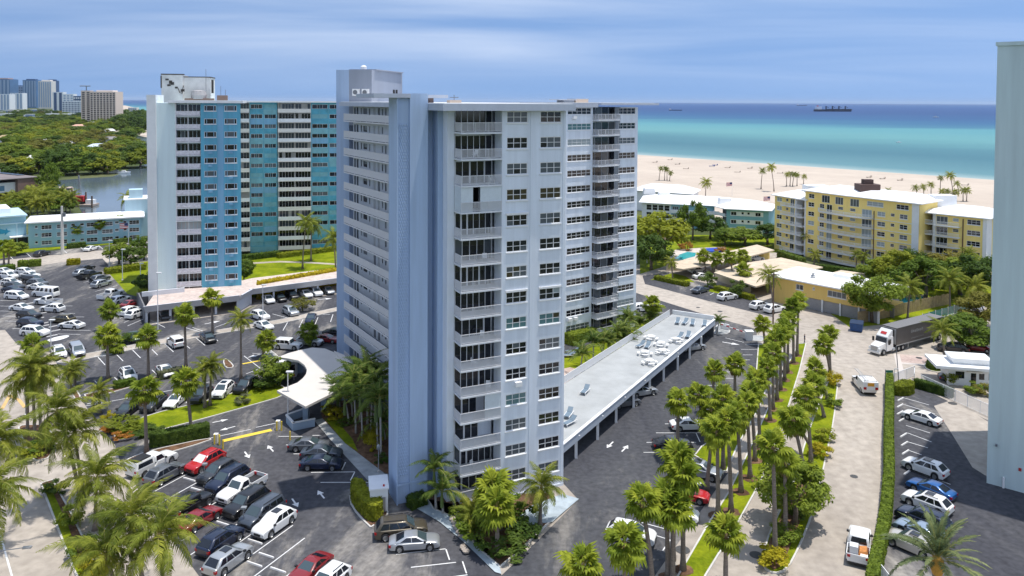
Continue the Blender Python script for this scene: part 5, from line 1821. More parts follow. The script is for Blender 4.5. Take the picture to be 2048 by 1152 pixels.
def fan_leaf(rad, pet, seed, droop=.35, segs=15):
 r = random.Random(seed)
 mb = MB()
 mb.cur = 1
 p1 = Vector((pet, 0, 0))
 mb.tube([(0, 0, 0), (pet * .6, 0, pet * .05), p1], [.03, .025, .02], 3, False)
 mb.cur = 0
 spread = R(125)
 for i in range(segs):
  a = -spread + 2 * spread * (i + .5) / segs
  da = spread / segs * 1.25
  l = rad * (1 - .28 * abs(a) / spread) * r.uniform(.9, 1.08)
  def pt(rr, an, fold):
   z = -droop * rad * (rr / rad) ** 2.2 * (.75 + .5 * abs(an) / spread) + fold
   return p1 + Vector((math.cos(an) * rr, math.sin(an) * rr, z + .12 * rr))
  m = l * .68
  ft = .05 * (1 if i % 2 else -1)
  tipdrop = Vector((0, 0, -l * r.uniform(.1, .32)))
  mb.add([p1, pt(m, a - da, ft), pt(m, a + da, -ft), pt(l, a + r.uniform(-.04, .04), 0) + tipdrop], [(0, 1, 2), (1, 3, 2)])
 return mb
def trunk_mesh(h, r0, r1, lean, seg=8, bulge=0.0, name='trunk', mt=None, curve=0.5):
 mb = MB()
 mb.smooth = True
 pts, rs = [], []
 n = 7
 for i in range(n + 1):
  t = i / n
  k = t ** (1 + curve)
  pts.append((lean[0] * k, lean[1] * k, h * t))
  rs.append(r0 + (r1 - r0) * t + bulge * math.exp(-((t - .02) / .06) ** 2) + (.06 * r0 if i % 2 else 0))
 mb.tube(pts, rs, seg)
 return mb.mesh(name, mt or m_trunk)
FROND = {}
def make_fronds():
 for v in range(4):
  FROND['coco', v] = feather_frond(3.5 + .3 * v, .55 + .12 * v, .42, 34, 1.0, .62, 10 + v, twist=.12 * (v - 1.5)).mesh('frond', [m_frond, m_rach])
  FROND['royal', v] = feather_frond(2.1 + .15 * v, .75 + .1 * v, .55, 17, .55, .5, 30 + v, twist=.06 * (v - 1.5)).mesh('frond', [m_frond_dk, m_rach])
  FROND['date', v] = feather_frond(4.2 + .3 * v, .42 + .1 * v, .50, 34, .55, .15, 50 + v).mesh('frond', [m_fan_grey, m_rach])
  FROND['fan', v] = fan_leaf(1.12 + .06 * v, .80 + .12 * v, 70 + v, .30 + .10 * v).mesh('frond', [m_fan, m_rach])
  FROND['dry', v] = fan_leaf(1.1, .9, 90 + v, .7, 11).mesh('frond', [m_fan_dry, m_rach])
make_fronds()
def crown_layout(kind, seed, wind=(0.25, 0.05)):
 r = random.Random(seed)
 out = []
 def add(key, az, el, sc, roll=0.0):
  dx, dy = math.cos(az) * math.cos(el) + wind[0] * .5, math.sin(az) * math.cos(el) + wind[1]
  az2 = math.atan2(dy, dx)
  out.append((key, (roll, -el, az2), sc))
 if kind == 'fan':
  n = 25
  for i in range(n):
   t = (i + .5) / n
   el = R(82 - 128 * t ** .9) + r.uniform(-.12, .12)
   add(('fan', r.randrange(4)), i * 2.39996 + r.uniform(-.2, .2), el, r.uniform(.85, 1.08))
  for i in range(5):
   add(('dry', r.randrange(4)), r.uniform(0, 6.28), R(r.uniform(-72, -50)), r.uniform(.7, .95))
 elif kind == 'coco':
  n = 24
  for i in range(n):
   t = (i + .5) / n
   el = R(70 - 118 * t) + r.uniform(-.1, .1)
   add(('coco', r.randrange(4)), i * 2.39996 + r.uniform(-.25, .25), el, r.uniform(.85, 1.1), r.uniform(-.3, .3))
 elif kind == 'royal':
  n = 15
  for i in range(n):
   t = (i + .5) / n
   el = R(72 - 78 * t) + r.uniform(-.1, .1)
   add(('royal', r.randrange(4)), i * 2.39996 + r.uniform(-.3, .3), el, r.uniform(.85, 1.1), r.uniform(-.3, .3))
 elif kind == 'date':
  n = 34
  for i in range(n):
   t = (i + .5) / n
   el = R(72 - 100 * t) + r.uniform(-.1, .1)
   add(('date', r.randrange(4)), i * 2.39996 + r.uniform(-.2, .2), el, r.uniform(.85, 1.05), r.uniform(-.2, .2))
 return out
CROWN = {}
def joined_crown(kind, v):
 if (kind, v) not in CROWN:
  from mathutils import Euler
  mb = MB()
  for key, rot, sc in crown_layout(kind, 500 + v):
   me = FROND[key]
   mm = Euler(rot).to_matrix() * sc
   vs = [mm @ p.co for p in me.vertices]
   b = len(mb.v)
   mb.v.extend([tuple(p) for p in vs])
   for pl in me.polygons:
    mb.f.append(tuple(b + i for i in pl.vertices))
    mb.mi.append(pl.material_index + (2 if key[0] == 'dry' else 0))
    mb.sm.append(False)
  mats = {'fan': [m_fan, m_rach, m_fan_dry, m_rach], 'coco': [m_frond, m_rach], 'royal': [m_frond_dk, m_rach], 'date': [m_fan_grey, m_rach]}[kind]
  CROWN[kind, v] = mb.mesh('crown', mats)
 return CROWN[kind, v]
def boss_mesh(kind):
 key = ('boss', kind)
 if key not in CROWN:
  mb = MB()
  mb.smooth = True
  if kind == 'royal':
   mb.lathe([(.13, -1.2), (.17, -.9), (.12, -.2), (.05, .3)], 7)
   CROWN[key] = mb.mesh('crown', mat('crownshaft_green', (0.13, 0.19, 0.05), 0.5))
  elif kind == 'date':
   mb.lathe([(.35, -1.0), (.55, -.4), (.45, .1), (.1, .4)], 9)
   CROWN[key] = mb.mesh('crown', mat('date_boss', (0.50, 0.26, 0.04), 0.8, .3, 3))
  else:
   mb.lathe([(.14, -.7), (.22, -.3), (.2, .1), (.06, .35)], 7)
   CROWN[key] = mb.mesh('crown', mat('fibre_boss', (0.20, 0.14, 0.08), 0.9, .3, 4))
 return CROWN[key]
PALMN = [0]
def palm(kind, basepx, top, label, group, sep=None, sc=1.0, name=None, z0=0.0, r0=None, base=None):
 PALMN[0] += 1
 sd = PALMN[0]
 g = Vector(base) if base is not None else G(basepx[0], basepx[1], z0)
 bx = basepx if base is None else PX(g)
 h = max(1.2, ZT(g, top[1]) - z0)
 lean = ((top[0] - bx[0]) * g.y / F_PX, rnd.uniform(-.3, .3))
 nm = name or {'fan': 'fan_palm', 'coco': 'coconut_palm', 'royal': 'royal_palm', 'date': 'date_palm'}[kind]
 t = thing(nm, (g.x, g.y, z0), label, 'palm tree', group)
 rr = {'fan': (.24, .15, .14), 'coco': (.20, .12, .16), 'royal': (.13, .09, .05), 'date': (.40, .34, .05)}[kind]
 tm = trunk_mesh(h, rr[0] * (r0 or 1), rr[1] * (r0 or 1), lean, 8 if g.y < 110 else 6, rr[2], mt=m_trunk_w if kind == 'royal' else m_trunk)
 put('trunk', tm, t, (0, 0, -.05))
 if sep is None:
  sep = g.y < 112
 az = rnd.uniform(0, 6.28)
 if sep:
  c = put('crown', boss_mesh(kind), t, (lean[0], lean[1], h - .05), (0, 0, 0), sc)
  for key, rot, s in crown_layout(kind, 100 + sd):
   put('frond', FROND[key], c, (0, 0, .1), rot, s)
 else:
  put('crown', joined_crown(kind, sd % 4), t, (lean[0], lean[1], h), (0, 0, az if kind != 'coco' else rnd.uniform(-.6, .6)), sc)
 return t
def leaf_cloud(n, rx, ry, rz, lobes, leaf, seed, flat=0.0, shell=.55):
 r = random.Random(seed)
 mb = MB()
 cl = []
 for i in range(lobes):
  while True:
   p = Vector((r.uniform(-1, 1), r.uniform(-1, 1), r.uniform(-.75, 1)))
   if shell < p.length < 1.0:
    break
  cl.append((p, r.uniform(.22, .42)))
 for i in range(n):
  c, s = cl[r.randrange(lobes)]
  d = Vector((r.gauss(0, 1), r.gauss(0, 1), r.gauss(0, .75)))
  d.normalize()
  q = c + d * s * (r.random() ** .4)
  p = Vector((q.x * rx, q.y * ry, q.z * rz))
  nv = (d + Vector((0, 0, .7)) + Vector((r.uniform(-.6, .6), r.uniform(-.6, .6), r.uniform(-.4, .4)))).normalized()
  a = nv.cross(Vector((r.uniform(-1, 1), r.uniform(-1, 1), r.uniform(-1, 1)))).normalized()
  b = nv.cross(a)
  l = leaf * r.uniform(.7, 1.3)
  w = l * .55
  mb.add([p - a * l, p - b * w, p + a * l, p + b * w], [(0, 1, 2, 3)])
 return mb, cl
TREEV = {}
def tree_meshes(v, fine):
 if (v, fine) not in TREEV:
  n = (6500, 2500)[0 if fine else 1]
  mb, cl = leaf_cloud(n, 1, 1, .8, 30, .060 if fine else .085, 200 + v)
  crown = mb
  tk = MB()
  tk.smooth = True
  r = random.Random(300 + v)
  tk.tube([(0, 0, -1.25), (.03, .02, -.8), (.02, -.02, -.45)], [.085, .065, .055], 7)
  for c, s in cl[:9]:
   e = Vector((c.x * .85, c.y * .85, c.z * .8 * .85))
   tk.tube([(.02, -.02, -.5), Vector((.02, -.02, -.45)).lerp(e, .5) + Vector((0, 0, -.08)), e], [.04, .025, .008], 5, False)
  TREEV[v, fine] = (crown, tk, {})
 return TREEV[v, fine]
def tree(p, r, h, leafmat_key, label, group=None, name='broadleaf_tree', fine=False, v=None, cat='tree', sink=1.25):
 v = rnd.randrange(5) if v is None else v
 crown, tk, cache = tree_meshes(v, fine)
 if leafmat_key not in cache:
  cache[leafmat_key] = crown.mesh('crown', LEAFMATS[leafmat_key])
 if 'trunk' not in cache:
  cache['trunk'] = tk.mesh('trunk', m_bark)
 t = thing(name, (p[0], p[1], p[2] if len(p) > 2 else 0), label, cat, group)
 rz = rnd.uniform(0, 6.28)
 vz = h / 2.05
 put('crown', cache[leafmat_key], t, (0, 0, vz * sink), (0, 0, rz), (r, r * rnd.uniform(.85, 1.1), vz))
 put('trunk', cache['trunk'], t, (0, 0, vz * sink), (0, 0, rz), (r, r, vz))
 return t
def leafy_shell(mb, poly, z0, z1, leaf, seed, dens=None):
 r = random.Random(seed)
 n = len(poly)
 xs = [p[0] for p in poly]; ys = [p[1] for p in poly]
 def leafat(p, nv):
  nv = (nv + Vector((r.uniform(-.7, .7), r.uniform(-.7, .7), r.uniform(-.7, .7)))).normalized()
  a = nv.cross(Vector((r.uniform(-1, 1), r.uniform(-1, 1), r.uniform(-1, 1)))).normalized()
  b = nv.cross(a)
  l = leaf * r.uniform(.6, 1.3)
  mb.add([p - a * l, p - b * l * .6, p + a * l, p + b * l * .6], [(0, 1, 2, 3)])
 per = 0
 for i in range(n):
  a, b = Vector(poly[i]), Vector(poly[(i + 1) % n])
  L = (b - a).length
  nr = Vector(((b - a).y, -(b - a).x, 0)).normalized()
  m = int(L * (z1 - z0) / (leaf * leaf * 1.3))
  for k in range(m):
   q = a.lerp(b, r.random())
   leafat(Vector((q.x, q.y, z0 + (z1 - z0) * r.random())) + nr * r.uniform(-.04, .08), nr)
 def ins(x, y):
  c = False
  j = n - 1
  for i in range(n):
   if (poly[i][1] > y) != (poly[j][1] > y) and x < (poly[j][0] - poly[i][0]) * (y - poly[i][1]) / (poly[j][1] - poly[i][1]) + poly[i][0]:
    c = not c
   j = i
  return c
 A = abs(sum(poly[i][0] * poly[(i + 1) % n][1] - poly[(i + 1) % n][0] * poly[i][1] for i in range(n))) / 2
 m = int(A / (leaf * leaf * 1.1))
 c = 0
 tries = 0
 while c < m and tries < m * 30:
  tries += 1
  x, y = r.uniform(min(xs), max(xs)), r.uniform(min(ys), max(ys))
  if ins(x, y):
   leafat(Vector((x, y, z1 + r.uniform(-.05, .07))), Vector((0, 0, 1)))
   c += 1
HEDN = [0]
def hedge(pts, h, key, label, z0=0.0, px=True, smooth=0, group=None, name='hedge', leaf=None):
 HEDN[0] += 1
 poly = pxpoly(pts) if px and not isinstance(pts, WPoly) else [tuple(p) for p in pts]
 n = len(poly)
 if smooth: poly = smoothpoly(poly, smooth)
 n = len(poly)
 if sum(poly[i][0] * poly[(i + 1) % n][1] - poly[(i + 1) % n][0] * poly[i][1] for i in range(n)) < 0:
  poly.reverse()
 cx_ = sum(p[0] for p in poly) / n; cy_ = sum(p[1] for p in poly) / n
 lf = leaf or (.10 if cy_ < 115 else .17 if cy_ < 170 else .25)
 mb = MB()
 mb.prism(offset_poly(poly, .06), z0, z0 + h - .05)
 leafy_shell(mb, poly, z0, z0 + h, lf, HEDN[0])
 me = mb.mesh(name, LEAFMATS[key], (cx_, cy_, z0))
 o = put(name, me, None, (cx_, cy_, z0))
 return tag(o, label, 'hedge', group)
class WPoly(list):
 pass
def strip_px(a, b, w):
 p, q = G(*a), G(*b)
 d = (q - p).normalized()
 n = Vector((-d.y, d.x, 0)) * w / 2
 return WPoly([tuple((p - n)[:2]), tuple((q - n)[:2]), tuple((q + n)[:2]), tuple((p + n)[:2])])
BUSHC = {}
def bush(px, r, h, key, label, group=None, name='shrub', p=None, cat='shrub'):
 v = rnd.randrange(4)
 k = (v, key)
 if k not in BUSHC:
  mb, cl = leaf_cloud(1500, 1, 1, .9, 16, .085, 400 + v, shell=.3)
  mb.tube([(0, 0, -1), (0, 0, .2)], .05, 5)
  BUSHC[k] = mb.mesh(name, LEAFMATS[key])
 g = G(*px) if p is None else Vector(p)
 o = put(name, BUSHC[k], None, (g.x, g.y, g.z + h * .48), (0, 0, rnd.uniform(0, 6)), (r, r * rnd.uniform(.8, 1.1), h * .52))
 return tag(o, label, cat, group)
# == PALMS OF THE SITE
ORD = 'first second third fourth fifth sixth seventh eighth ninth tenth eleventh twelfth thirteenth fourteenth fifteenth sixteenth'.split()
NV = 0
GS = 'fan palms lining the street verge'
for b, t in [((1594, 712), (1596, 604)), ((1587, 727), (1584, 614)), ((1575, 745), (1576, 642)), ((1569, 761), (1566, 660)), ((1561, 780), (1558, 672)), ((1554, 801), (1549, 682)), ((1546, 820), (1543, 706)), ((1540, 842), (1532, 735)),
    ((1519, 896), (1514, 764)), ((1510, 923), (1497, 790)), ((1500, 958), (1492, 812)), ((1482, 986), (1470, 830)), ((1462, 1026), (1452, 842)), ((1436, 1034), (1432, 866)), ((1366, 1142), (1362, 955)), ((1336, 1158), (1330, 1008))]:
 palm('fan', b, t, '%s fan palm of the grass verge row counting from the cross street' % ORD[NV], GS, sc=rnd.uniform(.78, .95))
 NV += 1
 q = G(*b)
 rr_ = [(q.x + math.cos(i * .52) * rnd.uniform(.75, 1.05), q.y + math.sin(i * .52) * rnd.uniform(.75, 1.05)) for i in range(12)]
 sheet('mulch_ring', rr_, .118, m_mulch)
GM = 'fan palms between the two lanes'
NM = 0
for b, t in sorted([((1550, 1109), (1544, 900)), ((1571, 1076), (1568, 930)), ((1622, 926), (1610, 800)), ((1628, 912), (1588, 848)), ((1662, 762), (1646, 690)), ((1655, 800), (1632, 742)), ((1648, 835), (1626, 775)), ((1660, 748), (1655, 668)), ((1612, 985), (1582, 840))], key=lambda q: q[0][1]):
 palm('fan', b, t, '%s fan palm of the planted strip between the lanes counting from the cross street' % ORD[NM], GM, sc=rnd.uniform(.78, .95))
 NM += 1
LC = 'fan palm clump beside the parked cars of the driveway'
for b, t, l in [((1355, 915), (1355, 806), 'fan palm with round crown beside the black sedan in the driveway'), ((1406, 870), (1395, 790), 'fan palm beside the white sedan in the driveway'),
    ((1414, 981), (1426, 860), 'leaning fan palm at the kerb beside the silver car'), ((1446, 939), (1444, 800), 'fan palm on the lawn corner beside the driveway kerb'),
    ((1424, 830), (1428, 745), 'broad fan palm over the end of the driveway bays'), ((1470, 800), (1468, 730), 'fan palm over the upper driveway bays'),
    ((1530, 690), (1523, 648), 'short fan palm beside the gate post'), ((1424, 880), (1420, 820), 'low fan palm beside the white sedan and lawn corner')]:
 palm('fan', b, t, l, 'fan palms of the driveway', sc=rnd.uniform(.8, .95))
for b, t, l in [((1305, 1175), (1283, 1012), 'bushy fan palm over the white car at the driveway'), ((1345, 1120), (1352, 925), 'fan palm with yellowing fans over the red car'), ((1345, 1165), (1345, 1020), 'fan palm crowding the driveway bays beside the red car'),
    ((1250, 1210), (1248, 1090), 'wide fan palm rising beside the driveway entrance'), ((1170, 1230), (1165, 1135), 'low fan palm at the driveway entrance'), ((1451, 1180), (1450, 1070), 'fan palm with dry skirt at the lane kerb')]:
 palm('fan', b, t, l, 'fan palms at the driveway entrance', sc=rnd.uniform(.85, 1))
for b, t, l in [((223, 660), (220, 622), 'small fan palm in the far lot beside the red car'), ((216, 760), (215, 672), 'fan palm with yellow fans in the lot median beside the white car'), ((236, 706), (226, 690), 'short fan palm in the lot beside the dark green car'),
    ((297, 757), (296, 676), 'fan palm in the lot median beside the white sedan'), ((372, 740), (370, 632), 'tall fan palm with dry skirt beside the white jeep'), ((425, 668), (424, 598), 'slim fan palm against the garage deck'),
    ((293, 906), (288, 785), 'fan palm on the hedge island beside the white pickup'), ((383, 872), (372, 765), 'leaning fan palm at the end of the clipped hedge'), ((620, 690), (618, 664), 'short fan palm behind the silver hatchback'),
    ((70, 715), (66, 690), 'fan palm beside the packed rows of the far lot'), ((525, 716), (531, 682), 'small fan palm beside the gate island')]:
 palm('fan', b, t, l, 'fan palms of the lots', sep=(b[1] > 730))
for b, t in [((109, 490), (107, 459)), ((155, 490), (153, 458)), ((200, 487), (200, 448)), ((243, 483), (242, 441))]:
 palm('fan', b, t, 'fan palm standing before the long light blue block', 'fan palms before the blue block', sep=False)
palm('fan', (8, 530), (6, 492), 'fan palm at the lot corner farther from the clipped hedges', 'fan palms at the lot corner', sep=False)
palm('fan', (17, 532), (20, 497), 'fan palm at the lot corner next to the clipped hedge', 'fan palms at the lot corner', sep=False)
for b, t, l in [((70, 880), (66, 735), 'bushy coconut palm beside the black lamp post'), ((55, 872), (58, 760), 'coconut palm leaning out of the corner bed'), ((82, 878), (78, 748), 'coconut palm in the corner bed beside the street lamp'),
    ((165, 1010), (150, 870), 'tall coconut palm over the white pickup and street'), ((190, 1060), (192, 962), 'coconut palm with hanging fronds in the long planting strip'), ((160, 1010), (120, 822), 'dark coconut palm behind the corner bed'),
    ((290, 1215), (262, 1040), 'wide coconut palm over the dark blue and silver cars'), ((330, 1240), (318, 1075), 'yellowish coconut palm over the planting strip'), ((240, 1230), (215, 1110), 'low coconut palm at the lot edge by the strip'),
    ((-30, 1100), (-6, 890), 'coconut palm reaching in over the street'), ((-40, 1200), (-12, 985), 'drooping coconut palm reaching in over the street'),
    ((482, 762), (482, 640), 'tall coconut palm with drooping fronds beside the black cars'), ((150, 772), (148, 738), 'short coconut palm on the small kerbed island'), ((143, 778), (140, 745), 'small coconut palm beside the island palm'),
    ((200, 826), (200, 782), 'short coconut palm at the kerb of the car row'), ((410, 816), (412, 738), 'dark palm on the lawn before the white car'), ((420, 812), (425, 728), 'palm with arching fronds on the narrow lawn'),
    ((405, 600), (404, 580), None)]:
 if l: palm('coco', b, t, l, 'coconut palms of the lots', sc=(.62 if b[1] < 830 else 1.0 if b[1] < 900 else 1.05))
for b, t, l in [((605, 538), (612, 446), 'leaning coconut palm on the rear lawn by the teal wall'), ((622, 522), (624, 452), 'second coconut palm on the rear lawn by the teal wall'), ((672, 560), (668, 478), 'palm at the corner of the rear lawn')]:
 palm('coco', b, t, l, 'coconut palms of the rear lawn', sep=False, sc=.95)
for i, (b, t) in enumerate([((712, 868), (708, 768)), ((735, 850), (735, 745)), ((755, 900), (752, 812)), ((762, 915), (760, 800)), ((725, 880), (722, 790)), ((748, 845), (755, 760)), ((698, 850), (690, 800)), ((770, 880), (765, 850)), ((705, 835), (700, 778)), ((720, 845), (718, 752)), ((742, 870), (745, 775)), ((680, 822), (676, 790))]):
 palm('royal', b, t, 'slender dark green palm in the bed against the tower gallery', 'palms against the gallery', sc=1.6)
palm('royal', (872, 1020), (868, 945), 'small arching palm against the blue stair fin', 'palms at the tower foot', sc=1.2)
palm('royal', (886, 1028), (884, 985), 'second small arching palm against the blue stair fin', 'palms at the tower foot', sc=1.2)
palm('fan', (995, 1105), (992, 1020), 'bushy fan palm in the front bed of the tower', 'palms at the tower foot', sc=1.15)
palm('fan', (1000, 1060), (985, 985), 'fan palm against the lowest balcony in the front bed', 'palms at the tower foot', sc=1.1)
palm('coco', (1080, 1052), (1082, 975), 'young coconut palm with yellow stem in the front bed', 'palms at the tower foot', sc=.75)
palm('coco', (962, 1062), (945, 1030), 'low yellow green palm in the front bed corner', 'palms at the tower foot', sc=.6)
for b, t in [((1160, 755), (1164, 712)), ((1186, 735), (1187, 690)), ((1203, 726), (1208, 688)), ((1215, 722), (1217, 684)), ((1232, 712), (1234, 670)), ((1240, 706), (1248, 664)), ((1262, 680), (1258, 642)), ((1278, 672), (1280, 650)), ((1250, 712), (1252, 680)), ((1296, 672), (1300, 640))]:
 palm('royal', b, t, 'slim palm in the pool garden behind the white carport fence', 'palms of the pool garden', sc=1.35, sep=False)
palm('fan', (1304, 668), (1304, 610), 'tall fan palm at the garden corner by the street', 'palms of the pool garden', sep=False)
palm('royal', (1308, 650), (1306, 642), 'low palm at the foot of the tall corner fan palm', None, sc=1.3, sep=False)
for b, t, l in [((1432, 672), (1431, 650), None)]:
 pass
palm('royal', (1434, 668), (1438, 645), 'small palm at the gate post of the driveway', None, sc=.9, sep=False)
palm('coco', (1890, 735), (1882, 662), 'windblown coconut palm beside the guardhouse', None, sc=.75, sep=False)
palm('date', (1872, 1290), (1868, 1118), 'grey green date palm at the street gate', None, sc=1.0, sep=True)
for b, t, l in [((1412, 552), (1407, 512), 'fan palm before the beige carports'), ((1430, 556), (1434, 518), 'second fan palm before the beige carports'), ((1466, 565), (1460, 515), 'leaning fan palm before the wide carport'), ((1484, 575), (1487, 540), 'fan palm with round crown before the wide carport'), ((1492, 560), (1484, 512), 'slim fan palm rising over the wide carport')]:
 palm('fan', b, t, l, 'fan palms before the carports', sep=False)
for b, t, l, s in [((1546, 612), (1536, 552), 'windblown coconut palm beside the wooden utility pole', .85), ((1345, 560), (1342, 525), 'small palm in the corner bed by the cross street', .55), ((1560, 590), (1563, 570), 'short palm before the low yellow house', .5),
     ((1615, 512), (1612, 470), 'palm before the yellow condominium stairs', .6), ((1590, 505), (1588, 480), 'second palm before the yellow condominium stairs', .5), ((1628, 530), (1630, 510), 'round palm clump at the condominium corner', .6),
     ((1712, 545), (1712, 510), 'slim palm before the middle of the condominium', .55), ((1725, 548), (1727, 512), 'second slim palm before the middle of the condominium', .55), ((1780, 555), (1780, 520), 'thick palm before the condominium balconies', .75),
     ((1805, 560), (1808, 520), 'palm before the near half of the condominium', .6), ((1865, 580), (1862, 535), 'tall palm before the near end of the condominium', .75), ((1935, 580), (1934, 510), 'tall palm against the near end wall of the condominium', .75), ((1962, 560), (1962, 495), 'thin palm at the condominium end', .5),
     ((1815, 640), (1818, 575), 'big palm by the turquoise pool', .9), ((1900, 620), (1898, 560), 'broad palm above the glass fence', .9), ((1950, 625), (1948, 575), 'leaning palm beside the tall grey green wall', 1.0)]:
 palm('coco', b, t, l, 'palms across the cross street', sep=False, sc=s)
BP = 'coconut palms on the beach'
for b, t in [((1318, 361), (1321, 337)), ((1329, 361), (1330, 337)), ((1334, 361), (1334, 340)), ((1339, 362), (1341, 346)), ((1573, 373), (1573, 349)), ((1580, 372), (1581, 348)), ((1585, 373), (1588, 349)), ((1594, 372), (1594, 350)), ((1607, 369), (1608, 353))]:
 palm('coco', b, t, 'small palm in a loose clump on the open sand', BP, sep=False, sc=.55)
for b, t, l, s in [((1411, 396), (1412, 366), 'lone symmetrical coconut palm on the sand', .9), ((1522, 378), (1524, 342), 'slim palm beside the tallest beach palm', .65), ((1548, 383), (1541, 335), 'tallest windblown palm on the open sand', .85),
     ((1880, 390), (1881, 356), 'thin palm behind the white roof hut', .55), ((1906, 390), (1900, 352), 'windblown beach palm behind the near roof', .8), ((1918, 388), (1913, 368), 'bent palm behind the near roof', .6)]:
 palm('coco', b, t, l, BP, sep=False, sc=s)
for b, t in [((1835, 398), (1830, 376)), ((1848, 400), (1846, 374)), ((1862, 392), (1862, 370)), ((1882, 402), (1884, 384)), ((1894, 402), (1894, 384)), ((1908, 403), (1909, 384)), ((1926, 403), (1926, 381)), ((1933, 403), (1934, 381)), ((1775, 396), (1776, 382))]:
 palm('coco', b, t, 'short windblown palm on the sand behind the yellow condominium', BP, sep=False, sc=.6)
# == TREES, SHRUBS, HEDGES
for px, r, h, k, l in [((1745, 645), 5.2, 9.5, 'green', 'dense broadleaf tree shading the blue dumpster'), ((1328, 520), 9.0, 13, 'lime', 'spreading tree with yellow green crown beside the pool'), ((1302, 540), 5.5, 9, 'dark', 'dark tree at the corner beside the utility pole'),
      ((1385, 480), 4.0, 11.5, 'green', 'tall thin tree before the low blue and white condominium'), ((1420, 478), 5.0, 7, 'dark', 'dark tree before the stairs of the low condominium'), ((1490, 492), 6.0, 5.5, 'green', 'round bushy tree before the aqua wall'), ((1535, 490), 5.5, 6, 'dark', 'dark bushy tree between the two condominiums'), ((1450, 490), 3.5, 5, 'green', 'small tree beside the aqua wall'),
      ((1590, 1050), 3.6, 6.2, 'green', 'leafy tree in the planted strip between the lanes'), ((1850, 600), 6, 9, 'green', 'bushy tree behind the pool fence'), ((1790, 585), 5, 9, 'lime', 'lime green tree beside the turquoise pool'), ((1920, 590), 6, 9, 'green', 'tree above the glass fenced ramp'), ((1965, 600), 6, 10, 'dark', 'dark tree against the tall grey green wall'), ((1880, 570), 5, 8, 'olive', 'olive tree behind the pool palms'), ((1755, 575), 4.5, 7, 'green', 'tree beside the small beige carport'), ((1830, 565), 5, 8, 'dark', 'dark tree before the condominium garden'),
      ((1945, 700), 5.0, 6.0, 'green', 'bushy tree behind the guardhouse'), ((1970, 660), 4.5, 7.0, 'olive', 'tree leaning over the ramp beside the tall wall')]:
 tree(G(*px), r, h, k, l, None, fine=(px[1] > 560))
for px, r, h, k, l in [((238, 528), 3.5, 5.5, 'green', 'loose shrubby tree on the lawn corner of the blue tower'), ((262, 532), 3.5, 5, 'dark', 'dark shrubby tree beside the lawn lamp post'), ((288, 520), 3, 6.5, 'green', 'small tree against the blue tower end wall'), ((292, 590), 3.0, 5, 'dark', 'dark shrub tree at the tower end wall'), ((488, 565), 2.5, 5, 'dark', 'small tree at the inner corner of the blue tower'), ((30, 510), 3, 3.5, 'green', 'rounded tree before the hall entrance')]:
 tree(G(*px), r, h, k, l)
hedge(strip_px((300, 893), (418, 872), 1.5), 1.5, 'dark', 'long clipped dark hedge on the island before the white pickup', z0=.1)
hedge(strip_px((228, 778), (270, 769), 1.3), 1.0, 'green', 'low hedge at the nose of the white car')
hedge(strip_px((315, 759), (360, 749), 1.3), 1.1, 'grey', 'grey green hedge at the nose of the white sedan')
hedge(strip_px((36, 535), (56, 533), 2.2), 1.6, 'green', 'clipped hedge at the far lot corner beside the palms')
hedge(strip_px((58, 533), (82, 531), 2.2), 1.6, 'green', 'second clipped hedge at the far lot entrance')
hedge(strip_px((134, 530), (160, 528), 2.0), 1.4, 'yellow', 'clipped yellow hedge at the far lot entrance')
hedge(strip_px((-20, 548), (28, 541), 2.2), 1.5, 'green', 'clipped hedge behind the white cars of the far lot')
hedge(strip_px((135, 497), (171, 493), 1.6), 1.3, 'dark', 'dark hedge along the foot of the light blue block')
hedge(strip_px((228, 488), (262, 484), 1.6), 1.3, 'dark', 'dark hedge at the end of the light blue block')
hedge(strip_px((210, 548), (290, 538), 2.2), 1.3, 'lime', 'low lime hedge around the lawn of the blue tower')
hedge([(276, 598), (296, 596), (298, 606), (280, 608)], 2.2, 'lime', 'yellow green shrub block at the garage deck corner', smooth=1)
hedge(strip_px((486, 521), (560, 512), 2.0), 1.4, 'dark', 'dark hedge along the foot of the teal wing')
hedge(strip_px((556, 516), (700, 498), 2.0), 1.2, 'lime', 'lime hedge under the white balconies of the teal wing')
hedge(strip_px((484, 535), (502, 533), 4.0), 1.7, 'dark', 'rounded dark hedge at the garden path')
a_, b_ = G(514, 581, 2.0), G(715, 545, 2.0)
hedge([tuple(a_[:2]), tuple(b_[:2]), (b_.x - .6, b_.y + 2.0), (a_.x - .6, a_.y + 2.0)], 3.6, 'yellow', 'long clipped yellow hedge behind the garage deck', px=False)
hedge([(701, 992), (709, 985), (727, 988), (735, 1008), (772, 1030), (744, 1052), (704, 1013)], 1.6, 'lime', 'thick clipped hedge wrapping the white cabinet', z0=.1, smooth=1)
hedge(strip_px((818, 1018), (850, 1006), 1.2), 1.2, 'dark', 'small clipped hedge against the stair fin')
pts = [(1778, 768), (1779, 820), (1777, 880), (1778, 960), (1773, 1030), (1764, 1090), (1752, 1140), (1744, 1190)]
pl = [G(x, y) for x, y in pts]
poly = [(p.x - .55, p.y) for p in pl] + [(p.x + .55, p.y) for p in reversed(pl)]
hedge(poly, 1.7, 'green', 'long clipped hedge between the street and the walled lot', px=False, leaf=.11)
hedge([(1782, 786), (1800, 776), (1828, 778), (1828, 792), (1790, 793)], 1.4, 'lime', 'thick clipped hedge beside the street sign', smooth=1)
hedge(strip_px((1830, 774), (1905, 796), 1.0), 1.3, 'dark', 'low dark hedge along the white fence')
hedge([(1850, 733), (1858, 727), (1880, 725), (1900, 735), (1895, 742), (1866, 743)], .7, 'green', 'low oval hedge on the guardhouse island', z0=.1, smooth=1)
hedge(strip_px((1137, 690), (1184, 674), 2.6), 1.9, 'green', 'thick clipped hedge at the foot of the rear wing')
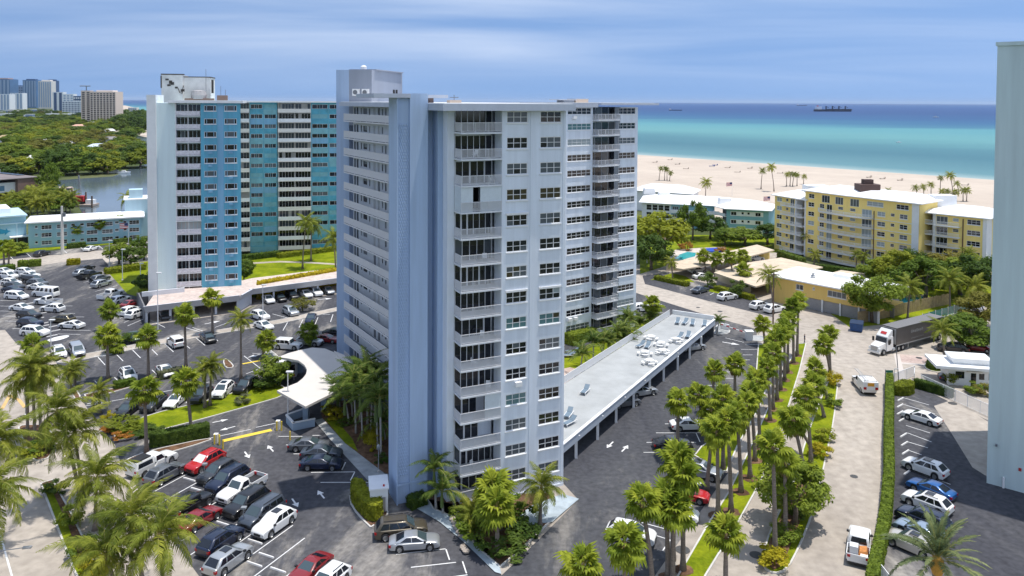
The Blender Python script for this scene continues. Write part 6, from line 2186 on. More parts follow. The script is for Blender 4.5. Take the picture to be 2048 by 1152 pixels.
hedge(strip_px((1312, 559), (1376, 573), 1.5), 1.0, 'lime', 'low hedge in the corner bed by the cross street')
hedge(strip_px((1432, 580), (1505, 600), 1.5), 1.0, 'lime', 'low hedge before the wide carport')
hedge(strip_px((1560, 515), (1605, 532), 2.0), 2.0, 'dark', 'dark hedge along the condominium car court')
hedge(strip_px((1640, 545), (1740, 560), 2.0), 2.0, 'dark', 'dark hedge at the foot of the condominium')
for px, r, h, k, l in [((672, 838), 1.5, 1.6, 'yellow', 'bright yellow shrub at the walkway corner'), ((660, 828), 1.2, 1.4, 'yellow', 'second bright yellow shrub near the entrance canopy'), ((738, 880), 1.3, 2.0, 'yellow', 'yellow shrub among the gallery palms'), ((745, 900), 1.3, 2.0, 'yellow', 'tall yellow shrub against the gallery palms'), ((690, 850), 1.2, 1.0, 'green', 'green shrub on the tower bed'), ((762, 925), 1.0, 1.2, 'dark', 'dark shrub at the tower bed end'),
      ((250, 858), 2.6, 1.4, 'lime', 'mounded topiary bush on the lawn tip'), ((240, 880), 1.2, 1.0, 'orange', 'orange croton on the lawn tip'), ((225, 862), 1.2, 1.1, 'orange', 'orange and yellow croton beside the topiary'), ((215, 842), 1.0, 1.4, 'yellow', 'yellow croton behind the topiary'), ((290, 868), 2.4, .9, 'dark', 'low hedge bush around the topiary'),
      ((484, 806), 1.3, 1.2, 'grey', 'grey shrub on the narrow lawn'), ((545, 772), 2.8, 2.2, 'dark', 'dark shrub mound under the palm clump'), ((540, 770), 3.2, 4.2, 'green', 'bushy palm like clump beside the entrance canopy'), ((560, 772), 2.4, 3.6, 'green', 'second bushy clump beside the entrance canopy'),
      ((945, 1075), 2.2, 2.0, 'green', 'bushy shrub at the corner of the front bed'), ((1010, 1110), 2.6, 1.6, 'dark', 'dark low shrub under the front bed palms'), ((1050, 1075), 2.0, 1.5, 'dark', 'shrub beside the front bed coconut palm'), ((960, 1040), 2.0, 2.4, 'olive', 'olive shrub against the lowest balcony'), ((1030, 1040), 2.2, 2.4, 'green', 'shrub against the tower base'), ((920, 1030), 1.2, 1.5, 'green', 'small shrub beside the walkway stones'),
      ((1549, 1132), 1.7, 1.5, 'yellow', 'round yellow green bush at the tip of the planted strip'), ((1572, 1085), 1.9, 1.6, 'green', 'clipped green bush behind the yellow strip bush'), ((1600, 1030), 1.8, 2.0, 'dark', 'dark bush under the strip tree'), ((1640, 915), 1.5, 1.8, 'yellow', 'yellow bush at the middle of the planted strip'), ((1648, 880), 1.5, 1.6, 'lime', 'lime bush in the planted strip'), ((1668, 770), 1.6, 2.0, 'yellow', 'yellow bush at the far tip of the planted strip'), ((1663, 812), 1.5, 1.6, 'green', 'green bush in the planted strip near its far tip'),
      ((1905, 765), 1.7, 2.4, 'lime', 'round lime shrub beside the dark car at the gate'), ((1950, 785), 1.8, 1.6, 'green', 'low shrub along the white fence'), ((1970, 790), 1.6, 1.8, 'olive', 'olive shrub along the white fence'),
      ((1415, 576), 2.4, 3.6, 'dark', 'round clipped shrub by the cross street bays'), ((1474, 592), 2.6, 4.0, 'dark', 'second round clipped shrub by the cross street bays'), ((1560, 560), 2.4, 2.4, 'green', 'shrub beside the low yellow house'), ((1375, 500), 2.5, 2.5, 'orange', 'reddish shrub beside the pool terrace'), ((1445, 507), 2.0, 1.8, 'orange', 'red flowering shrub behind the carport'),
      ((605, 622), 2.6, 2.6, 'olive', 'spreading shrub in the lot beside the blue car'), ((266, 684), 2.4, 1.8, 'dark', 'dark shrub in the lot median by the lamp post'),
      ((60, 915), 2.0, 1.5, 'lime', 'lime shrub in the corner bed'), ((85, 905), 2.0, 1.8, 'green', 'green shrub under the corner bed palms'), ((110, 990), 1.6, 1.5, 'dark', 'dark shrub at the head of the long strip'), ((135, 1050), 1.6, 1.8, 'green', 'green shrub in the long planting strip'), ((165, 1110), 1.7, 1.7, 'dark', 'dark shrub lower in the long planting strip'), ((195, 1150), 1.8, 2.0, 'yellow', 'yellow shrub at the end of the long planting strip')]:
 bush(px, r, h, k, l)
# == CARPORT BESIDE THE TOWER
HC = 3.05
m_cproof = mat('carport_roof_pale', (0.37, 0.385, 0.39), 0.7, 0.14, 0.3)
m_cpfas = mat('carport_fascia', (0.42, 0.47, 0.55), 0.7, 0.06, 0.5)
ca, cb = G(1120, 894, HC), G(1428, 640, HC)
fC = Frame(ca, to=cb)
cp = thing('carport', (ca.x, ca.y, 0), 'long pale carport with roof terrace of white tables beside the driveway', 'carport')
back_l, back_r = G(1105, 783, HC), G(1345, 628, HC)
mb = MB()
mb.prism([ca[:2], cb[:2], back_r[:2], back_l[:2]], HC - .25, HC)
mb.build('roof_terrace', m_cproof, cp)
mb = MB()
mb.fbox(fC, 0, fC.len, 0.003, .2, HC - .85, HC + .10)
mb.build('fascia', m_cpfas, cp)
mb = MB()
mb.fbox(fC, 0, fC.len, -.12, .26, HC + .10, HC + .2)
mb.build('coping', white, cp)
fE = Frame(cb, to=back_r)
mb = MB()
mb.fbox(fE, .0, fE.len, -.1, .15, HC - .85, HC + .75)
mb.build('end_parapet', white, cp)
for x, y in ((1152, 916), (1195, 879), (1232, 845), (1267, 815), (1299, 787), (1327, 762), (1355, 740), (1379, 717), (1402, 699)):
 p = G(x, y)
 mb = MB()
 mb.box(p.x - .16, p.x + .16, p.y - .16, p.y + .16, 0, HC - .86)
 mb.build('column', white, cp)
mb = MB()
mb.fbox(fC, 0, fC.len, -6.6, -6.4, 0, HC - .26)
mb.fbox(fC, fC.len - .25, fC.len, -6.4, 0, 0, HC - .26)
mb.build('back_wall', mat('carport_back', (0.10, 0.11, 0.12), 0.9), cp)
fF = Frame(back_l, to=back_r)
fn = thing('terrace_fence', (back_l.x, back_l.y, HC), 'white slatted fence along the garden edge of the carport terrace', 'fence')
me = railing_mesh(fF.len - 1.5, 1.15, .16, .10, 2.0, white_trim)
put('slats', me, fn, (0, 0, 0), (0, 0, fF.ang))
for x, y in ((1155, 874), (1202, 834), (1247, 797), (1287, 763), (1353, 706)):
 p = fC.P(fC.s(x, y), .22, HC - .35)
 mb = MB()
 mb.lathe([(.11, 0), (.12, .08), (.05, .14)], 8, p)
 mb.build('fascia_lamp', white_trim, cp)
m_plastic = white_trim
def table_set(px, i):
 p = G(px[0], px[1], HC)
 rz = rnd.uniform(0, 1.5)
 t = thing('picnic_table', (p.x, p.y, HC), 'round white picnic table with four curved benches on the carport terrace', 'table', 'tables of the carport terrace', rz)
 mb = MB(); mb.lathe([(.001, .74), (.62, .74), (.64, .70), (.001, .69)], 14)
 put('table_top', mb.mesh('table_top', m_plastic), t)
 mb = MB(); mb.lathe([(.10, .69), (.08, .1), (.3, .02), (.3, 0)], 8)
 put('pedestal', mb.mesh('pedestal', m_plastic), t)
 for k in range(4):
  a0 = k * math.pi / 2 + .3
  mb = MB()
  n = 5
  lo, hi = [], []
  for j in range(n + 1):
   a = a0 + j * .19
   for rr, arr in ((.85, lo), (1.2, hi)):
    arr.append((rr * math.cos(a), rr * math.sin(a)))
  poly = lo + hi[::-1]
  mb.prism(poly, .40, .46)
  am = a0 + .19 * n / 2
  mb.tube([(1.02 * math.cos(am), 1.02 * math.sin(am), .40), (1.02 * math.cos(am), 1.02 * math.sin(am), 0)], .06, 6)
  put('bench', mb.mesh('bench', m_plastic), t)
for i, q in enumerate([(1302, 680), (1322, 693), (1352, 685), (1290, 711), (1325, 708), (1299, 729)]):
 table_set(q, i)
m_lounge = mat('lounger_sling', (0.15, 0.21, 0.27), 0.7)
def lounger(p, rz, label, group, sling=None):
 t = thing('sun_lounger', p, label, 'sun lounger', group, rz)
 mb = MB()
 mb.box(-.95, .95, -.35, -.29, .28, .34); mb.box(-.95, .95, .29, .35, .28, .34)
 put('frame', mb.mesh('frame', white_trim), t)
 for x in (-.8, .75):
  for y in (-.32, .32):
   mb = MB(); mb.tube([(x, y, 0), (x, y, .28)], .03, 5)
   put('leg', mb.mesh('leg', white_trim), t)
 mb = MB(); mb.box(-.9, .35, -.28, .28, .32, .37)
 put('seat', mb.mesh('seat', sling or m_lounge), t)
 mb = MB(); mb.hexa([(.36, -.28, .34), (.95, -.28, .70), (.95, .28, .70), (.36, .28, .34)], [(.34, -.28, .39), (.92, -.28, .75), (.92, .28, .75), (.34, .28, .39)])
 put('backrest', mb.mesh('backrest', sling or m_lounge), t)
 return t
for x, y in ((1355, 647), (1370, 648), (1385, 650), (1409, 652), (1281, 694), (1295, 696), (1359, 677), (1376, 675), (1170, 786), (1137, 833), (1139, 849)):
 p = G(x, y, HC)
 lounger(p, R(60 + rnd.uniform(-15, 15)), 'blue slung sun lounger on the carport terrace', 'loungers of the carport terrace').scale = (1.15, 1.15, 1.15)
for x, y in ((1145, 706), (1152, 752), (1170, 746), (1182, 738), (1192, 726), (1150, 710), (1136, 714), (1200, 718), (1160, 758)):
 p = G(x, y, .04)
 lounger(p, R(20 + rnd.uniform(-25, 25)), 'blue slung sun lounger on the pool deck of the tower', 'loungers of the pool deck').scale = (1.2, 1.2, 1.2)
# == ENTRANCE CANOPY
HP = 3.7
m_canopy = mat('canopy_cream', (0.62, 0.58, 0.54), 0.8, 0.05, 0.4)
pc = thing('entrance_canopy', G(640, 800), 'sweeping cream entrance canopy with concave edge before the tower gallery', 'canopy')
out = [(554, 781), (575, 773), (595, 765), (606, 756), (612, 748), (614, 739), (609, 730), (597, 721), (577, 717), (556, 714), (577, 706), (600, 700), (625, 695), (650, 697), (672, 706), (688, 715), (712, 742), (720, 760), (690, 775), (662, 788), (635, 801), (611, 813)]
mb = MB()
mb.prism([tuple(G(x, y, HP)[:2]) for x, y in out], HP - .3, HP)
mb.build('roof', m_canopy, pc)
mb = MB()
mb.prism([tuple(G(x, y, HP)[:2]) for x, y in [(668, 706), (688, 714), (714, 744), (702, 744)]], HP + .002, HP + .35)
mb.build('upstand', m_canopy, pc)
m_blue_low = facade_mat('canopy_blue', (0.33, 0.43, 0.55), 0.05)
for x, y in ((612, 838), (648, 822), (690, 800), (600, 745)):
 p = G(x, y)
 mb = MB()
 mb.box(p.x - .35, p.x + .35, p.y - .35, p.y + .35, 0, HP - .3)
 mb.build('column', m_blue_low, pc)
pw = thing('planter_wall', G(585, 862), 'low blue planter wall with white coping at the canopy', 'wall')
for a, b in (((572, 846), (586, 862)), ((586, 862), (630, 853)), ((574, 845), (610, 832))):
 fr = Frame(G(*a), to=G(*b))
 mb = MB(); mb.fbox(fr, 0, fr.len, -.2, 0, 0, .95); mb.build('wall', m_blue_low, pw)
 mb = MB(); mb.fbox(fr, -.05, fr.len + .05, -.26, .06, .95, 1.05); mb.build('coping', white, pw)
uc = thing('utility_cabinet', G(757, 1012), 'white concrete utility cabinet with grey door behind the clipped hedge', 'cabinet', None, R(12))
mb = MB(); mb.hexa([(-.9, -1.4, 0), (.9, -1.4, 0), (.9, 1.4, 0), (-.9, 1.4, 0)], [(-.9, -1.4, 2.4), (.9, -1.4, 2.4), (.9, 1.4, 2.4), (-.9, 1.4, 2.4)])
put('wall', mb.mesh('wall', white), uc)
mb = MB(); mb.box(-1, 1, -1.5, 1.5, 2.4, 2.55)
put('roof', mb.mesh('roof', white), uc)
mb = MB(); mb.box(-.1, .65, -1.44, -1.405, .1, 1.6)
put('door', mb.mesh('door', metal_grey), uc)
mb = MB(); mb.lathe([(.1, 2.55), (.1, 2.7), (.02, 2.75)], 8, (.5, -1, 0))
put('roof_vent', mb.mesh('roof_vent', MATS['cabinet_red']), uc)
# == POLES, LAMPS, SIGNS
def lamp_post(px, topy, label, group=None, head='box', mt=None, arm=0.7, ang=0.0, r=.08):
 g = G(*px)
 h = ZT(g, topy)
 t = thing('lamp_post', g, label, 'lamp post', group, ang)
 m_ = mt or white_trim
 mb = MB(); mb.tube([(0, 0, 0), (0, 0, h)], [r * 1.2, r * .8], 7)
 put('pole', mb.mesh('pole', m_), t)
 mb = MB(); mb.lathe([(r * 3, 0), (r * 3, .25), (r * 1.3, .35)], 8)
 put('base', mb.mesh('base', m_kerb), t)
 mb = MB()
 if head == 'box':
  mb.box(-.2, arm, -.2, .2, h - .05, h + .12)
 elif head == 'arm':
  mb.tube([(0, 0, h - .2), (arm * .6, 0, h + .1), (arm, 0, h + .15)], .04, 5)
  mb.box(arm - .1, arm + .6, -.15, .15, h + .08, h + .2)
 else:
  mb.lathe([(.1, h), (.22, h + .25), (.2, h + .5), (.02, h + .7)], 8)
 put('lamp_head', mb.mesh('lamp_head', m_), t)
 return t
LP = 'white lamp posts of the far lot'
for px, ty, l in [((219, 533), 481, 'white lamp post at the lawn corner of the blue tower'), ((245, 561), 499, 'white lamp post on the lawn of the blue tower'), ((281, 557), 527, 'white lamp post near the end wall of the blue tower'), ((316, 666), 546, 'tall white lamp post at the garage deck corner'), ((526, 645), 570, 'tall white lamp post before the garage deck'), ((102, 700), 640, 'white lamp post beside the packed rows'), ((576, 838), 744, 'slim white lamp post beside the entrance canopy')]:
 lamp_post(px, ty, l, LP)
lamp_post((409, 972), 929, 'short lamp post between the red and grey cars', None, 'box', metal_grey, .3, r=.05)
lamp_post((487, 1056), 1016, 'short lamp post before the dark grey car', None, 'box', metal_grey, .3, r=.05)
lamp_post((52, 832), 792, 'black lantern post in the corner bed', None, 'lantern', m_doorgrey)
lamp_post((-40, 1190), 1108, 'grey street lamp arm reaching over the street', None, 'arm', metal_grey, 3.4, R(12))
lamp_post((1393, 1006), 968, 'white pole lamp beside the red car', None, 'box', white_trim, .4, r=.06)
lamp_post((757, 945), 900, 'small lamp post among the tower bed shrubs', None, 'lantern', metal_grey, r=.05)
g = G(125, 509); h = ZT(g, 412)
t = thing('mast', g, 'tall pale mast with siren box before the light blue block', 'mast')
mb = MB(); mb.tube([(0, 0, 0), (0, 0, h)], [.45, .28], 8); put('pole', mb.mesh('pole', mat('mast_paint', (.6, .58, .54), .7)), t)
mb = MB(); mb.box(.3, .9, -.25, .25, h * .78, h * .86); put('siren_box', mb.mesh('siren_box', m_doorgrey), t)
m_wood = mat('pole_wood', (0.16, 0.11, 0.08), 0.9, .2, 3)
def utility_pole(px, topy, label, mt, arms):
 g = G(*px); h = ZT(g, topy)
 t = thing('utility_pole', g, label, 'utility pole')
 mb = MB(); mb.tube([(0, 0, 0), (0, 0, h)], [.16, .11], 7); put('pole', mb.mesh('pole', mt), t)
 for z in arms:
  mb = MB(); mb.box(-1.1, 1.1, -.06, .06, h - z - .06, h - z + .06); put('crossarm', mb.mesh('crossarm', mt), t)
utility_pole((1546, 648), 545, 'dark wooden utility pole at the street corner', m_wood, [.4])
utility_pole((1294, 526), 460, 'grey concrete utility pole beside the spreading tree', m_kerb, [.3, 1.2])
def flagpole(px, topy, label):
 g = G(*px); h = ZT(g, topy)
 t = thing('flagpole', g, label, 'flagpole')
 mb = MB(); mb.tube([(0, 0, 0), (0, 0, h)], [.07, .04], 6); put('pole', mb.mesh('pole', white_trim), t)
 w, hh = 2.6, 1.6
 fm = {}
 for i in range(7):
  mb = MB()
  z0 = h - .1 - hh * (i + 1) / 7
  z1 = z0 + hh / 7
  mb.add([(-w, .15, z0 - .25), (-w * .5, -.12, z0 - .1), (0, 0, z0), (0, 0, z1), (-w * .5, -.12, z1 - .1), (-w, .15, z1 - .25)], [(0, 1, 4, 5), (1, 2, 3, 4)])
  put('stripe', mb.mesh('stripe', MATS['cabinet_red'] if i % 2 == 0 else white_trim), t)
 mb = MB()
 mb.add([(-w * .42, -.115, h - .1 - hh * .55), (0, -.012, h - .1 - hh * .55), (0, -.012, h - .1), (-w * .42, -.115, h - .18)], [(0, 1, 2, 3)])
 put('canton', mb.mesh('canton', mat('flag_blue', (0.02, 0.03, 0.12), .7)), t)
flagpole((257, 488), 445, 'flagpole with striped flag before the light blue block')
flagpole((1464, 392), 364, 'flagpole with striped flag on the sand')
flagpole((1540, 418), 392, 'flagpole with striped flag between the two condominiums')
g = G(1770, 786); h = ZT(g, 739)
t = thing('street_sign', g, 'green street name plate on a dark post at the hedge corner', 'sign')
mb = MB(); mb.tube([(0, 0, 0), (0, 0, h)], .05, 6); put('post', mb.mesh('post', m_doorgrey), t)
mb = MB(); mb.box(.05, 1.1, -.02, .02, h - .45, h - .1); put('name_plate', mb.mesh('name_plate', mat('sign_green', (0.01, 0.14, 0.09), .5)), t)
g = G(1788, 772); h = ZT(g, 737)
t = thing('sign_post', g, 'thin white post with small plate beside the street sign', 'sign')
mb = MB(); mb.tube([(0, 0, 0), (0, 0, h)], .045, 6); put('post', mb.mesh('post', white_trim), t)
mb = MB(); mb.box(0, .6, -.02, .02, h - .12, h); put('plate', mb.mesh('plate', white_trim), t)
g = G(1798, 768)
t = thing('boundary_post', g, 'dark iron rail post at the paving edge', 'post')
mb = MB(); mb.tube([(0, 0, 0), (-.4, .3, 5.6)], .06, 6); put('post', mb.mesh('post', m_doorgrey), t)
def white_fence(a, b, h, label, post=2.2, sp=.16):
 p, q = G(*a), G(*b)
 t = thing('picket_fence', p, label, 'fence')
 d = q - p
 put('railing', railing_mesh(d.length, h, sp, .05, post, white_trim), t, (0, 0, 0), (0, 0, math.atan2(d.y, d.x)))
white_fence((1781, 770), (1829, 752), 1.6, 'white picket gate beside the street sign')
white_fence((1829, 756), (1828, 768), 1.6, 'short white picket return at the lot gate')
white_fence((1842, 772), (1986, 838), 1.7, 'long white picket fence behind the dark hedge')
white_fence((1762, 1165), (1800, 1215), 1.6, 'white picket gate at the street beside the date palm')
t = thing('barrier_gate', G(1498, 680), 'white barrier gate with striped arm across the driveway', 'gate')
mb = MB(); mb.box(-.55, .55, -.5, .5, 0, 1.5); put('post', mb.mesh('post', white), t)
mb = MB(); mb.box(-.7, .7, -.65, .65, 1.5, 1.65); put('cap', mb.mesh('cap', white), t)
q = G(1447, 662) - G(1498, 680)
mb = MB(); mb.tube([(0, 0, 1.1), (q.x, q.y, 1.1)], .07, 5); put('arm', mb.mesh('arm', white_trim), t)
mb = MB()
fr = Frame((0, 0), math.degrees(math.atan2(q.y, q.x)))
for i in range(4):
 mb.fbox(fr, 1.5 + i * 1.6, 2.2 + i * 1.6, -.075, .075, 1.02, 1.18)
put('arm_stripe', mb.mesh('arm_stripe', MATS['cabinet_red']), t)
t = thing('gate_wall', G(1442, 666), 'low curved white wall at the driveway gate', 'wall')
for a, b in (((1432, 666), (1440, 658)), ((1440, 658), (1458, 661))):
 fr = Frame(G(*a), to=G(*b))
 mb = MB(); mb.fbox(fr, 0, fr.len, -.15, .15, 0, 1.1); mb.build('wall', white, t)
for px, l in (((432, 885), 'white barrier cabinet at the end of the yellow hump'), ((556, 858), 'white barrier cabinet at the planter wall')):
 t = thing('barrier_gate', G(*px), l, 'gate')
 mb = MB(); mb.box(-.25, .25, -.25, .25, 0, 1.1); put('post', mb.mesh('post', white_trim), t)
 mb = MB(); mb.tube([(0, -.5, 0), (0, -.5, 1.2)], .1, 6); put('bollard', mb.mesh('bollard', paint_yellow), t)
 mb = MB(); mb.tube([(.6, -.5, 0), (.6, -.5, 1.2)], .1, 6); put('bollard', mb.mesh('bollard', paint_yellow), t)
for px in ((439, 890), (446, 898), (580, 880)):
 mb = MB(); mb.lathe([(.1, 0), (.1, 1.0), (.06, 1.12), (.01, 1.15)], 8)
 tag(put('bollard', mb.mesh('bollard', paint_yellow), None, G(*px)), 'yellow steel bollard beside the yellow hump', 'bollard', 'yellow bollards')
t = thing('gate_booth', G(577, 750), 'small white gate booth with dark windows beside the entrance canopy', 'booth', None, R(8))
mb = MB(); mb.box(-1.3, 1.3, -1.0, 1.0, 0, 2.3); put('wall', mb.mesh('wall', white), t)
mb = MB(); mb.box(-1.7, 1.7, -1.4, 1.4, 2.3, 2.5); put('roof', mb.mesh('roof', white), t)
for x in (-.7, .7):
 mb = MB(); mb.box(x - .4, x + .4, -1.03, -1.003, 1.0, 1.9); put('window', mb.mesh('window', glass_dark), t)
t = thing('dumpster', G(1713, 662), 'blue steel dumpster under the broadleaf tree', 'dumpster', None, R(-30))
m_blue_st = mat('dumpster_blue', (0.01, 0.06, 0.20), .5, .2, 2)
mb = MB(); mb.hexa([(-1.0, -.8, .15), (1.0, -.8, .15), (1.0, .8, .15), (-1.0, .8, .15)], [(-1.1, -.95, 1.5), (1.1, -.95, 1.5), (1.1, .95, 1.8), (-1.1, .95, 1.8)])
put('body', mb.mesh('body', m_blue_st), t)
mb = MB(); mb.hexa([(-1.12, -.97, 1.51), (1.12, -.97, 1.51), (1.12, .97, 1.81), (-1.12, .97, 1.81)], [(-1.12, -.97, 1.57), (1.12, -.97, 1.57), (1.12, .97, 1.87), (-1.12, .97, 1.87)])
put('lid', mb.mesh('lid', mat('dumpster_lid', (0.01, 0.03, 0.08), .6)), t)
t = thing('guardhouse', G(1935, 765), 'white guardhouse with broad flat roof and dark windows at the gate', 'guardhouse', None, R(-12))
mb = MB(); mb.box(-3.2, 5, -1.6, 1.8, 0, 2.7); put('wall', mb.mesh('wall', white), t)
mb = MB(); mb.hexa([(-5.2, -2.8, 2.7), (6, -2.8, 2.7), (6, 2.8, 2.7), (-5.2, 2.8, 2.7)], [(-5.2, -2.8, 3.1), (6, -2.8, 3.1), (6, 2.8, 3.1), (-5.2, 2.8, 3.1)]); put('roof', mb.mesh('roof', white), t)
mb = MB(); mb.hexa([(-2.4, -1.2, 3.1), (2.6, -1.2, 3.1), (2.6, 1.6, 3.1), (-2.4, 1.6, 3.1)], [(-2.7, -1.5, 4.0), (2.9, -1.5, 4.0), (2.9, 1.9, 4.0), (-2.7, 1.9, 4.0)]); put('roof_hut', mb.mesh('roof_hut', white), t)
for x0, x1, z0, z1, nm in ((-2.2, -1.0, 1.1, 2.1, 'window'), (-.1, .6, .05, 2.1, 'door'), (1.0, 1.7, 1.1, 2.0, 'window'), (2.3, 3.6, 1.1, 2.1, 'window')):
 mb = MB(); mb.box(x0, x1, -1.63, -1.603, z0, z1); put(nm, mb.mesh(nm, glass_dark), t)
mb = MB(); mb.box(-.7, 1.2, -2.3, -1.605, 2.2, 2.4); put('door_hood', mb.mesh('door_hood', m_lt_cream), t)
t = thing('ramp_wall', G(1845, 665), 'white ramp wall topped by a green glass fence', 'wall')
wa, wb2 = G(1846, 662), G(1968, 632)
fr = Frame(wa, to=wb2)
mb = MB(); mb.hexa([fr.P(0, 0, 0), fr.P(fr.len, 0, 0), fr.P(fr.len, -.3, 0), fr.P(0, -.3, 0)], [fr.P(0, 0, 1.6), fr.P(fr.len, 0, 2.2), fr.P(fr.len, -.3, 2.2), fr.P(0, -.3, 1.6)])
mb.build('wall', white, t)
mg = mat('green_glass', (0.06, 0.22, 0.19), .1, spec=.6)
for i in range(10):
 s0, s1 = fr.len * i / 10 + .06, fr.len * (i + 1) / 10 - .06
 z = 1.6 + .6 * i / 10
 mb = MB(); mb.fbox(fr, s0, s1, -.17, -.14, z, z + 1.5); mb.build('pane', mg, t)
 mb = MB(); mb.fbox(fr, s0 - .09, s0 - .02, -.2, -.1, z, z + 1.6); mb.build('post', white_trim, t)
t = thing('bamboo_fence', G(1830, 640), 'tan bamboo screen fence behind the pool palms', 'fence')
fr = Frame(G(1715, 648), to=G(1900, 608))
mb = MB()
r2 = random.Random(5)
n = int(fr.len / .22)
for i in range(n):
 s = fr.len * i / n
 mb.fbox(fr, s, s + .2, r2.uniform(-.03, 0), r2.uniform(.03, .07), 0, 2.3 + r2.uniform(-.12, .12))
o = mb.build('slats', mat('bamboo_tan', (0.36, 0.27, 0.15), .8, .25, 2.0), t); o['kind'] = 'stuff'
m_pool = mat('pool_water', (0.05, 0.42, 0.46), 0.08, 0.12, 0.4, spec=.6, bump=.1, bscale=2)
m_deck = ground_mat('pool_terrace', (0.50, 0.44, 0.39), (0.62, 0.55, 0.49), 0.2, 1.5)
sheet('pool_terrace', pxpoly([(1335, 520), (1350, 500), (1400, 496), (1450, 494), (1452, 506), (1400, 520), (1360, 530)]), .05, m_deck)
sheet('pool_water', pxpoly([(1350, 517), (1360, 509), (1375, 504), (1392, 506), (1390, 513), (1372, 518), (1356, 522)]), .08, m_pool)
sheet('pool_terrace', pxpoly([(1778, 605), (1792, 590), (1850, 590), (1868, 605), (1855, 618), (1800, 620)]), .05, m_deck)
sheet('pool_water', pxpoly([(1796, 606), (1802, 596), (1845, 594), (1860, 602), (1850, 611), (1806, 613)]), .08, m_pool)
m_tarp = mat('blue_tarp', (0.005, 0.06, 0.42), .5)
mb = MB(); mb.box(-3.0, 3.0, -2.2, 2.2, 0, .9)
o = put('pool_cover', mb.mesh('pool_cover', m_tarp), None, G(1431, 505), (0, 0, .3)); tag(o, 'bright blue tarpaulin cover beside the turquoise pool', 'cover')
m_rock = mat('garden_rock', (0.42, 0.36, 0.30), .9, .2, 2)
for i in range(9):
 g = G(905 + i * 3.5, 1042 + i * 6.5 if i < 6 else 1075 + i * 4)
 mb = MB()
 r2 = random.Random(60 + i)
 mb.lathe([(.02, 0), (.32, .05), (.36, .2), (.2, .36), (.02, .42)], 7)
 mb.v = [(x * r2.uniform(.8, 1.2), y * r2.uniform(.8, 1.2), z * r2.uniform(.8, 1.2)) for x, y, z in mb.v]
 tag(put('garden_rock', mb.mesh('garden_rock', m_rock), None, (g.x, g.y, .08)), 'pale garden rock edging the front bed walkway', 'rock', 'rocks of the front bed')
t = thing('road_barrier', G(582, 760), 'small red and white traffic barrier under the entrance palm clump', 'barrier')
mb = MB(); mb.box(-.6, .6, -.04, .04, .55, .95); put('board', mb.mesh('board', mat('barrier_red', (.55, .12, .08), .6)), t)
for x in (-.45, .45):
 mb = MB(); mb.tube([(x, 0, 0), (x, 0, .6)], .03, 5); put('leg', mb.mesh('leg', white_trim), t)
# == VEHICLES
def paint(name, c, metal=0.0, rough=.32):
 return mat('paint_' + name, c, rough, metal=metal, coat=.7, spec=.5)
PAINT = {'white': paint('white', (.78, .78, .77)), 'silver': paint('silver', (.46, .48, .50), .55), 'grey': paint('grey', (.15, .16, .175), .4), 'darkgrey': paint('darkgrey', (.045, .048, .055), .3), 'black': paint('black', (.010, .010, .012)),
   'navy': paint('navy', (.012, .02, .05), .2), 'red': paint('red', (.45, .012, .015)), 'darkred': paint('darkred', (.22, .012, .015)), 'blue': paint('blue', (.012, .10, .32), .2), 'brown': paint('brown', (.09, .075, .05), .3), 'olive': paint('olive', (.13, .11, .06), .3), 'green': paint('green', (.02, .05, .035), .2), 'skyblue': paint('skyblue', (.30, .38, .48), .4), 'beige': paint('beige', (.55, .52, .47), .4), 'slate': paint('slate', (.07, .085, .11), .3)}
car_glass = mat('car_glass', (.012, .015, .022), .05, spec=.8)
car_glass_b = mat('car_windscreen', (.05, .075, .085), .05, spec=.9)
shade_white = mat('sunshade', (.7, .72, .72), .5)
m_head = mat('headlamp', (.75, .78, .8), .1, spec=.8)
m_tail = mat('tail_lamp', (.40, .01, .012), .2)
m_blacktrim = mat('black_trim', (.02, .02, .022), .5)
m_rim = mat('alloy_rim', (.42, .43, .44), .3, metal=.8)
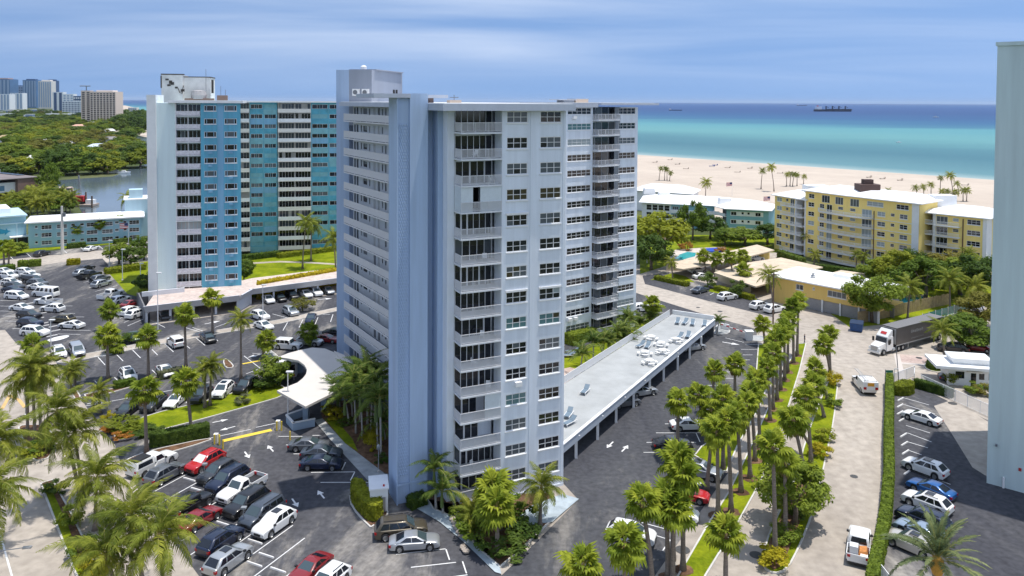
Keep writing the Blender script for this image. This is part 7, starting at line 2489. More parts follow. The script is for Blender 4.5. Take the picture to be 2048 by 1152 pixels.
SPEC = {  # L, W, H, belt, hood z (nose, cowl), xA0, xA1, xC1, xC0, tail deck z, roof half-width factor, wheel radius
 'sedan': dict(L=4.75, W=1.84, H=1.45, belt=.92, hood=(.76, .93), A=(1.20, .15), C=(-.80, -1.80), tail=(.98, .88), rw=.70, wr=.35, wx=(1.42, -1.38)),
 'coupe': dict(L=4.65, W=1.86, H=1.36, belt=.90, hood=(.74, .92), A=(.95, -.05), C=(-.70, -1.75), tail=(.96, .86), rw=.68, wr=.35, wx=(1.40, -1.35)),
 'suv': dict(L=4.70, W=1.90, H=1.70, belt=1.06, hood=(.92, 1.06), A=(1.25, .25), C=(-1.50, -2.22), tail=(1.06, 1.02), rw=.72, wr=.39, wx=(1.42, -1.40)),
 'bigsuv': dict(L=5.05, W=1.98, H=1.80, belt=1.12, hood=(.95, 1.13), A=(1.32, .45), C=(-1.88, -2.40), tail=(1.10, 1.06), rw=.75, wr=.41, wx=(1.52, -1.50)),
 'minivan': dict(L=5.10, W=1.98, H=1.74, belt=1.02, hood=(.84, 1.04), A=(1.62, .70), C=(-2.10, -2.44), tail=(1.02, .98), rw=.76, wr=.35, wx=(1.60, -1.50)),
 'van': dict(L=5.80, W=2.05, H=2.25, belt=1.25, hood=(.95, 1.25), A=(2.10, 1.45), C=(-2.70, -2.80), tail=(1.2, 1.15), rw=.84, wr=.37, wx=(1.85, -1.80)),
 'jeep': dict(L=4.50, W=1.88, H=1.86, belt=1.15, hood=(1.08, 1.14), A=(.72, .50), C=(-2.02, -2.10), tail=(1.14, 1.12), rw=.86, wr=.41, wx=(1.45, -1.48)),
 'pickup': dict(L=5.80, W=2.02, H=1.90, belt=1.16, hood=(1.02, 1.18), A=(1.30, .72), C=(-.78, -.95), tail=(.70, .70), rw=.78, wr=.40, wx=(1.85, -1.80)),
 'cabpickup': dict(L=5.70, W=1.98, H=1.86, belt=1.14, hood=(1.0, 1.15), A=(1.25, .65), C=(-.30, -.42), tail=(.70, .70), rw=.78, wr=.40, wx=(1.80, -1.75)),
}
CARM = {}
def car_meshes(ty):
 if ty in CARM:
  return CARM[ty]
 S = SPEC[ty]
 L, W, H, belt = S['L'], S['W'], S['H'], S['belt']
 hl, hw = L / 2, W / 2
 wr = S['wr']; ar = wr + .065
 xA0, xA1 = S['A']; xC1, xC0 = S['C']
 pick = ty in ('pickup', 'cabpickup')
 xs = set([-hl, -hl + .05, -hl + .22, hl - .5, hl - .35, hl - .2, hl - .09, hl - .03, hl, xA0, xC0, 0.0, -.5, .5, xC0 - .02])
 for wx in S['wx']:
  for k in (-1, -.8, -.45, 0, .45, .8, 1):
   xs.add(wx + ar * k)
  xs.add(wx + ar * 1.001); xs.add(wx - ar * 1.001)
 xs = sorted(x for x in xs if -hl <= x <= hl)
 def deck(x):
  if x >= xA0:
   t = (x - xA0) / (hl - xA0)
   z = S['hood'][1] + (S['hood'][0] - S['hood'][1]) * t ** 1.6
   if x > hl - .35: z -= .20 * ((x - hl + .35) / .35) ** 2
   return z
  if x <= xC0:
   t = (xC0 - x) / max(.01, (hl + xC0))
   z = S['tail'][0] + (S['tail'][1] - S['tail'][0]) * t
   if x < -hl + .15 and not pick: z -= .08 * ((-hl + .15 - x) / .15) ** 2
   return z
  return belt + (.0 if not pick else 0)
 mb = MB()
 mb.smooth = True
 rings = []
 for x in xs:
  e = abs(x) / hl
  w = hw * (1 - .16 * e ** 6)
  zb = .24 + (.10 * ((e - .9) / .1) ** 2 if e > .9 else 0)
  for wx in S['wx']:
   if abs(x - wx) < ar:
    zb = max(zb, wr + math.sqrt(max(0, ar * ar - (x - wx) ** 2)))
  zd = deck(x)
  zb = min(zb, zd - .12)
  mid = zb + (zd - zb) * .5
  sh = min(zd - .05, belt - .02)
  half = [(w * .90, zb), (w * .985, min(zb + .06, mid)), (w, max(mid, min(.62, sh - .05))), (w * .975, sh), (w * .90, zd), (w * .45, zd + .025), (0, zd + .03)]
  ring = [(x, -y, z) for y, z in half] + [(x, y, z) for y, z in reversed(half[:-1])]
  rings.append(ring)
 n = len(rings[0])
 vs = [p for r in rings for p in r]
 fs = []
 for i in range(len(rings) - 1):
  for k in range(n - 1):
   a, b = i * n + k, i * n + k + 1
   fs.append((a, b, b + n, a + n))
 fs.append(tuple(range(n - 1, -1, -1)))
 fs.append(tuple(range((len(rings) - 1) * n, len(rings) * n)))
 mb.add(vs, fs)
 if pick:     # cargo box walls
  x1, x0 = xC0 - .06, -hl + .02
  top = belt
  for sy in (-1, 1):
   mb.box(x0, x1, sy * hw * .97 - (.07 if sy > 0 else 0), sy * hw * .97 + (.07 if sy < 0 else 0), .62, top)
  mb.box(x0, x0 + .07, -hw * .9, hw * .9, .62, top - .02)
  mb.box(x1 - .07, x1, -hw * .9, hw * .9, .62, top)
 body = mb.mesh('body', PAINT['white'])
 body.set_sharp_from_angle(angle=R(38))
 wb_, wt = hw * .93, hw * S['rw']
 zb0, zb1 = deck(xA0 + .001) - .03, (belt if pick else deck(xC0 - .001)) - .03
 boxy = ty in ('jeep', 'van')
 def ring(t, ins=0.0):
  xf = xA0 + (xA1 - xA0) * t ** (1.0 if boxy else .92) - ins * 1.6
  xr = xC0 + (xC1 - xC0) * t + ins * 1.2
  w = wb_ + (wt - wb_) * t ** (1.0 if boxy else 1.25) - ins
  zf = zb0 + (H - .05 - zb0) * t
  zr_ = zb1 + (H - .05 - zb1) * t
  c = .10
  return [(xf, -w * .84, zf), (xf - c, -w, zf), (xr + c, -w, zr_), (xr, -w * .84, zr_), (xr, w * .84, zr_), (xr + c, w, zr_), (xf - c, w, zf), (xf, w * .84, zf)]
 rg = [ring(0), ring(.5), ring(.88), ring(.965, .05), ring(1.0, .15)]
 mb = MB()
 mb.smooth = True
 vs = [p for r_ in rg for p in r_]
 fs = []
 for i in range(4):
  for k in range(8):
   k2 = (k + 1) % 8
   fs.append((i * 8 + k, i * 8 + k2, (i + 1) * 8 + k2, (i + 1) * 8 + k))
 vs.append(((xA1 + xC1) / 2, 0, H + .01))
 for k in range(8):
  fs.append((32 + k, 32 + (k + 1) % 8, 40))
 fs = [tuple(reversed(f)) for f in fs]
 mb.add(vs, fs)
 cabin = mb.mesh('cabin', PAINT['white'])
 cabin.set_sharp_from_angle(angle=R(50))
 r0, r2 = rg[0], rg[2]
 lo = [r0[0], r0[3], r0[4], r0[7]]
 up = [r2[0], r2[3], r2[4], r2[7]]
 def pane(c4, u0, u1, v0, v1, name, gm):
  A, B, C, D = [Vector(p) for p in c4]          # A-B bottom, D-C top
  def q(u, v):
   return (A.lerp(B, u)).lerp(D.lerp(C, u), v)
  nrm = (B - A).cross(D - A).normalized() * .016
  m2 = MB()
  m2.add([q(u0, v0) + nrm, q(u1, v0) + nrm, q(u1, v1) + nrm, q(u0, v1) + nrm], [(0, 1, 2, 3)])
  return (name, m2.mesh(name, gm))
 parts = []
 parts.append(pane([lo[0], lo[3], up[3], up[0]], .03, .97, .06, .98, 'windscreen', car_glass_b))
 parts.append(pane([lo[2], lo[1], up[1], up[2]], .05, .95, .12, .95, 'rear_window', car_glass))
 cuts = {'sedan': (.07, .47, .50, .90), 'coupe': (.10, .55, .58, .88), 'pickup': (.10, .50, .54, .92), 'cabpickup': (.12, .90), 'jeep': (.05, .32, .36, .64, .68, .95), 'van': (.05, .24, .30, .46, .58, .72, .84, .95)}.get(ty, (.07, .36, .39, .66, .69, .93))
 for i in range(0, len(cuts), 2):
  parts.append(pane([r0[2], r0[1], r2[1], r2[2]], 1 - cuts[i + 1], 1 - cuts[i], .12, .95, 'side_window', car_glass))
  parts.append(pane([r0[6], r0[5], r2[5], r2[6]], cuts[i], cuts[i + 1], .12, .95, 'side_window', car_glass))
 m2 = MB()
 m2.box(-hl + .2, hl - .25, -hw * .80, hw * .80, .22, min(.72, S['hood'][0] - .1))
 parts.append(('underbody', m2.mesh('underbody', m_blacktrim)))
 det = []
 zh = S['hood'][0] - .24
 for s in (-1, 1):
  m2 = MB(); m2.box(hl - .22, hl - .02, s * hw * .62 - .17, s * hw * .62 + .17, zh - .06, zh + .06)
  det.append(('headlight', m2.mesh('headlight', m_head)))
  zt = (belt if pick else S['tail'][1]) - .2
  m2 = MB(); m2.box(-hl - .012, -hl + .2, s * hw * .76 - .14, s * hw * .76 + .12, zt - .13, zt + .10)
  det.append(('taillight', m2.mesh('taillight', m_tail)))
  m2 = MB(); m2.box(xA0 - .35, xA0 - .15, s * (hw + .03) - .10, s * (hw + .03) + .10, belt - .02, belt + .14)
  det.append(('mirror', m2.mesh('mirror', m_blacktrim)))
 m2 = MB(); m2.box(hl - .05, hl + .012, -hw * .42, hw * .42, zh - .22, zh + .02)
 det.append(('grille', m2.mesh('grille', m_blacktrim)))
 m2 = MB(); m2.box(hl - .1, hl + .018, -hw * .85, hw * .85, .30, .42);
 det.append(('bumper', m2.mesh('bumper', m_blacktrim)))
 m2 = MB(); m2.box(-hl - .018, -hl + .1, -hw * .85, hw * .85, .34, .46)
 det.append(('bumper', m2.mesh('bumper', m_blacktrim)))
 m2 = MB(); m2.smooth = True
 m2.lathe([(wr * .62, -.105), (wr * .95, -.105), (wr, -.07), (wr, .07), (wr * .95, .105), (wr * .62, .105)], 16, axis='y')
 tyre = m2.mesh('wheel', rubber)
 m2 = MB()
 m2.lathe([(.02, .095), (wr * .2, .10), (wr * .6, .08), (wr * .64, .108)], 12, axis='y')
 m2.lathe([(wr * .64, -.108), (wr * .6, -.08), (wr * .2, -.10), (.02, -.095)], 12, axis='y')
 rim = m2.mesh('rim', m_rim)
 CARM[ty] = dict(body=body, cabin=cabin, parts=parts, det=det, tyre=tyre, rim=rim, S=S, pick=pick, deck=deck, xC0=xC0)
 return CARM[ty]
CARN = [0]
def car(ty, col, px, hd, label, group=None, roof=None, near=None, sunroof=False, shade=False, base=None, z=0.012, extra=None, sc=1.0):
 M = car_meshes(ty)
 S = M['S']
 p = G(*px) if base is None else Vector(base)
 if isinstance(hd, tuple):
  d = Vector((hd[0] - CX, F_PX)).normalized() * hd[1]
  ang = math.atan2(d.y, d.x)
 else:
  ang = R(hd)
 ang += rnd.uniform(-.02, .02)
 nm = {'sedan': 'sedan_car', 'coupe': 'coupe_car', 'suv': 'suv_car', 'bigsuv': 'suv_car', 'minivan': 'minivan', 'van': 'panel_van', 'jeep': 'offroad_car', 'pickup': 'pickup_truck', 'cabpickup': 'pickup_truck'}[ty]
 cat = {'van': 'van', 'pickup': 'pickup', 'cabpickup': 'pickup', 'minivan': 'minivan'}.get(ty, 'car')
 t = thing(nm, (p.x, p.y, z), label, cat, group, ang)
 t.scale = (sc, sc, sc)
 put('body', M['body'], t, mat=PAINT[col])
 put('cabin', M['cabin'], t, mat=PAINT[roof or col])
 if near is None:
  near = p.y < 135
 for n_, me in M['parts']:
  o = put(n_, me, t)
  if n_ == 'windscreen' and shade:
   o.material_slots[0].link = 'OBJECT'; o.material_slots[0].material = shade_white
 if near:
  for n_, me in M['det']:
   put(n_, me, t)
 for wx in S['wx']:
  for s in (-1, 1):
   w = put('wheel', M['tyre'], t, (wx, s * (S['W'] / 2 - .10), S['wr']))
   put('rim', M['rim'], w)
 if sunroof:
  mb = MB()
  x = (S['A'][1] + S['C'][0]) / 2 + .35
  mb.box(x - .45, x + .35, -.38, .38, S['H'] - .06, S['H'] + .022)
  put('sunroof', mb.mesh('sunroof', car_glass), t)
 if ty in ('suv', 'bigsuv', 'minivan') and near and rnd.random() < .6:
  for s in (-1, 1):
   mb = MB(); mb.box(S['C'][0] + .2, S['A'][1] - .2, s * .62 - .02, s * .62 + .02, S['H'] - .01, S['H'] + .045)
   put('roof_rail', mb.mesh('roof_rail', m_blacktrim), t)
 if M['pick'] and extra != 'cap':
  mb = MB(); mb.box(-S['L'] / 2 + .1, M['xC0'] - .14, -S['W'] / 2 * .88, S['W'] / 2 * .88, .72, .755)
  put('bed_liner', mb.mesh('bed_liner', m_blacktrim), t)
 if extra == 'cap':
  mb = MB()
  x1, x0 = M['xC0'] - .05, -S['L'] / 2 + .03
  w0, w1 = S['W'] / 2 * .95, S['W'] / 2 * .78
  mb.hexa([(x0, -w0, S['belt']), (x1, -w0, S['belt']), (x1, w0, S['belt']), (x0, w0, S['belt'])], [(x0 + .2, -w1, S['H'] - .06), (x1, -w1, S['H'] - .02), (x1, w1, S['H'] - .02), (x0 + .2, w1, S['H'] - .06)])
  put('cargo_cap', mb.mesh('cargo_cap', PAINT[col]), t)
  mb = MB(); mb.box(x0 + .3, x1 - .2, -w1 * .8, w1 * .8, S['H'], S['H'] + .12)
  put('roof_rack', mb.mesh('roof_rack', m_blacktrim), t)
  for s in (-1, 1):
   mb = MB()
   mb.add([(x0 + .25, s * (w0 + .004), S['belt'] + .08), (x1 - .15, s * (w0 + .004), S['belt'] + .08), (x1 - .2, s * (w1 + .05), S['H'] - .18), (x0 + .4, s * (w1 + .05), S['H'] - .18)], [(0, 1, 2, 3) if s < 0 else (3, 2, 1, 0)])
   put('cap_window', mb.mesh('cap_window', car_glass), t)
 if extra == 'spare':
  mb = MB(); mb.lathe([(.15, -.12), (.36, -.12), (.38, 0), (.36, .12), (.15, .12)], 14, axis='y')
  put('spare_wheel', mb.mesh('spare_wheel', rubber), t, (-S['L'] / 2 - .15, 0, 1.0), (0, 0, R(90)))
 return t
V1 = (1755, 1); V1c = (1755, -1)         # herringbone bays: nose away / nose to the aisle below
for a in [
 ('cabpickup', 'white', (305, 938), V1, 'white pickup with white cargo cap and black roof rack beside the clipped hedge', dict(extra='cap')),
 ('suv', 'grey', (331, 958), V1, 'medium grey sport utility car parked beside the capped white pickup', {}),
 ('suv', 'red', (411, 934), V1c, 'bright red sport utility car with windscreen shade in the front lot', dict(shade=True)),
 ('suv', 'darkgrey', (436, 955), V1c, 'dark grey sport utility car beside the bright red one', {}),
 ('bigsuv', 'navy', (456, 971), V1c, 'dark blue sport utility car between the dark grey car and open white pickup', {}),
 ('cabpickup', 'white', (484, 988), V1c, 'white single cab pickup with empty black bed in the front lot', {}),
 ('bigsuv', 'black', (494, 1018), V1c, 'black sport utility car beside the open white pickup', {}),
 ('minivan', 'slate', (525, 1037), V1c, 'slate grey people carrier beside the black sport utility car', {}),
 ('suv', 'white', (549, 1058), V1c, 'white sport utility car with sunroof and windscreen shade', dict(sunroof=True, shade=True)),
 ('jeep', 'black', (383, 1022), V1, 'boxy black offroad car behind the dark red sedan', {}),
 ('sedan', 'darkred', (399, 1049), V1, 'dark red sedan in the front lot beside the black offroad car', {}),
 ('suv', 'navy', (442, 1094), V1, 'dark blue sport utility car under the big coconut fronds', {}),
 ('suv', 'silver', (457, 1132), V1, 'pale silver sport utility car with sunroof under the coconut fronds', dict(sunroof=True)),
 ('coupe', 'darkred', (620, 1150), V1c, 'dark red sports coupe at the entrance aisle', {}),
 ('suv', 'white', (655, 1178), V1c, 'white sport utility car beside the dark red coupe', {}),
 ('sedan', 'grey', (618, 899), 2.0, 'grey sedan at the walkway, first of the three sedans', {}),
 ('sedan', 'slate', (643, 915), 0.0, 'slate blue sedan between the grey and the navy sedans', {}),
 ('sedan', 'navy', (643, 936), -1.0, 'navy sedan with pale windscreen at the tower walkway', {}),
 ('bigsuv', 'brown', (802, 1071), 10.0, 'brown sport utility car at the thick clipped hedge', {}),
 ('sedan', 'silver', (829, 1095), 8.0, 'silver sedan beside the brown sport utility car', {}),
 ('sedan', 'white', (1377, 858), 3.0, 'white sedan in the driveway bay behind the fan palms', {}),
 ('sedan', 'black', (1345, 897), 0.0, 'black sedan in the driveway bay', {}),
 ('suv', 'silver', (1402, 952), -28.0, 'silver sport utility car at the driveway kerb beside the palms', dict(sunroof=True)),
 ('coupe', 'red', (1374, 998), -20.0, 'bright red coupe half under the fan palms', {}),
 ('sedan', 'white', (1350, 1036), -20.0, 'white sedan hidden under the fan palms beside the red coupe', {}),
 ('suv', 'white', (1262, 1080), -20.0, 'white car under the bushy fan palms at the driveway entrance', {}),
 ('sedan', 'white', (1843, 843), ('x',), 'white sedan alone in the upper bays of the walled lot', {}),
 ('suv', 'white', (1850, 946), ('x',), 'white estate car with long black sunroof in the walled lot', dict(sunroof=True)),
 ('sedan', 'blue', (1862, 988), ('x',), 'bright blue sedan behind the white car in the walled lot', {}),
 ('suv', 'white', (1854, 1017), ('x',), 'white sport utility car with small sunroof beside the bright blue sedan', dict(sunroof=True)),
 ('bigsuv', 'navy', (1847, 1052), ('x',), 'navy sport utility car with chrome trim in the walled lot', {}),
 ('sedan', 'skyblue', (1840, 1074), ('x',), 'pale blue grey sedan in the walled lot', {}),
 ('suv', 'beige', (1823, 1100), ('x',), 'beige silver sport utility car under the date palm', dict(sunroof=True)),
 ('suv', 'black', (1906, 704), 160.0, 'black car behind the guardhouse', {}),
 ('sedan', 'darkred', (1955, 702), 150.0, 'maroon car behind the guardhouse roof', {}),
 ('sedan', 'navy', (1912, 764), -18.0, 'dark purple blue sedan stopping at the guardhouse', {}),
]:
 ty, col, px, hd, lab, kw = a
 if hd == ('x',):
  d = Vector((-250 - CX, F_PX)).normalized()
  hd = math.degrees(math.atan2(d.y, d.x))
 car(ty, col, px, hd, lab, None, **kw)
VB = (-245, -1); VBa = (-245, 1)
for ty, col, px, hd, lab, kw in [
 ('suv', 'white', (256, 759), VB, 'white car with black sunroof nosing the low hedge', dict(sunroof=True)),
 ('sedan', 'white', (331, 749), VB, 'white sedan nosing the grey green hedge', {}),
 ('jeep', 'white', (351, 692), VBa, 'boxy white offroad car parked at the median strip', {}),
 ('sedan', 'black', (416, 682), VB, 'black sedan at the median strip near the coconut palm', {}),
 ('minivan', 'silver', (154, 708), VB, 'pale silver people carrier at the end of the median strip', {}),
 ('suv', 'white', (118, 713), VB, 'white sport utility car beside the silver people carrier', {}),
 ('sedan', 'green', (268, 680), VB, 'dark green car half behind the median palm', {}),
 ('jeep', 'white', (577, 698), -10.0, 'boxy white offroad car with black roof near the canopy', dict(near=True)),
 ('suv', 'silver', (619, 690), -14.0, 'silver hatchback behind the short fan palm', dict(near=True)),
 ('coupe', 'darkred', (655, 684), -16.0, 'dark red coupe beside the lift core', dict(near=True)),
 ('sedan', 'black', (672, 672), -16.0, 'black car behind the dark red coupe', {}),
 ('sedan', 'navy', (622, 643), (800, -1), 'dark blue car alone in the middle bays', {}),
 ('suv', 'silver', (581, 629), (-245, -1), 'silver sport utility car beside the spreading lot shrub', {}),
 ('suv', 'white', (520, 638), (-700, -1), 'white sport utility car before the garage deck end wall', {}),
 ('sedan', 'white', (527, 657), (-700, -1), 'white sedan half behind the tall coconut palm', {}),
 ('sedan', 'black', (255, 827), (1100, -1), 'black sedan at the tip of the narrow lawn', {}),
 ('suv', 'darkgrey', (308, 815), (1100, -1), 'dark grey car behind the hedge island palm', {}),
 ('coupe', 'white', (352, 808), (1100, -1), 'white coupe along the narrow lawn', {}),
 ('suv', 'black', (402, 799), (1100, -1), 'black car between the white coupe and white sport utility car', {}),
 ('suv', 'white', (446, 789), (1100, -1), 'white sport utility car with sunroof along the narrow lawn', dict(sunroof=True)),
 ('suv', 'black', (492, 780), (1300, -1), 'black sport utility car at the end of the narrow lawn', {}),
 ('suv', 'white', (16, 557), -16, 'white sport utility car in the packed row nearest the hedge', {}),
 ('sedan', 'white', (8, 547), -16, 'white sedan against the hedge of the far lot', {}),
 ('suv', 'white', (50, 549), -14, 'white sport utility car nearest the clipped entrance hedge', {}),
 ('sedan', 'white', (60, 555), -14, 'white sedan behind the dark cars of the packed row', {}),
 ('sedan', 'darkgrey', (58, 561), -14, 'dark grey sedan in the packed row', {}),
 ('bigsuv', 'black', (67, 566), -14, 'long black sport utility car in the packed row', {}),
 ('suv', 'white', (22, 571), -16, 'white sport utility car beside the dark grey hatchback', {}),
 ('suv', 'darkgrey', (28, 579), -16, 'dark grey hatchback in the packed row', {}),
 ('suv', 'grey', (75, 572), -14, 'grey car behind the white low sedan', {}),
 ('sedan', 'white', (76, 579), -14, 'low white sedan behind the camper van', {}),
 ('sedan', 'navy', (25, 585), -16, 'navy sedan behind the white people carrier', {}),
 ('minivan', 'white', (33, 598), -16, 'long white people carrier in the packed row', {}),
 ('van', 'white', (91, 593), 166, 'white camper van with four dark windows', {}),
 ('cabpickup', 'white', (96, 609), 166, 'white van backed pickup beside the camper van', {}),
 ('sedan', 'white', (43, 621), -14, 'white sedan with open space around it', {}),
 ('suv', 'white', (105, 623), 168, 'white sport utility car with a person at its open door', {}),
 ('suv', 'black', (58, 637), -14, 'black sport utility car beside the white sedan', {}),
 ('suv', 'olive', (125, 645), 168, 'olive brown estate car facing the packed row', {}),
 ('suv', 'navy', (60, 653), -14, 'dark blue hatchback beside the black sport utility car', {}),
 ('sedan', 'white', (143, 656), 168, 'white sedan beside the olive brown estate car', {}),
 ('bigsuv', 'white', (70, 671), -12, 'large white sport utility car behind the lot palm', {}),
 ('sedan', 'black', (171, 541), (1530, 1), 'black sedan at the far lot entrance', {}),
 ('suv', 'silver', (166, 551), (1530, 1), 'silver hatchback beside the black pickup', {}),
 ('pickup', 'black', (179, 556), (1530, 1), 'black pickup along the lawn walk', {}),
 ('suv', 'grey', (200, 563), (1530, 1), 'grey offroad car with spare wheel along the lawn walk', dict(extra='spare')),
 ('suv', 'silver', (203, 573), (1530, 1), 'silver sport utility car along the lawn walk', {}),
 ('pickup', 'white', (222, 595), (1530, 1), 'white pickup along the lawn walk', {}),
 ('suv', 'white', (240, 606), (1530, 1), 'white crossover beside the white pickup', {}),
 ('sedan', 'darkred', (262, 613), (1530, 1), 'dark red sedan between the white cars at the garage deck', {}),
 ('suv', 'white', (261, 628), (1530, 1), 'white sport utility car next to the red sedan', {}),
 ('suv', 'white', (274, 634), (1530, 1), 'white sport utility car at the garage deck corner', {}),
 ('suv', 'black', (84, 512), 80, 'black car in the bays of the light blue block', {}),
 ('sedan', 'white', (183, 501), 80, 'small white car in the bays of the light blue block', {}),
 ('sedan', 'white', (536, 604), -55, 'white sedan under the garage deck', {}),
 ('sedan', 'black', (560, 601), -55, 'black sedan under the garage deck', {}),
 ('suv', 'black', (584, 597), -55, 'black sport utility car under the garage deck', {}),
 ('sedan', 'white', (611, 593), -55, 'second white sedan under the garage deck beside the column', {}),
 ('suv', 'white', (631, 590), -55, 'white sport utility car under the garage deck', {}),
 ('sedan', 'silver', (655, 586), -55, 'silver sedan under the garage deck', {}),
 ('sedan', 'darkgrey', (330, 636), -60, 'dark car in the shade under the deck corner', {}),
 ('sedan', 'slate', (1401, 585), 40, 'slate grey sedan in the cross street bays', {}),
 ('suv', 'white', (1455, 599), 30, 'white sport utility car in the cross street bays', {}),
 ('suv', 'white', (1520, 617), 30, 'white hatchback beside the wooden utility pole', {}),
 ('suv', 'white', (1549, 624), 28, 'white car behind the wooden utility pole', {}),
 ('suv', 'white', (1284, 622), 20, 'white car parked behind the rear wing', {}),
 ('sedan', 'white', (1395, 545), 20, 'white car under the first beige carport', {}),
 ('sedan', 'white', (1404, 557), 20, 'white car in the sun before the first beige carport', {}),
 ('suv', 'white', (1511, 522), 20, 'white car at the open end of the first beige carport', {}),
 ('sedan', 'silver', (1283, 790), 25, 'silver car under the long carport', {}),
 ('sedan', 'grey', (1248, 812), 25, 'grey car under the long carport beside the column', {}),
 ('sedan', 'silver', (1385, 700), 25, 'silver sedan deep under the far end of the long carport', {}),
]:
 car(ty, col, px, hd, lab, None, **kw)
# ---- pickup with goods in the street
pk = car('pickup', 'white', (1718, 1103), (1785, 1), 'white pickup hauling an old appliance up the street', None, near=True)
p = pk.location
mb = MB(); mb.box(-.4, .4, -.35, .35, 0, 1.0)
def on_bed(dx, dy, dz, me, nm, lab, cat):
 a = pk.rotation_euler.z
 q = Vector((p.x + math.cos(a) * dx - math.sin(a) * dy, p.y + math.sin(a) * dx + math.cos(a) * dy, p.z + dz))
 return tag(put(nm, me, None, q, (0, 0, a)), lab, cat)
on_bed(-2.3, .35, .76, mb.mesh('appliance', mat('appliance_white', (.7, .7, .7), .4)), 'appliance', 'white boxy appliance standing on the bed of the street pickup', 'appliance')
mb = MB(); mb.hexa([(-.6, -.4, 0), (.6, -.4, 0), (.6, .4, 0), (-.6, .4, 0)], [(-.4, -.3, .5), (.3, -.3, .7), (.3, .3, .6), (-.4, .3, .45)])
on_bed(-1.8, -.4, .76, mb.mesh('bundle', mat('bundle_orange', (.55, .22, .06), .8, .3, 3)), 'bundle', 'orange and white bundle lying on the bed of the street pickup', 'bundle')
mb = MB(); mb.box(-.35, .35, -.3, .3, 0, .3)
on_bed(-2.55, -.5, .76, mb.mesh('box', white_trim), 'cardboard_box', 'white box on the tailgate side of the street pickup bed', 'box')
# ---- utility truck with ladder rack
g = G(1727, 777)
d = Vector((1205 - CX, F_PX)).normalized()
ut = thing('utility_truck', (g.x, g.y, .012), 'white utility truck with ladder on its roof and orange rear panel', 'truck', None, math.atan2(d.y, d.x))
M = car_meshes('cabpickup')
put('body', M['body'], ut); put('cabin', M['cabin'], ut)
for n_, me in M['parts'] + M['det']:
 put(n_, me, ut)
for wx in M['S']['wx']:
 for s in (-1, 1):
  w = put('wheel', M['tyre'], ut, (wx, s * .86, .40)); put('rim', M['rim'], w)
mb = MB(); mb.box(-3.1, -.55, -1.05, 1.05, .9, 2.0); put('service_box', mb.mesh('service_box', white), ut)
mb = MB(); mb.box(-3.14, -3.101, -.45, .45, 1.45, 1.9); put('orange_panel', mb.mesh('orange_panel', mat('panel_orange', (.7, .33, .03), .5)), ut)
for s, c in ((-1, m_tail), (1, m_tail)):
 mb = MB(); mb.box(-3.14, -3.101, s * .8 - .2, s * .8 + .2, .95, 1.3); put('taillight', mb.mesh('taillight', c), ut)
mb = MB()
for y in (.35, .75):
 mb.tube([(-3.3, y, 2.25), (1.8, y, 2.35)], .04, 5)
for i in range(12):
 x = -3.1 + i * .42
 mb.tube([(x, .35, 2.25 + .02 * i * .42), (x, .75, 2.25 + .02 * i * .42)], .025, 4)
put('ladder', mb.mesh('ladder', metal_grey), ut)
mb = MB()
for x in (-2.9, -.7):
 mb.box(x, x + .06, -.9, .9, 2.1, 2.17); mb.box(x, x + .06, -.9, -.84, 2.0, 2.1); mb.box(x, x + .06, .84, .9, 2.0, 2.1)
put('ladder_rack', mb.mesh('ladder_rack', metal_grey), ut)
# ---- articulated lorry
q0_, q1_ = G(1752, 705), G(1836, 682)
d = (q0_ - q1_).normalized()
ang = math.atan2(d.y, d.x)
c = G(1795, 697)
tk = thing('tractor_unit', (c.x, c.y, .012), 'white day cab tractor unit pulling the dark trailer', 'truck', None, ang)
m_tw = PAINT['white']
def tp(nm, mb, mt, par=None):
 return put(nm, mb.mesh(nm, mt), par or tk)
X = 3.6
mb = MB(); mb.hexa([(X + 1.3, -1.0, .55), (X + 3.1, -.85, .55), (X + 3.1, .85, .55), (X + 1.3, 1.0, .55)], [(X + 1.3, -.95, 1.95), (X + 3.0, -.7, 1.55), (X + 3.0, .7, 1.55), (X + 1.3, .95, 1.95)]); tp('bonnet', mb, m_tw)
mb = MB(); mb.hexa([(X - .5, -1.15, .6), (X + 1.3, -1.15, .6), (X + 1.3, 1.15, .6), (X - .5, 1.15, .6)], [(X - .5, -1.1, 2.85), (X + .95, -1.05, 2.85), (X + .95, 1.05, 2.85), (X - .5, 1.1, 2.85)]); tp('cab', mb, m_tw)
mb = MB(); mb.hexa([(X - .5, -1.0, 2.86), (X + .95, -1.0, 2.86), (X + .95, 1.0, 2.86), (X - .5, 1.0, 2.86)], [(X - .5, -1.0, 3.9), (X - .2, -.95, 3.9), (X - .2, .95, 3.9), (X - .5, 1.0, 3.9)]); tp('roof_fairing', mb, m_tw)
mb = MB(); mb.add([(X + .60, -.5, 3.16), (X + .60, .5, 3.16), (X + .20, .5, 3.52), (X + .20, -.5, 3.52)], [(0, 1, 2, 3)]); mb.v = [(x + .06, y, z + .03) for x, y, z in mb.v]; tp('fairing_emblem', mb, MATS['cabinet_red'])
mb = MB(); mb.add([(X + 1.24, -.95, 1.98), (X + 1.24, .95, 1.98), (X + 1.03, .92, 2.72), (X + 1.03, -.92, 2.72)], [(0, 1, 2, 3)]); mb.v = [(x + .02, y, z) for x, y, z in mb.v]; tp('windscreen', mb, car_glass)
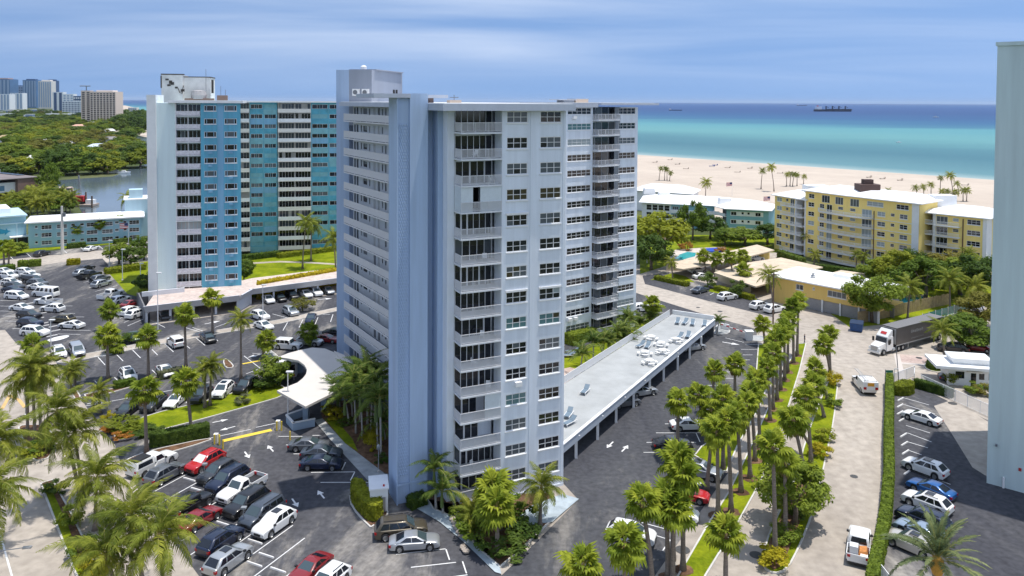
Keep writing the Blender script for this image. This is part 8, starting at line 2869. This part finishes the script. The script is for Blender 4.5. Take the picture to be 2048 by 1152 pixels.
for s in (-1, 1):
 mb = MB(); mb.box(X + .1, X + .85, s * 1.14 - .01, s * 1.14 + .01, 1.75, 2.5); tp('side_window', mb, car_glass)
 mb = MB(); mb.box(X + 1.0, X + 1.25, s * 1.45 - .12, s * 1.45 + .12, 1.8, 2.5); tp('mirror', mb, m_blacktrim)
 mb = MB(); mb.box(X + 2.7, X + 3.08, s * .82 - .16, s * .82 + .16, .95, 1.25); tp('headlight', mb, m_head)
 mb = MB(); mb.lathe([(.001, -.35), (.34, -.35), (.34, .35), (.001, .35)], 10, axis='y'); o = tp('fuel_tank', mb, metal_grey); o.location = (X - .6, s * .95, .65); o.rotation_euler = (0, 0, R(90))
mb = MB(); mb.box(X + 2.95, X + 3.08, -.55, .55, .75, 1.5); tp('grille', mb, metal_grey)
mb = MB(); mb.box(X + 2.95, X + 3.2, -1.1, 1.1, .4, .72); tp('bumper', mb, m_tw)
mb = MB(); mb.box(X - 3.9, X + 1.5, -.45, .45, .55, .85); tp('chassis', mb, m_blacktrim)
m2 = MB(); m2.smooth = True; m2.lathe([(.30, -.15), (.50, -.15), (.52, -.08), (.52, .08), (.50, .15), (.30, .15)], 16, axis='y'); TW = m2.mesh('wheel', rubber)
m2 = MB(); m2.lathe([(.02, .12), (.2, .13), (.30, .08), (.32, .16)], 12, axis='y'); m2.lathe([(.32, -.16), (.3, -.08), (.2, -.13), (.02, -.12)], 12, axis='y'); TR = m2.mesh('rim', m_rim)
def axle(par, x, w=.98):
 for s in (-1, 1):
  o = put('wheel', TW, par, (x, s * w, .52)); put('rim', TR, o)
axle(tk, X + 1.95); axle(tk, X - 2.2); axle(tk, X - 3.4)
tr = thing('semi_trailer', (c.x, c.y, .012), 'dark grey box trailer with faded pale lettering behind the white cab', 'trailer', None, ang)
mb = MB(); mb.box(X - 15.3, X - 1.2, -1.28, 1.28, 1.2, 4.1); tp('box', mb, mat('trailer_dark', (.085, .078, .074), .35, .2, .4), tr)
mb = MB(); mb.box(X - 15.35, X - 1.15, -1.3, 1.3, 4.1, 4.16); tp('roof', mb, mat('trailer_roof', (.17, .165, .165), .5), tr)
for y in (-1.29, 1.27):
 mb = MB(); mb.box(X - 15.3, X - 1.2, y, y + .02, 1.12, 1.28); tp('side_rail', mb, metal_grey, tr)
mb = MB(); mb.box(X - 1.2, X - 1.05, -1.2, 1.2, 1.4, 4.0); tp('front_wall', mb, metal_grey, tr)
mb = MB(); mb.box(X - 1.05, X - .85, -.9, .9, 2.6, 3.8); tp('cooling_unit', mb, m_blacktrim, tr)
m_fade = mat('faded_lettering', (.20, .20, .20), .6, .4, 2.5)
mb = MB()
for i in range(7):
 x0 = X - 8.9 + i * .52
 mb.box(x0, x0 + .36, 1.283, 1.29, 2.75, 3.15 + (.12 if i % 3 == 0 else 0));
tp('lettering', mb, m_fade, tr)
mb = MB()
for i in range(12):
 x0 = X - 9.2 + i * .32
 mb.box(x0, x0 + .2, 1.283, 1.29, 1.75, 1.9)
tp('lettering', mb, m_fade, tr)
axle(tr, X - 13.2); axle(tr, X - 14.4)
for y in (-.9, .9):
 mb = MB(); mb.box(X - 5.2, X - 5.0, y - .08, y + .08, .15, 1.2); tp('landing_leg', mb, metal_grey, tr)
# ---- people
def person(px, h, top, bottom, label, rz=0.0, skin=(.45, .28, .2), hair=(.05, .035, .025), stride=.12):
 g = G(*px)
 v = [(0, 0, .93), (0, .0, 1.15), (0, 0, 1.38), (0, -.01, 1.50), (0, -.03, 1.62), (0, -.02, 1.74),
   (.20, 0, 1.40), (.25, -.02, 1.12), (.24, -.14, .90), (.24, -.2, .82), (-.20, 0, 1.40), (-.25, .02, 1.12), (-.24, -.06, .88), (-.24, -.10, .80),
   (.10, 0, .88), (.11, -stride * .5, .50), (.11, -stride, .09), (.11, -stride - .16, .04), (-.10, 0, .88), (-.11, stride * .4, .50), (-.11, stride, .09), (-.11, stride - .16, .04)]
 e = [(0, 1), (1, 2), (2, 3), (3, 4), (4, 5), (2, 6), (6, 7), (7, 8), (8, 9), (2, 10), (10, 11), (11, 12), (12, 13), (0, 14), (14, 15), (15, 16), (16, 17), (0, 18), (18, 19), (19, 20), (20, 21)]
 rad = [.14, .13, .15, .06, .10, .085, .065, .05, .038, .04, .065, .05, .038, .04, .095, .065, .045, .04, .095, .065, .045, .04]
 me = bpy.data.meshes.new('person')
 me.from_pydata(v, e, [])
 o = bpy.data.objects.new('person', me)
 COL.objects.link(o)
 md = o.modifiers.new('skin', 'SKIN')
 for i, r in enumerate(rad):
  me.skin_vertices[0].data[i].radius = (r, r * (.75 if i < 3 else 1))
 me.skin_vertices[0].data[0].use_root = True
 o.modifiers.new('sub', 'SUBSURF').levels = 1
 o.modifiers['sub'].render_levels = 1
 dg = bpy.context.evaluated_depsgraph_get()
 m2 = bpy.data.meshes.new_from_object(o.evaluated_get(dg))
 o.modifiers.clear()
 o.data = m2
 m2.name = 'person'
 m2.materials.clear()
 for nm, c in (('skin', skin), ('top', top), ('bottom', bottom), ('hair', hair), ('shoe', (.03, .03, .03))):
  m2.materials.append(mat('cloth_%s_%s' % (nm, '_'.join('%.2f' % x for x in c)), c, .8))
 for pl in m2.polygons:
  z = pl.center.z; x = abs(pl.center.x)
  pl.use_smooth = True
  if z > 1.67 or (z > 1.6 and pl.center.y > 0): k = 3
  elif z > 1.47: k = 0
  elif x > .19 and z < 1.15: k = 0
  elif z > .92: k = 1
  elif z > .10: k = 2
  else: k = 4
  pl.material_index = k
 o.location = g
 o.rotation_euler = (0, 0, rz)
 s = h / 1.78
 o.scale = (s, s, s)
 tag(o, label, 'person')
 return o
person((106, 625), 1.72, (.62, .5, .36), (.55, .44, .32), 'person in beige clothes standing at the open door of a white car', 0)
person((1609, 687), 1.75, (.03, .04, .09), (.04, .04, .07), 'person in dark clothes at the end of the grass verge', R(90))
# == WOOD BY THE CANAL, FAR HOUSES, SKYLINE
rw = random.Random(21)
WOODL = {'dark': 'dark green tree of the wood beyond the canal', 'green': 'mid green tree of the wood beyond the canal', 'lime': 'yellow green tree of the wood beyond the canal', 'olive': 'olive tree of the wood beyond the canal'}
def in_canal(x, y):
 return (x > 100 and y > 352) or (x > 225 and y > 338) or (x > 268 and y > 272 and y < 300)
houses = [(187, 306, 26, 'blue'), (212, 289, 26, 'grey'), (126, 300, 10, 'white'), (152, 259, 16, 'peach'), (213, 270, 9, 'white'), (40, 312, 14, 'tan'), (5, 285, 16, 'tan'), (75, 292, 9, 'white'), (60, 333, 10, 'white')]
def near_house(x, y):
 return any(abs(x - hx) < 9 + w * .45 and -3 < (y - hy) < 9 for hx, hy, w, _ in houses)
k = 0
rows = []
y = 233.0
while y < 420:
 x = -14.0 + rw.uniform(0, 6)
 while x < 292:
  rows.append((x + rw.uniform(-4, 4), y + rw.uniform(-3, 3)))
  x += 12.5 + (y - 225) * .125
 y += 4.2 + (y - 228) * .085
for x, y in sorted(rows, key=lambda q: q[1]):
 if in_canal(x, y) or near_house(x, y) or (y > 352 and x < 82) or (y > 352):
  continue
 g = G(x, y)
 r = min(15, 6.4 + g.y * .0055) * rw.uniform(.75, 1.3)
 h = rw.uniform(7.5, 12.5)
 if 100 < x < 150 and 325 < y < 352: r, h, key = 9, 14, 'dark'
 elif x > 240 and y < 268: r, h, key = r * 1.1, 20, 'dark'
 else: key = rw.choice(['dark', 'green', 'green', 'green', 'lime', 'lime', 'olive'])
 tree(g, r, h * 1.15, key, WOODL[key], 'trees of the canal wood ' + key, v=rw.randrange(5), sink=.85)
for x, y in [(18, 425), (35, 428), (48, 430), (62, 427), (75, 431), (88, 424), (98, 430), (112, 424), (122, 418), (132, 424), (92, 405), (100, 398), (84, 410), (70, 418), (140, 428), (60, 415), (256, 422)]:
 palm('coco', (x, y), (x + rw.uniform(-3, 3), y - rw.uniform(22, 32)), 'feathery palm in the grove between the canal and the light blue block', 'palms of the canal grove', sep=False, sc=1.15)
for x, y, r, h in [(97, 396, 4.4, 15), (104, 388, 4, 12), (25, 432, 5, 6), (105, 412, 4, 7), (125, 428, 5, 6)]:
 tree(G(x, y), r, h, 'green', 'leafy green tree in the palm grove by the canal', 'trees of the palm grove')
m_house = {'blue': mat('roof_pale_blue', (.55, .62, .70), .5), 'grey': mat('roof_grey', (.26, .24, .24), .8), 'white': m_wroof, 'peach': mat('roof_peach', (.60, .36, .26), .8), 'tan': mat('roof_tan', (.45, .33, .2), .8)}
for hx, hy, w, kd in houses:
 g = G(hx, hy)
 wm = w * g.y / F_PX
 t = thing('house', g, 'house with %s roof among the trees beyond the canal' % {'blue': 'pale blue metal', 'grey': 'dark grey', 'white': 'white', 'peach': 'peach tiled', 'tan': 'tan'}[kd], 'house', 'houses of the canal wood')
 q = [g + Vector((-wm / 2, 0, 0)), g + Vector((wm / 2, 2, 0)), g + Vector((wm / 2, 14, 0)), g + Vector((-wm / 2, 12, 0))]
 mb = MB(); mb.prism([p[:2] for p in q], 0, 4.6); mb.build('wall', white, t)
 hip(t, q, 4.6, 2.4, .7, min(4, wm * .25), mt=m_house[kd])
 mb = MB()
 for i in range(4):
  xx = -wm / 2 + wm * (i + .3) / 4
  mb.box(g.x + xx, g.x + xx + wm * .12, g.y - .12 + (xx + wm / 2) * 2 / wm, g.y + .3 + (xx + wm / 2) * 2 / wm, 1.2, 3)
 o = mb.build('window_row', glass_dark, t); o['kind'] = 'stuff'
def far_tower(x0, x1, ytop, Z, c, name_label, strips=0, grid=None, sc_col=None, roof=None, dep=.6, band=None):
 a, b = atZ(x0, Z), atZ(x1, Z)
 top = ZT(a, ytop)
 t = thing('high_rise', a, name_label, 'tower', 'skyline towers')
 fr = Frame(a, to=b)
 mb = MB(); mb.fbox(fr, 0, fr.len, -fr.len * dep, 0, 0, top); mb.build('wall', c, t)
 e = Z * .0004
 if strips:
  mb = MB()
  for i in range(strips):
   s0 = fr.len * (i + .3) / strips
   mb.fbox(fr, s0, s0 + fr.len / strips * .5, 0, e, top * .05, top * .97)
  o = mb.build('glazed_strip', sc_col or glass_mid, t); o['kind'] = 'stuff'
 if grid:
  n, m = grid
  mb = MB()
  for i in range(n):
   for j in range(m):
    s0 = fr.len * (i + .25) / n
    z0 = top * (.06 + .9 * (j + .3) / m)
    mb.fbox(fr, s0, s0 + fr.len / n * .55, 0, e, z0, z0 + top * .9 / m * .5)
  o = mb.build('window_row', sc_col or glass_dark, t); o['kind'] = 'stuff'
 if roof:
  mb = MB(); mb.fbox(fr, fr.len * .2, fr.len * .85, -fr.len * dep * .8, -fr.len * .1, top, top * 1.04); mb.build('roof_hut', roof, t)
 return t
cB = mat('far_glass_blue', (.10, .20, .36), .3, .15, .02); cB2 = mat('far_glass_dark', (.06, .11, .22), .3)
cC = mat('far_cream', (.78, .72, .66), .8); cW = mat('far_white', (.86, .87, .88), .8); cP = mat('far_beige', (.82, .66, .56), .8); cS = mat('far_stripe', (.30, .40, .55), .4)
far_tower(-25, 20, 158, 3700, cB, 'dark blue glass high rise with peach crown on the skyline', 6, None, cS, m_house['peach'])
far_tower(20, 46, 172, 3900, cS, 'low wide glass high rise with dark cornice on the skyline', 0, (6, 8), cB2, cB2)
far_tower(46, 73, 160, 3500, cB, 'blue high rise with pale vertical stripes on the skyline', 5, None, cS, cB2)
far_tower(92, 112, 161, 3800, cB2, 'dark blue high rise behind the cream striped one', 3, None, cB, cB2)
far_tower(77, 103, 162, 3300, cC, 'cream high rise with dark vertical stripes on the skyline', 6, None, cS, cC)
far_tower(-12, 19, 188, 2700, cW, 'white slab with grey stripes before the blue high rise', 5, None, cS)
far_tower(20, 45, 186, 3000, cW, 'pale low block between the skyline towers', 4, None, cS)
far_tower(105, 126, 184, 2500, cW, 'white high rise with two dark stripes', 2, None, cB2)
far_tower(126, 147, 188, 2400, cW, 'white high rise with few windows', 0, (3, 7), cS)
far_tower(147, 163, 192, 2300, cB2, 'dark windowed block beside the beige high rise', 0, (4, 5), cW)
far_tower(124, 166, 202, 1900, cW, 'wide white block with square dark windows', 0, (7, 7), cB2)
far_tower(162, 181, 181, 1275, cP, 'set back wing of the beige high rise', 0, (2, 15), glass_dark)
far_tower(180, 231, 183, 1266, cP, 'beige high rise with rows of dark windows and roof hut', 0, (8, 16), glass_dark, cC)
far_tower(175, 225, 244, 1150, cW, 'long white podium at the foot of the beige high rise', 1, None, glass_dark)
far_tower(230, 248, 222, 1500, cW, 'plain white block beside the beige high rise', 0, (3, 3), cS)
far_tower(247, 258, 222, 1700, cC, 'cream low block near the sea', 0, (3, 3), cS)
far_tower(256, 273, 215, 1750, cC, 'cream stepped block near the sea behind the wood', 0, (4, 4), cS)
for i in range(26):
 x = -10 + i * 9 + rw.uniform(-4, 4)
 Z = rw.uniform(1350, 2300)
 w = rw.uniform(8, 22)
 if x + w > 158: continue
 a = atZ(x, Z)
 h = rw.uniform(5, 13)
 t = thing('low_building', a, 'low pale flat roofed building at the foot of the skyline', 'building', 'low buildings before the skyline')
 mb = MB(); ww = w * Z / F_PX
 mb.box(a.x, a.x + ww, a.y, a.y + ww * .7, 0, h); mb.build('wall', rw.choice([cW, cC, cW, cS]), t)
 mb = MB(); mb.box(a.x - .5, a.x + ww + .5, a.y - .5, a.y + ww * .7 + .5, h, h + .6); mb.build('roof', m_wroof, t)
 mb = MB()
 for j in range(6):
  mb.box(a.x + ww * (j + .2) / 6, a.x + ww * (j + .7) / 6, a.y - .4, a.y, h * .3, h * .7)
 o = mb.build('window_row', glass_dark, t); o['kind'] = 'stuff'
for i in range(34):
 x = -15 + i * 9 + rw.uniform(-3, 3)
 if 160 < x < 235 or x > 296: continue
 Z = rw.uniform(1150, 2100) if x < 160 else rw.uniform(900, 1400)
 tree(atZ(x, Z), rw.uniform(12, 18), rw.uniform(11, 16) if x < 235 else rw.uniform(18, 26), 'dark', 'dark far tree below the skyline', 'trees below the skyline')
a = atZ(173, 1700); h = ZT(a, 172)
t = thing('tower_crane', a, 'thin dark tower crane rising behind the beige high rise', 'crane')
mb = MB(); mb.tube([(0, 0, 0), (0, 0, h)], 1.0, 4); put('mast', mb.mesh('mast', m_doorgrey), t)
mb = MB(); mb.tube([(-14, 0, h), (9, 0, h)], 1.0, 4); put('jib', mb.mesh('jib', m_doorgrey), t)
# ---- canal: dock, pilings, crane barge, boats
m_dockw = mat('dock_planks', (.40, .33, .28), .9, .2, .5)
t = thing('boat_dock', G(135, 385), 'wooden boat dock with two finger piers on the canal', 'dock')
for pts in ([(118, 376), (145, 376), (145, 379), (118, 379)], [(120, 384), (147, 384), (147, 387), (120, 387)], [(128, 376), (131, 376), (133, 392), (130, 392)], [(143, 377), (146, 377), (149, 392), (146, 392)], [(131, 391), (149, 391), (149, 394), (131, 394)]):
 mb = MB(); mb.prism(pxpoly(pts), .3, .7); mb.build('deck', m_dockw, t)
for x, y, ty in ((150, 398, 382), (172, 412, 384), (184, 416, 392), (144, 396, 376)):
 g = G(x, y); mb = MB(); hh = ZT(g, ty); mb.tube([(0, 0, -.3), (0, 0, hh)], .32, 7)
 tag(put('mooring_pile', mb.mesh('mooring_pile', m_wood), None, (g.x, g.y, 0)), 'dark wooden mooring pile standing in the canal', 'pile', 'mooring piles of the canal')
g = G(160, 412)
t = thing('crane_barge', g, 'red crawler crane with raised lattice boom on a canal barge', 'crane')
m_red = mat('crane_red', (.45, .03, .03), .5)
mb = MB(); mb.box(-4, 6, -3, 3, .1, .9); put('barge', mb.mesh('barge', m_dockw), t)
mb = MB(); mb.box(-2, 2, -1.4, 1.4, 1.9, 4.0); put('cab', mb.mesh('cab', m_red), t)
for s in (-1, 1):
 mb = MB(); mb.box(-2.2, 2.2, s * 1.5 - .4, s * 1.5 + .4, .9, 1.9); put('track', mb.mesh('track', m_blacktrim), t)
mb = MB()
tip = Vector((-2.0, 3, ZT(g, 352)))
for dx, dy in ((-.5, -.4), (.5, -.4), (.5, .4), (-.5, .4)):
 mb.tube([(dx, dy, 3.5), tip + Vector((dx * .3, dy * .3, 0))], .09, 4)
for i in range(10):
 p = Vector((0, 0, 3.5)).lerp(tip, i / 10); q = Vector((0, 0, 3.5)).lerp(tip, (i + 1) / 10)
 mb.tube([p + Vector((-.45, -.35, 0)), q + Vector((.42, -.35, 0))], .06, 3)
put('boom', mb.mesh('boom', m_doorgrey), t)
mb = MB(); mb.box(2.8, 5.8, -1.2, 1.2, .9, 2.6); put('deckhouse', mb.mesh('deckhouse', white), t)
def motorboat(p, L, label, ang=0.0, cab=True):
 t = thing('motorboat', p, label, 'boat', None, ang)
 w = L * .15
 mb = MB(); mb.hexa([(-L * .48, -w * .8, -.2), (L * .3, -w * .6, -.2), (L * .3, w * .6, -.2), (-L * .48, w * .8, -.2)], [(-L * .5, -w, L * .12), (L * .3, -w, L * .14), (L * .3, w, L * .14), (-L * .5, w, L * .12)])
 mb.add([(L * .3, -w, L * .14), (L * .5, 0, L * .16), (L * .3, w, L * .14), (L * .3, -w * .6, -.2), (L * .3, w * .6, -.2), (L * .42, 0, -.1)], [(0, 1, 2), (0, 3, 5, 1), (2, 1, 5, 4)])
 put('hull', mb.mesh('hull', white), t)
 mb = MB(); mb.hexa([(-L * .2, -w * .7, L * .13), (L * .15, -w * .6, L * .13), (L * .15, w * .6, L * .13), (-L * .2, w * .7, L * .13)], [(-L * .2, -w * .6, L * .26), (L * .05, -w * .5, L * .26), (L * .05, w * .5, L * .26), (-L * .2, w * .6, L * .26)])
 put('cabin', mb.mesh('cabin', white), t)
 mb = MB(); mb.box(-L * .21, L * .1, -w * .66, w * .66, L * .19, L * .22); put('window_band', mb.mesh('window_band', glass_dark), t)
 return t
motorboat(G(232, 346), 8, 'white motorboat moored at the wooded canal bank', .3)
motorboat(G(249, 347), 7, 'small white motorboat moored beside the canal lawn', .2)
motorboat(G(1871, 235, SEA), 18, 'white motor yacht far out on the dark blue water', 2.8)
motorboat(G(1797, 285.5, SEA), 6, 'small white motorboat on the turquoise water', 3.0)
mb = MB(); g = G(1797, 286, SEA + .05)
mb.add([(0, 0, 0), (-14, 2, 0), (-16, -1, 0), (-14, -3, 0)], [(0, 1, 2, 3)])
# ---- ships
def ship(p, L, label, cargo=True):
 t = thing('cargo_ship', p, label, 'ship', None, 0.03)
 m_h = mat('ship_hull', (.03, .035, .06), .6); B = L * .07
 hh = L * .055
 mb = MB(); mb.add([(-L / 2, -B, -1), (L * .42, -B, -1), (L * .47, 0, -1), (L * .42, B, -1), (-L / 2, B, -1), (-L / 2, -B, hh), (L * .44, -B, hh), (L / 2, 0, hh * 1.25), (L * .44, B, hh), (-L / 2, B, hh)], [(0, 1, 6, 5), (1, 2, 7, 6), (2, 3, 8, 7), (3, 4, 9, 8), (4, 0, 5, 9), (5, 6, 7, 8, 9)])
 put('hull', mb.mesh('hull', m_h), t)
 mb = MB(); mb.box(-L * .46, -L * .34, -B * .9, B * .9, hh, hh + L * .075); put('superstructure', mb.mesh('superstructure', cW), t)
 mb = MB(); mb.box(-L * .44, -L * .41, -B * .3, B * .3, hh + L * .075, hh + L * .10); put('funnel', mb.mesh('funnel', m_red), t)
 if cargo:
  for i in range(4):
   x = -L * .2 + i * L * .17
   mb = MB(); mb.box(x - L * .012, x + L * .012, -L * .012, L * .012, hh, hh + L * .085); mb.tube([(x, 0, hh + L * .08), (x + L * .07, 0, hh + L * .05)], L * .006, 4); put('deck_crane', mb.mesh('deck_crane', m_h), t)
   mb = MB(); mb.box(x + L * .03, x + L * .14, -B * .7, B * .7, hh, hh + L * .012); put('hatch', mb.mesh('hatch', m_h), t)
ship(G(1667, 223, SEA), 190, 'long dark bulk carrier with four deck cranes on the sea')
ship(G(1351, 221, SEA), 68, 'small dark ship nearer the tower on the sea', False)
ship(G(1604, 211.5, SEA), 150, 'faint ship hull on the sea horizon', False)
m_bt = mat('beach_cloth', (.10, .13, .30), .8)
for x, y in ((1424, 333), (1430, 331), (1310, 325), (1355, 329), (1372, 338), (1455, 336), (1500, 337), (1560, 347), (1738, 355), (1765, 358), (1800, 361), (1475, 345), (1340, 320), (1930, 371)):
 g = G(x, y)
 mb = MB(); mb.box(-1.8, 1.8, -.5, .5, .3, .5); mb.hexa([(1.0, -.5, .5), (1.8, -.5, .5), (1.8, .5, .5), (1.0, .5, .5)], [(1.6, -.5, 1.2), (1.8, -.5, 1.2), (1.8, .5, 1.2), (1.6, .5, 1.2)]); mb.box(-1.6, -1.4, -.45, .45, 0, .3); mb.box(1.3, 1.5, -.45, .45, 0, .3)
 tag(put('beach_bed', mb.mesh('beach_bed', m_bt if x in (1424, 1430) else m_sand), None, (g.x, g.y, 0), (0, 0, rw.uniform(-.5, .5))), 'blue beach bed standing on the open sand' if x in (1424, 1430) else 'sand coloured beach bed low on the open sand', 'beach bed', 'blue beach beds' if x in (1424, 1430) else 'sand coloured beach beds')
# == HAZE
hz = bpy.data.materials.new('sea_haze')
hz.use_nodes = True
hn = hz.node_tree
hn.nodes.clear()
ho = hn.nodes.new('ShaderNodeOutputMaterial')
pv = hn.nodes.new('ShaderNodeVolumePrincipled')
pv.inputs['Color'].default_value = (0.66, 0.80, 1.0, 1)
pv.inputs['Density'].default_value = 0.000018
pv.inputs['Anisotropy'].default_value = 0.0
hn.links.new(pv.outputs['Volume'], ho.inputs['Volume'])
mb = MB()
mb.box(-62000, 62000, -4000, 62000, -3.0, 160)
o = mb.build('haze', hz)
o['kind'] = 'stuff'
tag(o, 'thin pale sea haze over the whole coast', 'haze')
